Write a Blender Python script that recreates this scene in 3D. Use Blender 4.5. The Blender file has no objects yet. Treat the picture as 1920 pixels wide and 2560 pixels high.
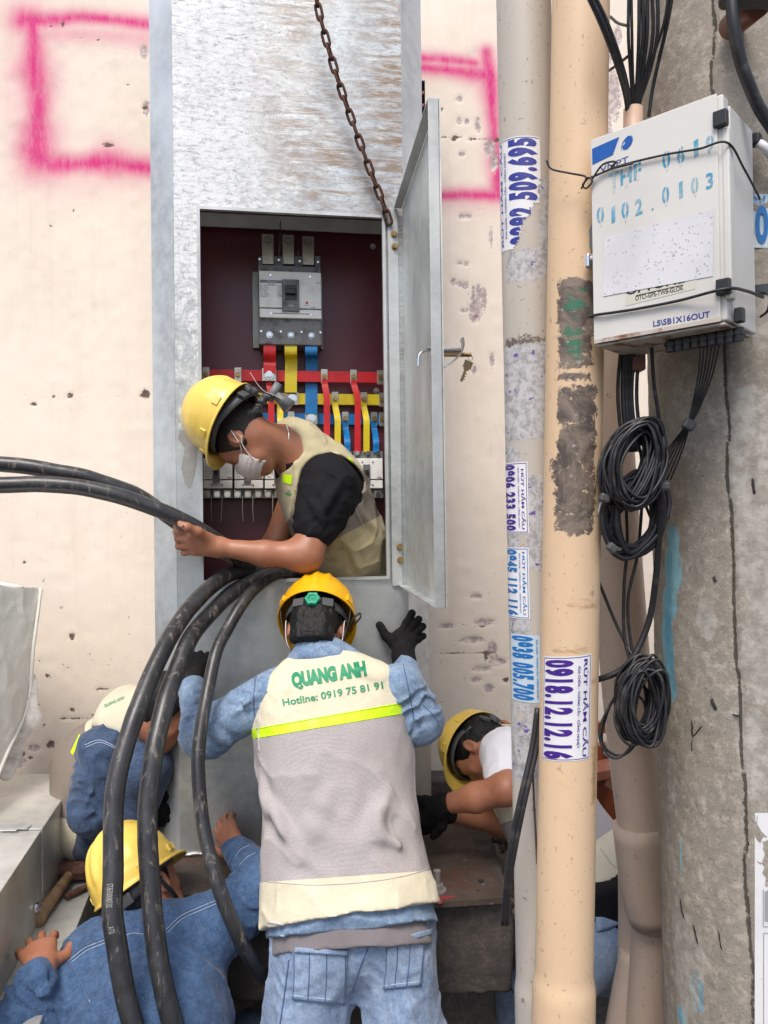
import bpy, bmesh, math, random
import numpy as np
from mathutils import Vector, Matrix, Euler
from mathutils.bvhtree import BVHTree

# ------------------------------------------------------------------ camera
scene = bpy.context.scene
CAMZ = 1.05
FPX = 1923.0
cam_d = bpy.data.cameras.new('camera')
cam = bpy.data.objects.new('camera', cam_d)
scene.collection.objects.link(cam)
CR = (Matrix.Rotation(math.radians(90.6), 4, 'X') @ Matrix.Rotation(math.radians(-0.75), 4, 'Z'))
cam.matrix_world = Matrix.Translation((0, 0, CAMZ)) @ CR
cam_d.sensor_fit = 'VERTICAL'
cam_d.sensor_height = 36.0
cam_d.lens = 36.0 * FPX / 2560.0
cam_d.clip_start = 0.05
cam_d.clip_end = 400
scene.camera = cam
# ------------------------------------------------------------------ world, sun, exposure
world = bpy.data.worlds.new('World'); scene.world = world
world.use_nodes = True
wn = world.node_tree.nodes; wl = world.node_tree.links
bgn = wn.get('Background') or wn.new('ShaderNodeBackground')
sky = wn.new('ShaderNodeTexSky'); sky.sky_type = 'NISHITA'; sky.sun_disc = False
SUN_EL, SUN_AZ = math.radians(58), math.radians(196)
sky.sun_elevation = SUN_EL; sky.sun_rotation = SUN_AZ
sky.air_density = 1.0; sky.dust_density = 3.5; sky.ozone_density = 1.0
wl.new(sky.outputs[0], bgn.inputs[0]); bgn.inputs[1].default_value = 0.122
sun_d = bpy.data.lights.new('sun', 'SUN'); sun = bpy.data.objects.new('sun', sun_d)
scene.collection.objects.link(sun)
sun_d.energy = 1.5; sun_d.angle = math.radians(22); sun_d.color = (1.0, 0.95, 0.87)
sv = Vector((math.sin(SUN_AZ) * math.cos(SUN_EL), math.cos(SUN_AZ) * math.cos(SUN_EL), math.sin(SUN_EL)))
sun.rotation_euler = (-sv).to_track_quat('-Z', 'Y').to_euler()
sun.location = (0, -3, 6)
scene.view_settings.view_transform = 'Standard'
scene.view_settings.look = 'None'
scene.view_settings.gamma = 1.0
scene.view_settings.use_curve_mapping = False
scene.view_settings.exposure = 0.74

# ------------------------------------------------------------------ helpers
R3 = np.array(CR.to_3x3())
def P(px, py, Y):
    """world point seen at photo pixel (px,py) on the plane y=Y"""
    l = R3 @ np.array([(px - 960) / FPX, -(py - 1280) / FPX, -1.0])
    t = Y / l[1]
    return np.array([0, 0, CAMZ]) + l * t
def ray(px, py):
    return R3 @ np.array([(px - 960) / FPX, -(py - 1280) / FPX, -1.0])
def hit_z(px, py, z):
    l = ray(px, py); t = (z - CAMZ) / l[2]
    return np.array([0, 0, CAMZ]) + l * t
V = lambda *a: np.array(a, float)
def unit(v):
    v = np.asarray(v, float); return v / (np.linalg.norm(v) + 1e-12)
rng = np.random.default_rng(7)
random.seed(5)
COL = scene.collection

def link(name, me, parent=None, label=None, cat=None, group=None, kind=None, loc=None):
    o = bpy.data.objects.new(name, me); COL.objects.link(o)
    if parent is not None: o.parent = parent
    if loc is not None: o.location = loc
    if label: o['label'] = label
    if cat: o['category'] = cat
    if group: o['group'] = group
    if kind: o['kind'] = kind
    return o
def empty(name, loc, label=None, cat=None, group=None, rz=0, kind=None):
    o = link(name, None, None, label, cat, group, kind, loc)
    o.rotation_euler = (0, 0, rz); o.empty_display_size = 0.05
    return o
def root_loc(o):
    while o.parent is not None: o = o.parent
    return np.array(o.location)
def mesh(name, verts, faces, mat=None, smooth=True):
    me = bpy.data.meshes.new(name)
    verts = np.asarray(verts, np.float32)
    if isinstance(faces, np.ndarray) and faces.ndim == 2:
        n, k = faces.shape
        me.vertices.add(len(verts)); me.vertices.foreach_set('co', verts.ravel())
        me.loops.add(n * k); me.loops.foreach_set('vertex_index', faces.ravel().astype(np.int32))
        me.polygons.add(n); me.polygons.foreach_set('loop_start', np.arange(0, n * k, k, dtype=np.int32))
        me.polygons.foreach_set('loop_total', np.full(n, k, np.int32))
        me.update(calc_edges=True)
    else:
        me.from_pydata([tuple(map(float, v)) for v in verts], [], [tuple(int(i) for i in f) for f in faces]); me.update()
    if mat: me.materials.append(mat)
    if smooth: me.polygons.foreach_set('use_smooth', np.ones(len(me.polygons), bool))
    return me
def part(name, verts, faces, mat, parent=None, smooth=True, world=True, **kw):
    """verts in world coordinates (or the root's frame if world=False)"""
    verts = np.asarray(verts, float)
    if parent is not None and world: verts = verts - root_loc(parent)
    return link(name, mesh(name, verts, faces, mat, smooth), parent, **kw)
def top(name, verts, faces, mat, base, label, cat, smooth=True, group=None, kind=None):
    verts = np.asarray(verts, float) - np.asarray(base, float)
    return link(name, mesh(name, verts, faces, mat, smooth), None, label, cat, group, kind, tuple(map(float, base)))

class MB:
    """collects simple shapes into one mesh"""
    def __init__(s): s.v = []; s.f = []; s.n = 0
    def add(s, v, f):
        v = np.asarray(v, float); s.v.append(v)
        s.f += [tuple(int(i) + s.n for i in q) for q in f]; s.n += len(v)
        return s
    def box(s, c, size, M=None, bev=0.0):
        """chamfered box; M: 3x3 axes as columns"""
        hx, hy, hz = np.asarray(size, float) / 2
        if bev <= 0:
            v = np.array([[x, y, z] for x in (-hx, hx) for y in (-hy, hy) for z in (-hz, hz)])
            f = [(0, 1, 3, 2), (4, 6, 7, 5), (0, 4, 5, 1), (2, 3, 7, 6), (0, 2, 6, 4), (1, 5, 7, 3)]
        else:
            bm = bmesh.new(); bmesh.ops.create_cube(bm, size=1)
            bmesh.ops.scale(bm, vec=(2 * hx, 2 * hy, 2 * hz), verts=bm.verts)
            bmesh.ops.bevel(bm, geom=list(bm.edges), offset=bev, segments=2, affect='EDGES', profile=0.5)
            bm.verts.ensure_lookup_table()
            v = np.array([list(q.co) for q in bm.verts]); f = [[q.index for q in g.verts] for g in bm.faces]; bm.free()
        if M is not None: v = v @ np.asarray(M).T
        return s.add(v + np.asarray(c, float), f)
    def cyl(s, a, b, ra, rb=None, n=16, caps=True):
        rb = ra if rb is None else rb
        a = np.asarray(a, float); b = np.asarray(b, float); d = unit(b - a)
        u = unit(np.cross(d, [0.3, 0.2, 1] if abs(d[2]) < .9 else [1, 0.1, 0])); w = np.cross(d, u)
        t = np.arange(n) * 2 * math.pi / n
        ring = np.outer(np.cos(t), u) + np.outer(np.sin(t), w)
        v = np.vstack([a + ring * ra, b + ring * rb])
        f = [(i, (i + 1) % n, n + (i + 1) % n, n + i) for i in range(n)]
        if caps: f += [tuple(range(n))[::-1], tuple(range(n, 2 * n))]
        return s.add(v, f)
    def tube(s, pts, r, n=10, caps=True):
        v, f = tube(pts, r, n, caps); return s.add(v, f)
    def obj(s, name, mat, parent=None, smooth=False, world=True, **kw):
        return part(name, np.vstack(s.v), s.f, mat, parent, smooth, world, **kw)
    def topobj(s, name, mat, base, label, cat, smooth=False, group=None, kind=None):
        return top(name, np.vstack(s.v), s.f, mat, base, label, cat, smooth, group, kind)

def spline(pts, step=0.01, closed=False):
    p = np.asarray(pts, float); out = []
    n = len(p)
    if n < 3 and not closed:
        m = max(2, int(np.linalg.norm(p[-1] - p[0]) / step)); return np.linspace(p[0], p[-1], m + 1)
    q = np.vstack([p[-1:], p, p[:2]]) if closed else np.vstack([2 * p[0] - p[1], p, 2 * p[-1] - p[-2]])
    segs = n if closed else n - 1
    for i in range(segs):
        a, b, c, d = q[i], q[i + 1], q[i + 2], q[i + 3]
        m = max(2, int(np.linalg.norm(c - b) / step))
        t = np.linspace(0, 1, m, endpoint=False)[:, None]
        out.append(0.5 * ((2 * b) + (-a + c) * t + (2 * a - 5 * b + 4 * c - d) * t ** 2 + (-a + 3 * b - 3 * c + d) * t ** 3))
    if not closed: out.append(p[-1:])
    return np.vstack(out)
def tube(pts, r, n=10, caps=True, closed=False):
    p = np.asarray(pts, float); m = len(p)
    r = np.broadcast_to(np.asarray(r, float), (m,))
    tg = np.gradient(p, axis=0)
    if closed: tg = np.roll(p, -1, 0) - np.roll(p, 1, 0)
    tg = tg / (np.linalg.norm(tg, axis=1)[:, None] + 1e-12)
    u = unit(np.cross(tg[0], [0.1, 0.2, 1] if abs(tg[0][2]) < .9 else [1, 0.1, 0]))
    t = np.arange(n) * 2 * math.pi / n
    vs = []
    for i in range(m):
        u = unit(u - tg[i] * np.dot(u, tg[i])); w = np.cross(tg[i], u)
        vs.append(p[i] + r[i] * (np.outer(np.cos(t), u) + np.outer(np.sin(t), w)))
    v = np.vstack(vs); f = []
    for i in range(m if closed else m - 1):
        a = i * n; b = ((i + 1) % m) * n
        for j in range(n):
            f.append((a + j, a + (j + 1) % n, b + (j + 1) % n, b + j))
    if caps and not closed: f += [tuple(range(n))[::-1], tuple(range((m - 1) * n, m * n))]
    return v, f
def ribbon(pts, wdir, width, th):
    """flat strip of rectangular section along pts; wdir the width direction"""
    p = np.asarray(pts, float); m = len(p); tg = np.gradient(p, axis=0)
    vs = []; f = []
    for i in range(m):
        t = unit(tg[i]); w = np.asarray(wdir(i) if callable(wdir) else wdir, float); w = unit(w - t * np.dot(w, t)); nn = np.cross(t, w)
        for a, b in ((-.5, -.5), (.5, -.5), (.5, .5), (-.5, .5)): vs.append(p[i] + w * width * a + nn * th * b)
    for i in range(m - 1):
        for j in range(4): f.append((i * 4 + j, i * 4 + (j + 1) % 4, i * 4 + 4 + (j + 1) % 4, i * 4 + 4 + j))
    f += [(3, 2, 1, 0), (m * 4 - 4, m * 4 - 3, m * 4 - 2, m * 4 - 1)]
    return np.array(vs), f

# ---- numpy value noise
_T = np.random.default_rng(3).random((64, 64, 64)).astype(np.float32)
def vnoise(p, seed=0):
    p = np.asarray(p, np.float32) + seed * 7.31
    i = np.floor(p).astype(np.int64); f = p - i; f = f * f * (3 - 2 * f); i &= 63; j = (i + 1) & 63
    x0, y0, z0 = i[..., 0], i[..., 1], i[..., 2]; x1, y1, z1 = j[..., 0], j[..., 1], j[..., 2]
    fx, fy, fz = f[..., 0], f[..., 1], f[..., 2]
    a = _T[x0, y0, z0] * (1 - fx) + _T[x1, y0, z0] * fx
    b = _T[x0, y1, z0] * (1 - fx) + _T[x1, y1, z0] * fx
    c = _T[x0, y0, z1] * (1 - fx) + _T[x1, y0, z1] * fx
    d = _T[x0, y1, z1] * (1 - fx) + _T[x1, y1, z1] * fx
    return ((a * (1 - fy) + b * fy) * (1 - fz) + (c * (1 - fy) + d * fy) * fz) * 2 - 1
def fbm(p, seed=0, oct=3):
    s = 0; a = 1; t = 0
    for k in range(oct): s = s + a * vnoise(np.asarray(p) * (2.03 ** k), seed + k); t += a; a *= .5
    return s / t

# ---- signed distance shapes + surface nets
def smin(a, b, k):
    if k <= 0: return np.minimum(a, b)
    h = np.maximum(k - np.abs(a - b), 0) / k
    return np.minimum(a, b) - h * h * k * .25
def cap(a, b, ra, rb=None, flat=None, ratio=1.0):
    a = np.asarray(a, np.float32); b = np.asarray(b, np.float32); rb = ra if rb is None else rb
    fl = None if flat is None else unit(flat).astype(np.float32)
    ba = b - a
    if fl is not None: ba = ba + (ratio - 1) * np.dot(ba, fl) * fl
    bb = float(np.dot(ba, ba)) + 1e-9
    def f(p):
        q = p - a
        if fl is not None: q = q + ((ratio - 1) * (q @ fl))[:, None] * fl
        t = np.clip((q @ ba) / bb, 0, 1)
        d = np.linalg.norm(q - t[:, None] * ba, axis=1) - (ra + (rb - ra) * t)
        return d / (1 + (ratio - 1) * .5) if fl is not None else d
    return f
def ell(c, r, M=None):
    c = np.asarray(c, np.float32); r = np.asarray(r, np.float32); M = None if M is None else np.asarray(M, np.float32)
    def f(p):
        q = p - c
        if M is not None: q = q @ M
        k0 = np.linalg.norm(q / r, axis=1); k1 = np.linalg.norm(q / (r * r), axis=1)
        return k0 * (k0 - 1) / np.maximum(k1, 1e-6)
    return f
def chain(pts, rs, **kw):
    return [cap(pts[i], pts[i + 1], rs[i], rs[i + 1], **kw) for i in range(len(pts) - 1)]
def Un(fs, k=0.02):
    def f(p):
        d = fs[0](p)
        for g in fs[1:]: d = smin(d, g(p), k)
        return d
    return f
def grow(f, a): return lambda p: f(p) - a
def inter(f, g, k=0): return lambda p: -smin(-f(p), -g(p), k)
def minus(f, g, k=0): return lambda p: -smin(-f(p), g(p), k)
def plane(pt, n):
    pt = np.asarray(pt, np.float32); n = unit(n).astype(np.float32)
    return lambda p: (p - pt) @ n          # keeps the side opposite n
def rough(f, fns):
    return lambda p: f(p) + sum(g(p) for g in fns)
def wrinkle(fr, amp, seed, sharp=False):
    fr = np.asarray(fr, np.float32)
    def g(p):
        n = fbm(p @ fr.T if fr.ndim == 2 else p * fr, seed, 2)
        if sharp: n = 2.2 * np.sqrt(np.abs(n) + .002) - 1
        return amp * n
    return g
def fold(a, b, w, amp):
    a = np.asarray(a, np.float32); b = np.asarray(b, np.float32); ba = b - a; L2 = float(ba @ ba) + 1e-9; amp = amp * 1.3; w = w * 1.15
    def g(p):
        q = p - a; t = (q @ ba) / L2; tc = np.clip(t, 0, 1); d = np.linalg.norm(q - tc[:, None] * ba, axis=1)
        return -amp * np.exp(-(d / w) ** 2) * np.maximum(np.sin(np.pi * np.clip(t * .86 + .07, 0, 1)), 0) ** .8 + amp * .4 * np.exp(-((d - 2 * w) / w) ** 2) * np.maximum(np.sin(np.pi * np.clip(t, 0, 1)), 0)
    return g
def limbfold(a, b, r, lam, amp, seed, slant=0.0, t0=-.1, t1=1.1):
    """gathered folds running round a sleeve or trouser leg"""
    a = np.asarray(a, np.float32); b = np.asarray(b, np.float32); L = float(np.linalg.norm(b - a)); ax = ((b - a) / L).astype(np.float32)
    u = unit(np.cross(ax, [.3, .9, .2])).astype(np.float32)
    def g(p):
        q = p - a; t = q @ ax; rad = q - t[:, None] * ax; rr = np.linalg.norm(rad, axis=1); s = (rad @ u) / (r + 1e-6)
        ph = t / lam + slant * s + 1.5 * vnoise(p * 9, seed) + .6 * vnoise(p * 22, seed + 1)
        m = np.clip(1.6 - rr / (r * 1.25), 0, 1) * np.clip((t / L - t0) / .12, 0, 1) * np.clip((t1 - t / L) / .12, 0, 1) * np.clip(.55 + 1.1 * vnoise(p * 11, seed + 5), 0, 1)
        return -amp * (1 - np.abs(np.sin(np.pi * ph)) ** .8 - .35) * m
    return g
def surf(f, mn, mx, h):
    mn = np.asarray(mn, float); mx = np.asarray(mx, float); C = 4
    nb = np.ceil((mx - mn) / (h * C)).astype(int) + 1
    gc = np.stack(np.meshgrid(*[mn[i] + (np.arange(nb[i]) + .5) * h * C for i in range(3)], indexing='ij'), -1).reshape(-1, 3).astype(np.float32)
    cv = f(gc).reshape(nb)
    n = nb * C
    v = np.repeat(np.repeat(np.repeat(cv, C, 0), C, 1), C, 2).astype(np.float32)
    near = np.abs(cv) < h * C * 1.6
    nf = np.argwhere(near)
    if len(nf) == 0: raise RuntimeError('empty surface')
    off = np.stack(np.meshgrid(*[np.arange(C)] * 3, indexing='ij'), -1).reshape(-1, 3)
    idx = (nf[:, None, :] * C + off[None]).reshape(-1, 3)
    for s in range(0, len(idx), 400000):
        ii = idx[s:s + 400000]
        v[ii[:, 0], ii[:, 1], ii[:, 2]] = f((mn + ii * h + h * .5).astype(np.float32))
    v = np.pad(v, 1, constant_values=1.0); n = n + 2; o = mn - h * .5
    ins = v < 0
    cn = n - 1
    acc = np.zeros((*cn, 3), np.float32); cnt = np.zeros(cn, np.float32)
    quads = []
    for ax in range(3):
        sa = [slice(None)] * 3; sb = [slice(None)] * 3; sa[ax] = slice(0, -1); sb[ax] = slice(1, None)
        A = v[tuple(sa)]; B = v[tuple(sb)]; cr = ins[tuple(sa)] != ins[tuple(sb)]
        e = np.argwhere(cr); a_ = A[cr]; b_ = B[cr]; t = a_ / (a_ - b_)
        pos = e.astype(np.float32); pos[:, ax] += t
        o1, o2 = [(1, 2), (2, 0), (0, 1)][ax]
        q = []
        for d1, d2 in ((0, 0), (1, 0), (1, 1), (0, 1)):
            c = e.copy(); c[:, o1] -= d1; c[:, o2] -= d2
            ok = np.all((c >= 0) & (c < cn), axis=1)
            np.add.at(acc, tuple(c[ok].T), pos[ok]); np.add.at(cnt, tuple(c[ok].T), 1)
            q.append(np.where(ok, np.ravel_multi_index(tuple(np.clip(c, 0, cn - 1).T), cn), -1))
        q = np.stack(q, 1); good = np.all(q >= 0, axis=1); q = q[good]; s = (a_ < 0)[good]
        q[~s] = q[~s][:, ::-1]
        quads.append(q)
    q = np.vstack(quads)
    used = cnt.ravel() > 0
    ids = np.full(used.size, -1); ids[used] = np.arange(used.sum())
    vv = acc.reshape(-1, 3)[used] / cnt.ravel()[used][:, None]
    return o + vv * h, ids[q]
def surfcut(V_, F_, pt, n, keep_neg=True):
    """crisp cut of a mesh by a plane -> (mesh on negative side, mesh on positive side)"""
    out = []
    for side in (0, 1):
        bm = bmesh.new(); me = mesh('t', V_, F_, None, False); bm.from_mesh(me); bpy.data.meshes.remove(me)
        bmesh.ops.bisect_plane(bm, geom=bm.verts[:] + bm.edges[:] + bm.faces[:], plane_co=Vector(pt), plane_no=Vector(unit(n)),
                               clear_outer=(side == 0), clear_inner=(side == 1), dist=1e-6)
        bm.verts.index_update()
        vv = np.array([list(x.co) for x in bm.verts]); ff = [[q.index for q in g.verts] for g in bm.faces]
        out.append((vv, ff)); bm.free()
    return out

# ---- lettering
def text2d(s, size=1.0, off=0.0, sx=1.0, shear=0.0, spacing=1.0):
    cu = bpy.data.curves.new('t', 'FONT'); cu.body = s; cu.size = size; cu.offset = off; cu.resolution_u = 3
    cu.shear = shear; cu.space_character = spacing; cu.fill_mode = 'FRONT'; cu.dimensions = '2D'
    o = bpy.data.objects.new('t', cu); COL.objects.link(o)
    dg = bpy.context.evaluated_depsgraph_get(); dg.update()
    me = bpy.data.meshes.new_from_object(o.evaluated_get(dg))
    bm = bmesh.new(); bm.from_mesh(me); bpy.data.meshes.remove(me); bpy.data.objects.remove(o); bpy.data.curves.remove(cu)
    bmesh.ops.scale(bm, vec=(sx, 1, 1), verts=bm.verts)
    return bm
def slice_bm(bm, step, axes=(0,)):
    for ax in axes:
        c = [v.co[ax] for v in bm.verts]
        if not c: continue
        no = [0, 0, 0]; no[ax] = 1
        x = math.floor(min(c) / step) * step + step
        while x < max(c):
            co = [0, 0, 0]; co[ax] = x
            bmesh.ops.bisect_plane(bm, geom=bm.verts[:] + bm.edges[:] + bm.faces[:], plane_co=co, plane_no=no, dist=1e-7)
            x += step
def bm_arr(bm):
    bm.verts.index_update()
    v = np.array([list(x.co) for x in bm.verts]); f = [[q.index for q in g.verts] for g in bm.faces]; bm.free()
    return v, f
def fit2d(s, w, h, bold=0.0, shear=0.0, spacing=1.0):
    """lettering scaled to a w x h box centred on 0"""
    bm = text2d(s, 1.0, bold, 1.0, shear, spacing)
    xs = [v.co.x for v in bm.verts]; ys = [v.co.y for v in bm.verts]
    x0, x1, y0, y1 = min(xs), max(xs), min(ys), max(ys)
    for v in bm.verts:
        v.co.x = ((v.co.x - x0) / (x1 - x0) - .5) * w; v.co.y = ((v.co.y - y0) / (y1 - y0) - .5) * h; v.co.z = 0
    return bm

# ------------------------------------------------------------------ materials
class NT:
    def __init__(s, name):
        s.m = bpy.data.materials.new(name); s.m.use_nodes = True; s.t = s.m.node_tree; s.t.nodes.clear()
        s.out = s.t.nodes.new('ShaderNodeOutputMaterial'); s.b = s.t.nodes.new('ShaderNodeBsdfPrincipled')
        s.t.links.new(s.b.outputs[0], s.out.inputs[0]); s.tc = s.t.nodes.new('ShaderNodeTexCoord')
    def l(s, a, b): s.t.links.new(a, b)
    def n(s, ty, **kw):
        n = s.t.nodes.new(ty)
        for k, v in kw.items():
            if k in n.inputs.keys() or isinstance(k, int):
                pass
            setattr(n, k, v)
        return n
    def coord(s, scale=(1, 1, 1), rot=(0, 0, 0), kind='Object'):
        mp = s.t.nodes.new('ShaderNodeMapping'); mp.inputs['Scale'].default_value = scale; mp.inputs['Rotation'].default_value = rot
        s.l(s.tc.outputs[kind], mp.inputs[0]); return mp.outputs[0]
    def noise(s, scale, detail=3, rough=.55, stretch=(1, 1, 1), dist=0.0, rot=(0, 0, 0)):
        t = s.t.nodes.new('ShaderNodeTexNoise'); t.inputs['Scale'].default_value = scale; t.inputs['Detail'].default_value = detail
        t.inputs['Roughness'].default_value = rough; t.inputs['Distortion'].default_value = dist
        s.l(s.coord(stretch, rot), t.inputs['Vector']); return t.outputs[0]
    def voro(s, scale, stretch=(1, 1, 1), feature='F1', out=0, rnd=1.0):
        t = s.t.nodes.new('ShaderNodeTexVoronoi'); t.feature = feature; t.inputs['Scale'].default_value = scale
        t.inputs['Randomness'].default_value = rnd
        s.l(s.coord(stretch), t.inputs['Vector']); return t.outputs[out]
    def ramp(s, x, lo, hi, inv=False):
        r = s.t.nodes.new('ShaderNodeMapRange'); r.inputs['From Min'].default_value = lo; r.inputs['From Max'].default_value = hi
        r.inputs['To Min'].default_value = 1 if inv else 0; r.inputs['To Max'].default_value = 0 if inv else 1; r.clamp = True
        s.l(x, r.inputs[0]); return r.outputs[0]
    def math(s, op, a, b=None, clamp=False):
        m = s.t.nodes.new('ShaderNodeMath'); m.operation = op; m.use_clamp = clamp
        for i, x in enumerate((a, b)):
            if x is None: continue
            if isinstance(x, (int, float)): m.inputs[i].default_value = x
            else: s.l(x, m.inputs[i])
        return m.outputs[0]
    def mix(s, f, a, b):
        m = s.t.nodes.new('ShaderNodeMix'); m.data_type = 'RGBA'
        for i, x in ((0, f), (6, a), (7, b)):
            if isinstance(x, (int, float)): m.inputs[i].default_value = x
            elif isinstance(x, tuple): m.inputs[i].default_value = (*x[:3], 1)
            else: s.l(x, m.inputs[i])
        return m.outputs[2]
    def attr(s, name):
        a = s.t.nodes.new('ShaderNodeAttribute'); a.attribute_name = name; return a.outputs['Fac'] if 'Fac' in a.outputs else a.outputs[2]
    def pos(s, ax, kind='Object'):
        x = s.t.nodes.new('ShaderNodeSeparateXYZ'); s.l(s.tc.outputs[kind], x.inputs[0]); return x.outputs[ax]
    def bump(s, h, strength=.3, dist=.002, prev=None):
        b = s.t.nodes.new('ShaderNodeBump'); b.inputs['Strength'].default_value = strength; b.inputs['Distance'].default_value = dist
        s.l(h, b.inputs['Height'])
        if prev is not None: s.l(prev, b.inputs['Normal'])
        return b.outputs[0]
    def done(s, color=None, rough=.6, metal=0.0, normal=None, spec=None, coat=None):
        if color is not None:
            if isinstance(color, tuple): s.b.inputs['Base Color'].default_value = (*color[:3], 1)
            else: s.l(color, s.b.inputs['Base Color'])
        for k, x in (('Roughness', rough), ('Metallic', metal)):
            if isinstance(x, (int, float)): s.b.inputs[k].default_value = x
            else: s.l(x, s.b.inputs[k])
        if normal is not None: s.l(normal, s.b.inputs['Normal'])
        if spec is not None: s.b.inputs['Specular IOR Level'].default_value = spec
        if coat is not None: s.b.inputs['Coat Weight'].default_value = coat
        return s.m
def simple(name, base, rough=.6, metal=0.0, layers=(), bumps=(), spec=None, coat=None):
    """layers: (scale, detail, colour, lo, hi[, stretch]); bumps: (scale, strength, dist[, stretch])"""
    t = NT(name); c = tuple(base)
    for L in layers:
        f = t.ramp(t.noise(L[0], L[1], stretch=L[5] if len(L) > 5 else (1, 1, 1)), L[3], L[4]); c = t.mix(f, c, tuple(L[2]))
    nrm = None
    for B in bumps:
        nrm = t.bump(t.noise(B[0], 4, .6, stretch=B[3] if len(B) > 3 else (1, 1, 1)), B[1], B[2], nrm)
    return t.done(c, rough, metal, nrm, spec, coat)
def srgb(r, g, b):
    f = lambda c: ((c / 255 + .055) / 1.055) ** 2.4 if c > 10 else c / 255 / 12.92
    return (f(r), f(g), f(b))
# ------------------------------------------------------------------ material library
def m_galv(name, white=0.0, dirt=0.0, base=(.50, .53, .53)):
    t = NT(name)
    c = t.mix(t.ramp(t.noise(26, 5, .7), .35, .65), base, tuple(x * .74 for x in base))
    c = t.mix(t.ramp(t.noise(3.0, 3, .6, stretch=(1, 1, .5)), .42, .7), c, tuple(x * 1.28 for x in base))
    sp = t.voro(70, out=1)
    c = t.mix(t.math('MULTIPLY', t.ramp(t.noise(160, 2), .55, .75), .25), c, (.6, .62, .62))
    rough = t.ramp(t.noise(9, 4), .2, .8); rough = t.math('ADD', t.math('MULTIPLY', rough, .25), .33)
    metal = .55
    if white > 0:
        z = t.ramp(t.pos(2), 1.05, 1.95)
        x = t.ramp(t.math('ADD', t.pos(0), t.math('MULTIPLY', t.noise(5, 3), .25)), -.12, .30, inv=True)
        m1 = t.noise(17, 8, .80, stretch=(1, 1, .6), dist=.8)
        f = t.math('MULTIPLY', t.math('ADD', t.math('MULTIPLY', x, .32), .08), t.math('ADD', t.math('MULTIPLY', z, .85), .15))
        w = t.ramp(t.math('ADD', m1, t.math('SUBTRACT', f, .76)), -.05, .09)
        # speckle eaten out of the bloom
        sk = t.ramp(t.noise(48, 5, .75, stretch=(1, 1, .7), dist=.8), .535, .585)
        w = t.math('MULTIPLY', w, t.math('SUBTRACT', 1.0, t.math('MULTIPLY', sk, .9)))
        c = t.mix(w, c, (.80, .82, .83))
        # thin pale wiped streaks, mostly horizontal
        s1 = t.ramp(t.noise(7, 8, .78, stretch=(.8, .8, 6), dist=.8), .43, .56)
        s1 = t.math('MULTIPLY', s1, t.math('MULTIPLY', z, t.ramp(t.math('ADD', t.pos(0), t.math('MULTIPLY', t.noise(3, 3), .3)), -.05, .2)))
        s1 = t.math('MULTIPLY', s1, t.ramp(t.noise(2.5, 3), .34, .52))
        c = t.mix(t.math('MULTIPLY', s1, .95), c, (.25, .16, .09))
        s2 = t.ramp(t.noise(14, 7, .8, stretch=(1, 1, 4), dist=1.0), .52, .66)
        c = t.mix(t.math('MULTIPLY', s2, t.math('MULTIPLY', z, .55)), c, (.74, .74, .72))
        rg = t.math('ABSOLUTE', t.math('SUBTRACT', t.noise(9, 7, .75, stretch=(1, 1, 1.6), dist=1.5), .5))
        ln = t.math('MULTIPLY', t.ramp(rg, .0, .02, inv=True), t.math('MULTIPLY', t.ramp(t.pos(2), 1.3, 1.8), t.ramp(t.noise(6, 3), .45, .6)))
        c = t.mix(t.math('MULTIPLY', ln, .65), c, (.24, .23, .22))
        s6 = t.math('MULTIPLY', t.ramp(t.noise(30, 8, .85, stretch=(1, 1, 3), dist=.6), .50, .60), t.math('MULTIPLY', z, .8))
        c = t.mix(s6, c, (.27, .27, .275))
        rough = t.math('ADD', rough, t.math('MULTIPLY', w, .25), True)
        metal = t.math('SUBTRACT', .72, t.math('MULTIPLY', w, .65))
    if dirt > 0:
        d = t.ramp(t.noise(5, 6, .7), .5, .75)
        c = t.mix(t.math('MULTIPLY', d, dirt), c, (.22, .19, .16))
        d2 = t.ramp(t.noise(60, 4, .7), .66, .74)
        c = t.mix(t.math('MULTIPLY', d2, dirt), c, (.12, .08, .06))
    n = t.bump(t.noise(18, 4, .6), .15, .004)
    n = t.bump(t.noise(120, 3, .6), .12, .001, n)
    return t.done(c, rough, metal, n)
GALV = m_galv('galvanised_sheet', white=1.0)
GALV_DOOR = m_galv('galvanised_door_sheet', base=(.62, .66, .645))
GALV_EDGE = m_galv('galvanised_edge', base=(.50, .52, .52))
GALV_DARK = m_galv('galvanised_inner', base=(.52, .55, .56))
GALV_BOX = m_galv('dusty_galvanised', dirt=.45, base=(.60, .60, .57))
MAROON = simple('maroon_panel_paint', (.125, .026, .038), .36, layers=[(3, 3, (.15, .036, .05), .4, .7)], bumps=[(300, .1, .0005)])
PLAST_GREY = simple('grey_breaker_plastic', (.86, .865, .84), .45, layers=[(20, 3, (.64, .65, .63), .5, .8)])
PLAST_DARK = simple('dark_breaker_plastic', (.17, .175, .18), .5, layers=[(30, 2, (.07, .07, .075), .5, .7)])
PLAST_BLACK = simple('black_plastic', (.018, .018, .02), .42)
TIN = simple('tinned_copper', (.52, .50, .44), .34, .85, layers=[(25, 4, (.36, .33, .25), .5, .75)])
BRASS = simple('brass_bolt', (.42, .30, .14), .38, .9, layers=[(60, 3, (.25, .16, .08), .5, .7)])
CHROME = simple('chrome', (.65, .65, .66), .2, 1.0)
BUS_RED = simple('red_sleeve', srgb(205, 28, 34), .42, layers=[(18, 3, srgb(170, 18, 26), .5, .8)])
BUS_YEL = simple('yellow_sleeve', srgb(222, 200, 30), .42, layers=[(18, 3, srgb(190, 165, 20), .5, .8)])
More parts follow.
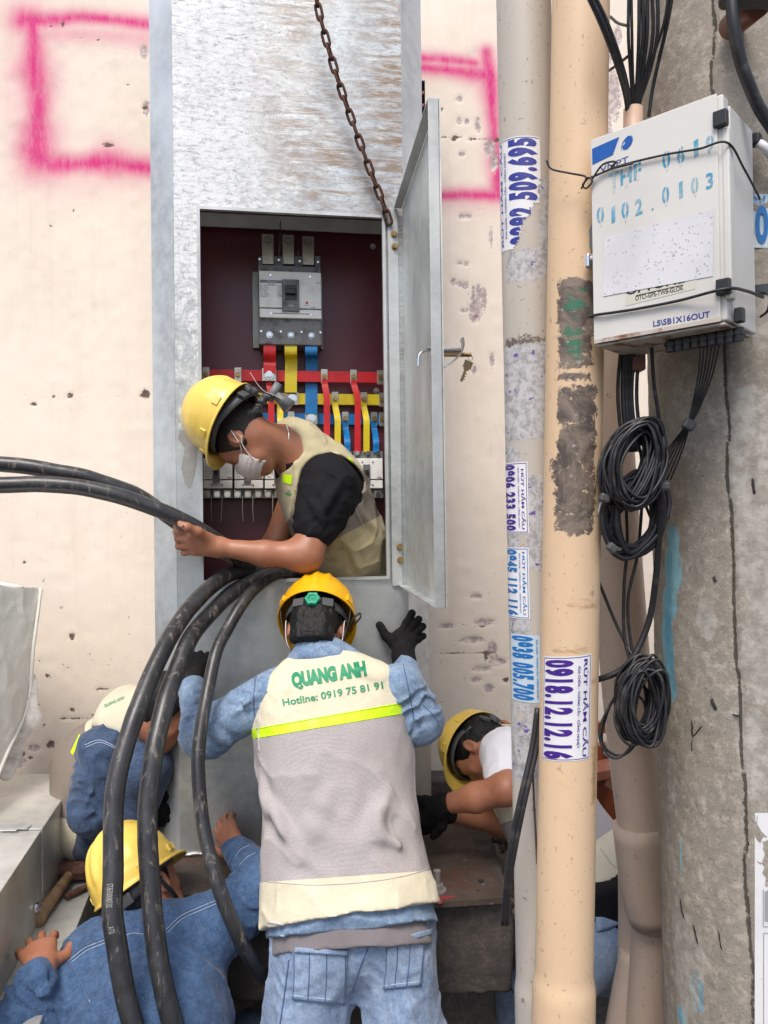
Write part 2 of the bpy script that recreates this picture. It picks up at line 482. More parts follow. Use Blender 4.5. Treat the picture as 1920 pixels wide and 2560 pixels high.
BUS_BLU = simple('blue_sleeve', srgb(10, 120, 190), .42, layers=[(18, 3, srgb(8, 95, 160), .5, .8)])
INK_BLACK = simple('black_print', (.02, .02, .022), .6)
INK_GREY = simple('grey_print', (.20, .20, .22), .6)
INK_BLUEGREY = simple('blue_grey_print', (.20, .21, .30), .6)
INK_RED = simple('red_print', (.6, .02, .05), .5)
WHITE_PAPER = simple('white_sticker', (.74, .74, .76), .55, layers=[(12, 5, (.62, .62, .64), .5, .8), (70, 4, (.45, .43, .42), .70, .75)], bumps=[(40, .12, .001)])
INK_PURPLE = simple('purple_print', srgb(62, 22, 130), .55, layers=[(60, 5, srgb(95, 60, 150), .62, .72)])
INK_NAVY = simple('navy_print', srgb(42, 50, 140), .55, layers=[(60, 5, srgb(90, 95, 160), .64, .72)])
INK_BLUE = simple('blue_print', srgb(12, 105, 175), .55, layers=[(60, 5, srgb(70, 150, 200), .66, .72)])
INK_STENCIL = simple('stencil_blue_paint', srgb(70, 150, 185), .7, layers=[(35, 5, srgb(150, 180, 195), .42, .62)])
INK_GREEN = simple('green_print', srgb(12, 140, 95), .6, layers=[(90, 3, srgb(30, 120, 90), .5, .7)])

def m_cable():
    t = NT('black_cable_sheath')
    c = t.mix(t.ramp(t.noise(6, 4, .6), .45, .7), (.020, .020, .023), (.045, .045, .048))
    s = t.ramp(t.noise(24, 7, .8, stretch=(1.6, 1.6, .4), dist=.6), .55, .64)
    c = t.mix(t.math('MULTIPLY', s, .65), c, (.25, .22, .185))
    s2 = t.ramp(t.noise(120, 3, .7), .70, .76); c = t.mix(t.math('MULTIPLY', s2, .5), c, (.30, .28, .25))
    r = t.math('ADD', t.math('MULTIPLY', s, .3), .34)
    n = t.bump(t.noise(9, 3), .35, .006); n = t.bump(t.noise(70, 5, .7), .3, .0015, n)
    return t.done(c, r, 0, n)
CABLE = m_cable()
WIRE = simple('thin_black_wire', (.016, .016, .019), .45, layers=[(40, 4, (.06, .058, .056), .55, .72)])
TIE = simple('cable_tie', (.45, .45, .45), .5)

def m_pvc(name, base, dark, marks=True, grime=.5):
    t = NT(name)
    c = t.mix(t.ramp(t.noise(4, 4, .6, stretch=(1, 1, .25)), .4, .72), base, dark)
    sc = t.ramp(t.noise(30, 7, .85, stretch=(1, 1, .5), dist=2.2), .62, .69)
    c = t.mix(t.math('MULTIPLY', sc, grime), c, tuple(x * .4 for x in base))
    s3 = t.ramp(t.noise(9, 3, .5, stretch=(1, 1, 4), dist=.8), .73, .78)
    c = t.mix(t.math('MULTIPLY', s3, .35), c, (.40, .22, .08))
    dots = t.ramp(t.noise(95, 3, .6, stretch=(1, 1, .7), dist=.8), .645, .69)
    c = t.mix(t.math('MULTIPLY', dots, grime), c, (.12, .10, .09))
    sw = t.ramp(t.noise(5, 5, .7, stretch=(1, 1, .12)), .58, .74); c = t.mix(t.math('MULTIPLY', sw, .25 + .2 * grime), c, tuple(x * .62 for x in base))
    ra = t.attr('rust'); rr_ = t.ramp(t.math('ADD', ra, t.math('MULTIPLY', t.math('SUBTRACT', t.noise(40, 6, .8, stretch=(1, 1, 3)), .5), 1.4)), .35, .75); c = t.mix(t.math('MULTIPLY', t.math('MULTIPLY', rr_, .7), t.ramp(ra, .02, .2)), c, (.30, .14, .035))
    # worn sticker remains / paint handled by attribute masks
    a = t.attr('glue')
    edge = t.ramp(t.math('ADD', a, t.math('MULTIPLY', t.math('SUBTRACT', t.noise(24, 8, .8, stretch=(1, 1, 1.2), dist=.6), .5), 3.0)), .62, .70)
    gcol = t.mix(t.ramp(t.noise(16, 7, .8, dist=.8), .42, .58), (.075, .058, .048), (.215, .165, .13))
    gcol = t.mix(t.ramp(t.noise(60, 4, .7), .62, .7), gcol, (.38, .36, .35))
    c = t.mix(t.math('MULTIPLY', edge, t.ramp(a, .05, .2)), c, gcol)
    b = t.attr('paper')
    e2 = t.ramp(t.math('ADD', b, t.math('MULTIPLY', t.math('SUBTRACT', t.noise(45, 8, .8), .5), 2.6)), .60, .68)
    pcol = t.mix(t.ramp(t.noise(70, 5, .7), .45, .6), (.50, .49, .50), (.30, .29, .295))
    pcol = t.mix(t.ramp(t.noise(34, 4, .6, stretch=(1, 1, 1.5)), .62, .66), pcol, (.12, .07, .30))
    c = t.mix(t.math('MULTIPLY', e2, t.ramp(b, .05, .2)), c, pcol)
    g = t.attr('green')
    e3 = t.ramp(t.math('ADD', g, t.math('MULTIPLY', t.math('SUBTRACT', t.noise(32, 5, .7, stretch=(.7, .7, 2)), .56), 4.5)), .80, .95)
    c = t.mix(t.math('MULTIPLY', t.math('MULTIPLY', e3, .85), t.ramp(g, .05, .2)), c, (.012, .15, .08))
    n = t.bump(t.noise(14, 3), .08, .003); n = t.bump(edge, .3, .0008, n); n = t.bump(e2, .4, .0008, n)
    return t.done(c, .5, 0, n)
PVC_CREAM = m_pvc('cream_pvc', (.70, .505, .325), (.62, .44, .28))
PVC_GREY = m_pvc('pale_grey_pvc', (.50, .455, .40), (.43, .39, .345), grime=.7)
PVC_TAN = m_pvc('tan_pvc', (.56, .43, .335), (.47, .36, .28))
PVC_PINK = simple('pinkish_conduit', (.52, .36, .27), .5)

def m_concrete(name, base, paint=False, dark=.7):
    t = NT(name)
    c = t.mix(t.ramp(t.noise(3, 6, .65), .35, .7), base, tuple(x * dark for x in base))
    c = t.mix(t.math('MULTIPLY', t.ramp(t.noise(45, 6, .75), .5, .68), .7), c, tuple(min(1, x * 1.7) for x in base))
    c = t.mix(t.ramp(t.noise(150, 4, .8), .58, .68), c, tuple(x * .42 for x in base)); c = t.mix(t.math('MULTIPLY', t.ramp(t.noise(210, 3, .8), .58, .68), .6), c, tuple(min(1, x * 1.9) for x in base))
    c = t.mix(t.math('MULTIPLY', t.ramp(t.noise(11, 5, .7, dist=1), .62, .72), .5), c, tuple(x * 1.9 for x in base))
    if paint:
        a = t.attr('paint')
        e = t.ramp(t.math('ADD', a, t.math('MULTIPLY', t.math('SUBTRACT', t.noise(60, 5, .8, stretch=(1, 1, .25)), .5), 1.3)), .42, .52)
        pc = t.mix(t.ramp(t.noise(18, 4, stretch=(1, 1, .2)), .45, .6), (.25, .49, .57), (.12, .32, .45))
        c = t.mix(t.math('MULTIPLY', e, t.ramp(a, .05, .2)), c, pc)
        b = t.attr('pale')
        e2 = t.ramp(t.math('ADD', b, t.math('MULTIPLY', t.math('SUBTRACT', t.noise(16, 7, .75), .5), 1.8)), .42, .60)
        c = t.mix(t.math('MULTIPLY', e2, .8), c, t.mix(t.ramp(t.noise(40, 5, .7), .4, .6), (.47, .45, .41), (.30, .275, .24)))
    if paint:
        g = t.attr('seam'); ge = t.ramp(t.math('ADD', g, t.math('MULTIPLY', t.math('SUBTRACT', t.noise(60, 6, .8), .5), 1.4)), .5, .62); c = t.mix(t.math('MULTIPLY', ge, .85), c, (.035, .028, .022))
        vs_ = t.ramp(t.noise(6, 6, .75, stretch=(1, 1, .12)), .52, .72); c = t.mix(t.math('MULTIPLY', vs_, .4), c, tuple(x * .55 for x in base))
    n = t.bump(t.noise(9, 4), .35, .01); n = t.bump(t.noise(55, 6, .75), .55, .004, n)
    return t.done(c, .88, 0, n)
CONC_POLE = m_concrete('weathered_pole_concrete', (.315, .283, .24), True, .82)
CONC_BLOCK = m_concrete('dark_foundation_concrete', (.078, .066, .058))
EARTH = m_concrete('dark_earth', (.055, .042, .033), dark=.5)
PAVE = m_concrete('dusty_pavement', (.17, .155, .135))
ASPHALT = m_concrete('asphalt', (.06, .06, .06))

def m_plate():
    t = NT('rusty_base_plate')
    c = t.mix(t.ramp(t.noise(6, 6, .65), .35, .65), (.060, .042, .034), (.105, .078, .062))
    c = t.mix(t.ramp(t.noise(4, 5, .6), .55, .66), c, (.10, .034, .024))
    c = t.mix(t.ramp(t.noise(40, 5, .7), .62, .68), c, (.26, .20, .16))
    n = t.bump(t.noise(30, 5, .7), .4, .002)
    return t.done(c, .62, .35, n)
PLATE = m_plate()
RUST = simple('rusty_steel', (.085, .038, .026), .8, .3, layers=[(60, 5, (.16, .075, .045), .45, .65), (30, 4, (.035, .02, .018), .55, .7)], bumps=[(90, .5, .001)])
def m_wall():
    t = NT('cream_wall_paint')
    c = t.mix(t.ramp(t.noise(1.2, 5, .6), .35, .7), (.86, .765, .66), (.80, .70, .595))
    # weathering by height
    low = t.ramp(t.math('ADD', t.pos(2), t.math('MULTIPLY', t.noise(3, 4), .4)), .3, 1.6, inv=True)
    c = t.mix(t.math('MULTIPLY', low, .5), c, (.60, .52, .44))
    c = t.mix(t.math('MULTIPLY', t.ramp(t.noise(7, 6, .7, stretch=(1, 1, .25)), .5, .75), .3), c, (.66, .55, .42))
    sp = t.math('MULTIPLY', t.ramp(t.noise(38, 3, .6, dist=.4), .685, .71), t.math('ADD', t.math('MULTIPLY', low, .9), .06))
    c = t.mix(sp, c, (.10, .065, .055))
    sp2 = t.math('MULTIPLY', t.ramp(t.noise(95, 3, .6), .68, .72), t.math('MULTIPLY', low, .8))
    c = t.mix(sp2, c, (.22, .15, .12))
    a = t.attr('spray')
    c = t.mix(t.math('MULTIPLY', t.math('ADD', a, t.math('MULTIPLY', t.math('MULTIPLY', t.math('SUBTRACT', t.noise(34, 7, .8, stretch=(1, 1, .3)), .5), a), 1.0)), 1.0, True), c, (.67, .028, .21))
    b = t.attr('chip')
    e = t.ramp(t.math('ADD', b, t.math('MULTIPLY', t.math('SUBTRACT', t.noise(55, 8, .8, stretch=(1, 1, 1.5), dist=.8), .5), 2.6)), .52, .58)
    cc = t.mix(t.ramp(t.noise(45, 5, .7), .45, .6), (.40, .33, .34), (.66, .56, .50)); cc = t.mix(t.ramp(t.noise(30, 5, .7), .60, .66), cc, (.36, .08, .12))
    c = t.mix(t.math('MULTIPLY', e, t.ramp(b, .05, .2)), c, cc)
    k = t.attr('crack')
    e3 = t.ramp(t.math('ADD', k, t.math('MULTIPLY', t.math('SUBTRACT', t.noise(70, 8, .8, dist=.8), .5), 2.4)), .60, .68)
    c = t.mix(t.math('MULTIPLY', e3, t.ramp(k, .05, .2)), c, (.15, .09, .08))
    hl = t.math('ABSOLUTE', t.math('SUBTRACT', t.noise(3.2, 8, .8, dist=1.2), .5)); hl = t.math('MULTIPLY', t.ramp(hl, .0, .006, inv=True), t.ramp(t.noise(5, 3), .5, .62)); c = t.mix(t.math('MULTIPLY', hl, .45), c, (.40, .31, .26))
    dr = t.ramp(t.noise(4, 6, .7, stretch=(3, 3, .18)), .56, .74); c = t.mix(t.math('MULTIPLY', dr, .22), c, (.52, .42, .33))
    n = t.bump(t.noise(2.5, 3), .25, .02); n = t.bump(t.noise(40, 6, .7), .22, .004, n); n = t.bump(sp, -.6, .003, n)
    n = t.bump(e, -.5, .002, n)
    return t.done(c, .8, 0, n)
WALLM = m_wall()
BRICK = simple('red_brick', (.26, .085, .05), .85, layers=[(14, 4, (.36, .16, .11), .45, .7), (60, 3, (.45, .35, .30), .66, .72)], bumps=[(70, .5, .003)])
TILE = simple('orange_brown_glazed_board', (.32, .085, .035), .35, layers=[(9, 4, (.24, .065, .03), .45, .7), (70, 3, (.45, .30, .2), .7, .75)], bumps=[(20, .1, .002)])
WOOD = simple('worn_wood_handle', (.36, .23, .125), .65, layers=[(6, 6, (.20, .12, .06), .5, .68, (6, 6, 1)), (60, 3, (.12, .08, .05), .66, .72)], bumps=[(40, .3, .001)])

# clothing and skin
def m_cloth(name, base, var, fine=500, wash=None, rough=.85, weave=.25):
    t = NT(name)
    c = t.mix(t.ramp(t.noise(7, 5, .65), .35, .68), base, var)
    if wash is not None:
        w = t.ramp(t.noise(34, 8, .85), .44, .66); c = t.mix(t.math('MULTIPLY', w, .62), c, wash); w3 = t.ramp(t.noise(60, 5, .8), .52, .64); c = t.mix(t.math('MULTIPLY', w3, .45), c, tuple(x * .6 for x in var))
        w2 = t.ramp(t.noise(140, 4, .8), .5, .68); c = t.mix(t.math('MULTIPLY', w2, .55), c, wash)
    n = t.bump(t.noise(14, 6, .7), .45, .010); n = t.bump(t.noise(fine, 2, .5), weave, .0008, n)
    m = t.done(c, rough, 0, n); t.b.inputs['Sheen Weight'].default_value = .15; return m
DENIM_LIGHT = m_cloth('washed_light_denim', (.155, .245, .38), (.085, .155, .28), wash=(.36, .45, .56))
DENIM_MID = m_cloth('mid_blue_denim', (.036, .088, .195), (.020, .050, .125), wash=(.095, .175, .31))
DENIM_DARK = m_cloth('dark_blue_denim', (.026, .052, .115), (.014, .030, .075), wash=(.075, .125, .22))
JEANS = m_cloth('faded_jeans', (.20, .285, .425), (.145, .225, .37), wash=(.38, .45, .57))
SEAM = m_cloth('denim_seam', (.08, .13, .25), (.05, .09, .18))
SEAM_LIGHT = m_cloth('pale_denim_edge', (.42, .50, .60), (.3, .38, .5))
VEST = m_cloth('cream_vest_cotton', (.69, .635, .48), (.60, .55, .405), weave=.1)
VEST_TAN = m_cloth('beige_vest_cotton', (.45, .385, .22), (.38, .32, .18), weave=.1)
PIPING = m_cloth('pale_vest_piping', (.55, .50, .50), (.48, .44, .44))
def m_mesh(name, base):
    t = NT(name)
    v = t.t.nodes.new('ShaderNodeTexVoronoi'); v.inputs['Scale'].default_value = 230; v.inputs['Randomness'].default_value = .45
    t.l(t.coord((1, 1, 1.0), (0, .7, 0)), v.inputs['Vector'])
    h = t.ramp(v.outputs[0], .18, .62)
    c = t.mix(h, tuple(x * .84 for x in base), tuple(min(1, x * 1.05) for x in base))
    c = t.mix(t.math('MULTIPLY', t.ramp(t.noise(5, 4), .4, .7), .35), c, tuple(x * .75 for x in base))
    n = t.bump(t.noise(12, 4, .6), .3, .008); n = t.bump(h, .6, .0008, n)
    return t.done(c, .8, 0, n)
MESH = m_mesh('grey_mesh_fabric', (.405, .372, .372))
MESH_DARK = m_mesh('brown_grey_mesh_fabric', (.235, .195, .165))
GREY_TEE = m_cloth('grey_cotton', (.20, .18, .19), (.16, .145, .155))
NEON = NT('neon_reflective_tape')
_h = NEON.voro(55, (1, 1, 1), out=0)
NEON.done(NEON.mix(NEON.ramp(NEON.noise(8, 3), .4, .7), (.62, .92, .01), (.50, .80, .01)), .32, 0, NEON.bump(_h, .2, .001)); NEON = NEON.m
BLACK_TEE = m_cloth('black_cotton', (.005, .005, .007), (.008, .008, .010)); BLACK_TEE.node_tree.nodes['Principled BSDF'].inputs['Sheen Weight'].default_value = 0; BLACK_TEE.node_tree.nodes['Principled BSDF'].inputs['Specular IOR Level'].default_value = .25
WHITE_TEE = m_cloth('white_cotton', (.80, .80, .84), (.74, .74, .78))
def m_glove():
    t = NT('black_knit_glove')
    w = t.t.nodes.new('ShaderNodeTexWave'); w.inputs['Scale'].default_value = 140; t.l(t.coord((1, .3, .3)), w.inputs[0])
    n = t.bump(w.outputs[1], .35, .001); n = t.bump(t.noise(60, 3), .3, .003, n)
    return t.done(t.mix(t.ramp(t.noise(20, 4), .5, .72), (.006, .006, .007), (.020, .017, .015)), .85, 0, n, spec=.25)
GLOVE = m_glove()
def m_skin():
    t = NT('tanned_skin')
    c = t.mix(t.ramp(t.noise(9, 4, .6), .35, .68), (.385, .165, .093), (.30, .118, .064))
    c = t.mix(t.math('MULTIPLY', t.ramp(t.noise(60, 4, .7), .5, .7), .35), c, (.42, .19, .12))
    n = t.bump(t.noise(22, 5, .7), .16, .004); n = t.bump(t.noise(120, 4, .6), .22, .0012, n)
    t.b.inputs['Subsurface Weight'].default_value = .06; t.b.inputs['Subsurface Radius'].default_value = (.01, .004, .002)
    t.b.inputs['Subsurface Scale'].default_value = .3
    return t.done(c, .47, 0, n)
SKIN = m_skin()
NAIL = simple('fingernail', (.46, .25, .18), .35)
HAIR = simple('black_hair', (.005, .0045, .0045), .55, spec=.3, bumps=[(180, .8, .003, (1, 1, .12))])
HAIR_SHORT = simple('cropped_black_hair', (.030, .018, .014), .7, layers=[(200, 3, (.008, .007, .007), .4, .6)], bumps=[(300, .6, .002)])
def m_helmet(name, base, dk):
    t = NT(name)
    c = t.mix(t.ramp(t.noise(5, 4), .4, .7), base, dk)
    c = t.mix(t.math('MULTIPLY', t.ramp(t.noise(60, 6, .8, dist=1), .60, .67), .55), c, (.40, .24, .05)); c = t.mix(t.math('MULTIPLY', t.ramp(t.noise(16, 7, .8), .52, .72), .35), c, tuple(x * .7 for x in base))
    n = t.bump(t.noise(40, 3), .04, .002)
    return t.done(c, t.math('ADD', t.math('MULTIPLY', t.noise(30, 4), .3), .18), 0, n, coat=.1)
HELMET_OLD = m_helmet('faded_yellow_helmet_plastic', (.82, .585, .115), (.77, .52, .09))
HELMET = m_helmet('bright_yellow_helmet_plastic', (.84, .44, .003), (.78, .38, .003))
GREEN_KNOB = simple('green_knob_plastic', (.01, .27, .15), .4)
BAND = simple('dark_grey_band_plastic', (.06, .062, .066), .5)
CLEAR_GREY = simple('translucent_grey_plastic', (.30, .27, .25), .35)
MASK = m_cloth('white_face_mask', (.70, .64, .61), (.64, .58, .55), fine=300)
BOX_WHITE = simple('dirty_white_box_paint', (.66, .65, .62), .5, layers=[(4, 5, (.56, .545, .51), .4, .7), (55, 5, (.30, .24, .19), .70, .76)], bumps=[(12, .06, .003)])
RUSTY_WHITE = simple('rust_stained_white_edge', (.50, .45, .40), .6, layers=[(25, 5, (.20, .08, .03), .50, .62)])
def m_plastic_wrap():
    t = NT('dusty_plastic_sheet')
    c = t.mix(t.ramp(t.noise(4, 5, .6, stretch=(1, 1, .6)), .35, .7), (.84, .82, .75), (.70, .68, .61))
    s = t.ramp(t.noise(14, 6, .8, stretch=(2.5, 2.5, .5), dist=1.5, rot=(.5, 0, 0)), .60, .68)
    c = t.mix(t.math('MULTIPLY', s, .35), c, (.30, .28, .22))
    s4 = t.ramp(t.noise(9, 6, .8, dist=2.5), .62, .67); c = t.mix(t.math('MULTIPLY', s4, .5), c, (.66, .65, .61))
    n = t.bump(t.noise(9, 7, .75, dist=2.0), .5, .015)
    return t.done(c, .42, 0, n)
WRAP = m_plastic_wrap()
CLEARWRAP = simple('crumpled_clear_plastic', (.82, .80, .76), .3, layers=[(20, 5, (.45, .42, .38), .45, .65)], bumps=[(18, .8, .01)])
CLEARWRAP.node_tree.nodes['Principled BSDF'].inputs['Alpha'].default_value = .55
# ------------------------------------------------------------------ ground, pavement, wall
WALL_Y = 3.05
def gridmesh(x0, x1, z0, z1, h, y):
    nx = int((x1 - x0) / h) + 1; nz = int((z1 - z0) / h) + 1
    X, Z = np.meshgrid(np.linspace(x0, x1, nx), np.linspace(z0, z1, nz), indexing='ij')
    v = np.stack([X, np.full_like(X, y), Z], -1).reshape(-1, 3)
    i = np.arange(nx * nz).reshape(nx, nz)
    f = np.stack([i[:-1, :-1], i[1:, :-1], i[1:, 1:], i[:-1, 1:]], -1).reshape(-1, 4)
    return v, f
def setattr_pt(me, name, vals):
    a = me.attributes.new(name, 'FLOAT', 'POINT'); a.data.foreach_set('value', np.asarray(vals, np.float32))
def segd(p, a, b):
    a = np.asarray(a, float); b = np.asarray(b, float); ba = b - a; t = np.clip(((p - a) @ ba) / (ba @ ba + 1e-12), 0, 1)
    return np.linalg.norm(p - a - t[:, None] * ba, axis=1)
def wxz(px, py, Y=WALL_Y):
    q = P(px, py, Y); return np.array([q[0], q[2]])

# road sheet reaching the horizon, the pit floor and the raised pavement behind
top('road', *[np.array([[-200, -200, -.96], [200, -200, -.96], [200, 200, -.96], [-200, 200, -.96]]), [(0, 1, 2, 3)]], ASPHALT, (0, 0, -.96), 'dark asphalt road', 'road', False, kind='structure')
bm_ = MB(); bm_.box((-1.35, 3.07, -.52), (1.5, 1.0, .88)); bm_.box((.9, 2.86, -.49), (2.9, .76, .80)); bm_.topobj('pavement', PAVE, (0, 3, -.95), 'dusty concrete pavement under the cream wall', 'pavement', kind='structure')
# bumpy earth in the pit
X, Y_ = np.meshgrid(np.linspace(-1.6, 2.6, 90), np.linspace(1.2, 3.0, 50), indexing='ij')
pz = -.93 + .10 * fbm(np.stack([X * 5, Y_ * 5, X * 0], -1), 4) + .03 * vnoise(np.stack([X * 22, Y_ * 22, X * 0], -1), 9)
v = np.stack([X, Y_, pz], -1).reshape(-1, 3); i = np.arange(90 * 50).reshape(90, 50)
top('pit_floor', v, np.stack([i[:-1, :-1], i[1:, :-1], i[1:, 1:], i[:-1, 1:]], -1).reshape(-1, 4), EARTH, (0, 2, -.95), 'dark broken earth in the pit', 'earth', kind='structure')

# wall: fine in view, with the spray line, chips and cracks held as attributes
v, f = gridmesh(-2.2, 2.4, -.25, 3.6, .0095, 0.0)
xz = v[:, [0, 2]]
spray = np.zeros(len(v)); pn = fbm(v * 9, 2, 3)
def stroke(pts, w, a=1.0, soft=1.7):
    global spray
    q = [wxz(*p) for p in pts]; ws = w if isinstance(w, (list, tuple)) else [w] * len(q)
    for k in range(len(q) - 1):
        ba = q[k + 1] - q[k]; t = np.clip(((xz - q[k]) @ ba) / (ba @ ba), 0, 1)
        d = np.linalg.norm(xz - q[k] - t[:, None] * ba, axis=1); ww = (ws[k] * (1 - t) + ws[k + 1] * t) / 1923 * WALL_Y * (1.15 + .22 * pn)
        spray = np.maximum(spray, a * np.exp(-(d / ww) ** soft))
stroke([(60, 50), (110, 52), (200, 42), (290, 50), (380, 62)], [38, 24, 18, 18, 20], .95)
stroke([(75, 50), (82, 90), (85, 140), (84, 180), (96, 240), (95, 290), (92, 330), (100, 395)], [34, 26, 34, 44, 38, 34, 46, 52], .97)
stroke([(95, 170), (98, 220), (92, 260)], 20, .8)
stroke([(85, 375), (130, 412), (200, 410), (270, 405), (330, 415), (400, 425)], [46, 36, 26, 40, 27, 26], .97)
stroke([(110, 90), (160, 85), (260, 88), (400, 100)], [26, 24, 22, 30], .42)
stroke([(60, 60), (62, 200), (60, 400), (120, 440), (330, 440)], [48, 52, 52, 50, 42], .26)
stroke([(1030, 145), (1120, 150), (1190, 158)], [14, 16, 14], .93)
stroke([(1030, 168), (1120, 176), (1225, 190)], [17, 19, 26], .97)
stroke([(1215, 130), (1225, 200), (1230, 260), (1235, 330), (1243, 400), (1243, 480)], [18, 28, 22, 16, 24, 20], .97)
stroke([(1090, 490), (1160, 487), (1250, 490)], [15, 17, 20], .97)
stroke([(1080, 500), (1250, 503)], 28, .28)
chip = np.zeros(len(v)); crack = np.zeros(len(v))
def blob(arr, px, py, rx, ry, a=1.0):
    c = wxz(px, py); s = WALL_Y / 1923
    d = np.sqrt(((xz[:, 0] - c[0]) / (rx * s)) ** 2 + ((xz[:, 1] - c[1]) / (ry * s)) ** 2)
    np.maximum(arr, a * np.clip(1.45 - d * .9, 0, 1), out=arr)
for b in [(1190, 770, 18, 25), (1187, 792, 13, 16), (1132, 705, 7, 9), (1225, 370, 15, 22), (1235, 405, 10, 26), (1149, 248, 8, 9), (1148, 302, 7, 10), (1166, 304, 6, 8), (1195, 313, 7, 20), (1155, 385, 9, 6),
          (1155, 540, 10, 6), (1170, 541, 9, 6), (1150, 657, 6, 6), (1165, 660, 7, 6), (1148, 710, 7, 7), (1163, 713, 9, 9), (1228, 595, 5, 26), (1184, 733, 5, 22), (1197, 735, 5, 30), (1211, 745, 6, 30), (1160, 776, 10, 5),
          (1230, 900, 6, 20), (1185, 925, 6, 12), (1231, 1625, 12, 22), (1245, 1655, 22, 10), (1190, 1490, 16, 6), (1212, 1555, 26, 8), (1115, 1565, 20, 6), (1205, 1672, 26, 6), (1222, 1720, 12, 10), (1130, 1890, 12, 6), (1190, 1700, 14, 7),
          (360, 130, 10, 18), (365, 270, 9, 20), (300, 1835, 16, 8), (45, 1905, 22, 16), (85, 1870, 16, 8), (1180, 1600, 30, 8), (1110, 1490, 10, 5), (1510, 100, 8, 30), (1545, 90, 10, 24), (1530, 240, 24, 60), (1515, 330, 16, 40), (1520, 150, 10, 20)]:
    blob(chip, *b)
for b in [(362, 268, 8, 6), (364, 985, 11, 13), (355, 990, 7, 6), (175, 988, 9, 8), (127, 1860, 11, 11), (270, 362, 18, 6), (250, 1797, 20, 3.5), (180, 1775, 7, 6), (255, 1722, 16, 4), (118, 1690, 6, 6), (135, 990, 5, 5), (127, 66, 6, 4), (157, 60, 5, 9), (1135, 346, 8, 8), (1176, 348, 6, 6),
          (55, 1885, 9, 9), (85, 1010, 10, 5), (320, 212, 4, 4), (245, 99, 5, 4), (183, 527, 4, 6), (127, 564, 4, 6), (1105, 273, 5, 6), (1243, 350, 10, 5), (75, 1895, 7, 5), (1215, 1640, 6, 16), (60, 1405, 6, 6), (180, 1590, 8, 12), (145, 1880, 8, 4), (1265, 1700, 10, 6)]:
    blob(crack, *b)
def crackline(pts, w=2.0, a=.85):
    q = np.array([wxz(*p) for p in pts])
    for k in range(len(q) - 1):
        d = segd(xz, q[k], q[k + 1]); np.maximum(crack, a * np.exp(-(d / (w * WALL_Y / 1923)) ** 2), out=crack)
crackline([(1098, 341), (1130, 340), (1170, 346), (1240, 344)], 3.2, 1.0)
crackline([(0, 85), (30, 78), (60, 88), (110, 92), (170, 90), (240, 98)], 2.2, .62)
crackline([(290, 100), (330, 130), (350, 145)], 2.2, .6); crackline([(160, 355), (230, 315), (265, 285)], 2.0, .5)
crackline([(170, 1001), (240, 987), (330, 992), (378, 990)], 2.4, .62); crackline([(0, 982), (80, 988), (170, 1001)], 2.2, .55)
crackline([(150, 1795), (220, 1797), (262, 1797)], 3, .9); crackline([(80, 1678), (220, 1665), (360, 1655)], 2, .55); crackline([(1148, 700), (1180, 750)], 2, .7); crackline([(1210, 800), (1250, 850)], 2, .55)
crackline([(1110, 1566), (1160, 1562), (1230, 1568)], 3, .8); crackline([(1100, 1632), (1180, 1634), (1240, 1631)], 3, .8); crackline([(1120, 1450), (1160, 1470)], 2, .5)
crackline([(1080, 1880), (1160, 1885), (1240, 1880)], 3, .6)
keep_hole = (v[:, 0] > wxz(1046, 0)[0]) & (v[:, 0] < wxz(1062, 0)[0])
vz = v[:, 2]
depth = -.004 * np.clip(chip * 1.6 - .5, 0, 1) - .003 * np.clip(crack * 2 - 1, 0, 1)
v[:, 1] = -depth + .004 * fbm(v * 2.2, 5) + .0012 * vnoise(v * 25, 8)
# opening of the small grille
hx0, hx1 = wxz(1030, 210)[0], wxz(1062, 210)[0]; hz1, hz0 = wxz(1045, 204)[1], wxz(1045, 300)[1]
fc = v[f].mean(1); hole = (fc[:, 0] > hx0) & (fc[:, 0] < hx1) & (fc[:, 2] > hz0) & (fc[:, 2] < hz1)
me = mesh('wall_face', v, f[~hole], WALLM)
setattr_pt(me, 'spray', spray); setattr_pt(me, 'chip', chip); setattr_pt(me, 'crack', crack)
wall = link('building_wall', me, None, 'cream painted building wall with pink sprayed lines, chips and cracks behind the tall steel cabinet', 'wall', loc=(0, WALL_Y, 0))
b = MB()
for (x0, x1, z0, z1) in ((-12, -2.2, -1, 5), (2.4, 12, -1, 5), (-2.2, 2.4, 3.6, 5), (-2.2, 2.4, -1, -.25)): b.box(((x0 + x1) / 2, .11, (z0 + z1) / 2), (x1 - x0, .2, z1 - z0))
me2 = b.obj('wall_body', WALLM, wall, world=False)
b = MB(); b.box(((hx0 + hx1) / 2, .20, (hz0 + hz1) / 2), (hx1 - hx0 + .06, .01, hz1 - hz0 + .06))
for sx in (hx0, hx1): b.box((sx, .10, (hz0 + hz1) / 2), (.006, .2, hz1 - hz0))
for sz in (hz0, hz1): b.box(((hx0 + hx1) / 2, .10, sz), (hx1 - hx0, .2, .006))
b.obj('vent_recess', simple('dark_recess', (.03, .022, .022), .9), wall, world=False)
for py in (226, 258, 290):
    zz = wxz(1045, py)[1]; b = MB(); b.box(((hx0 + hx1) / 2, .02, zz), (hx1 - hx0 + .02, .012, .011)); b.obj('vent_bar', simple('pink_painted_bar', (.45, .10, .18), .6), wall, world=False)

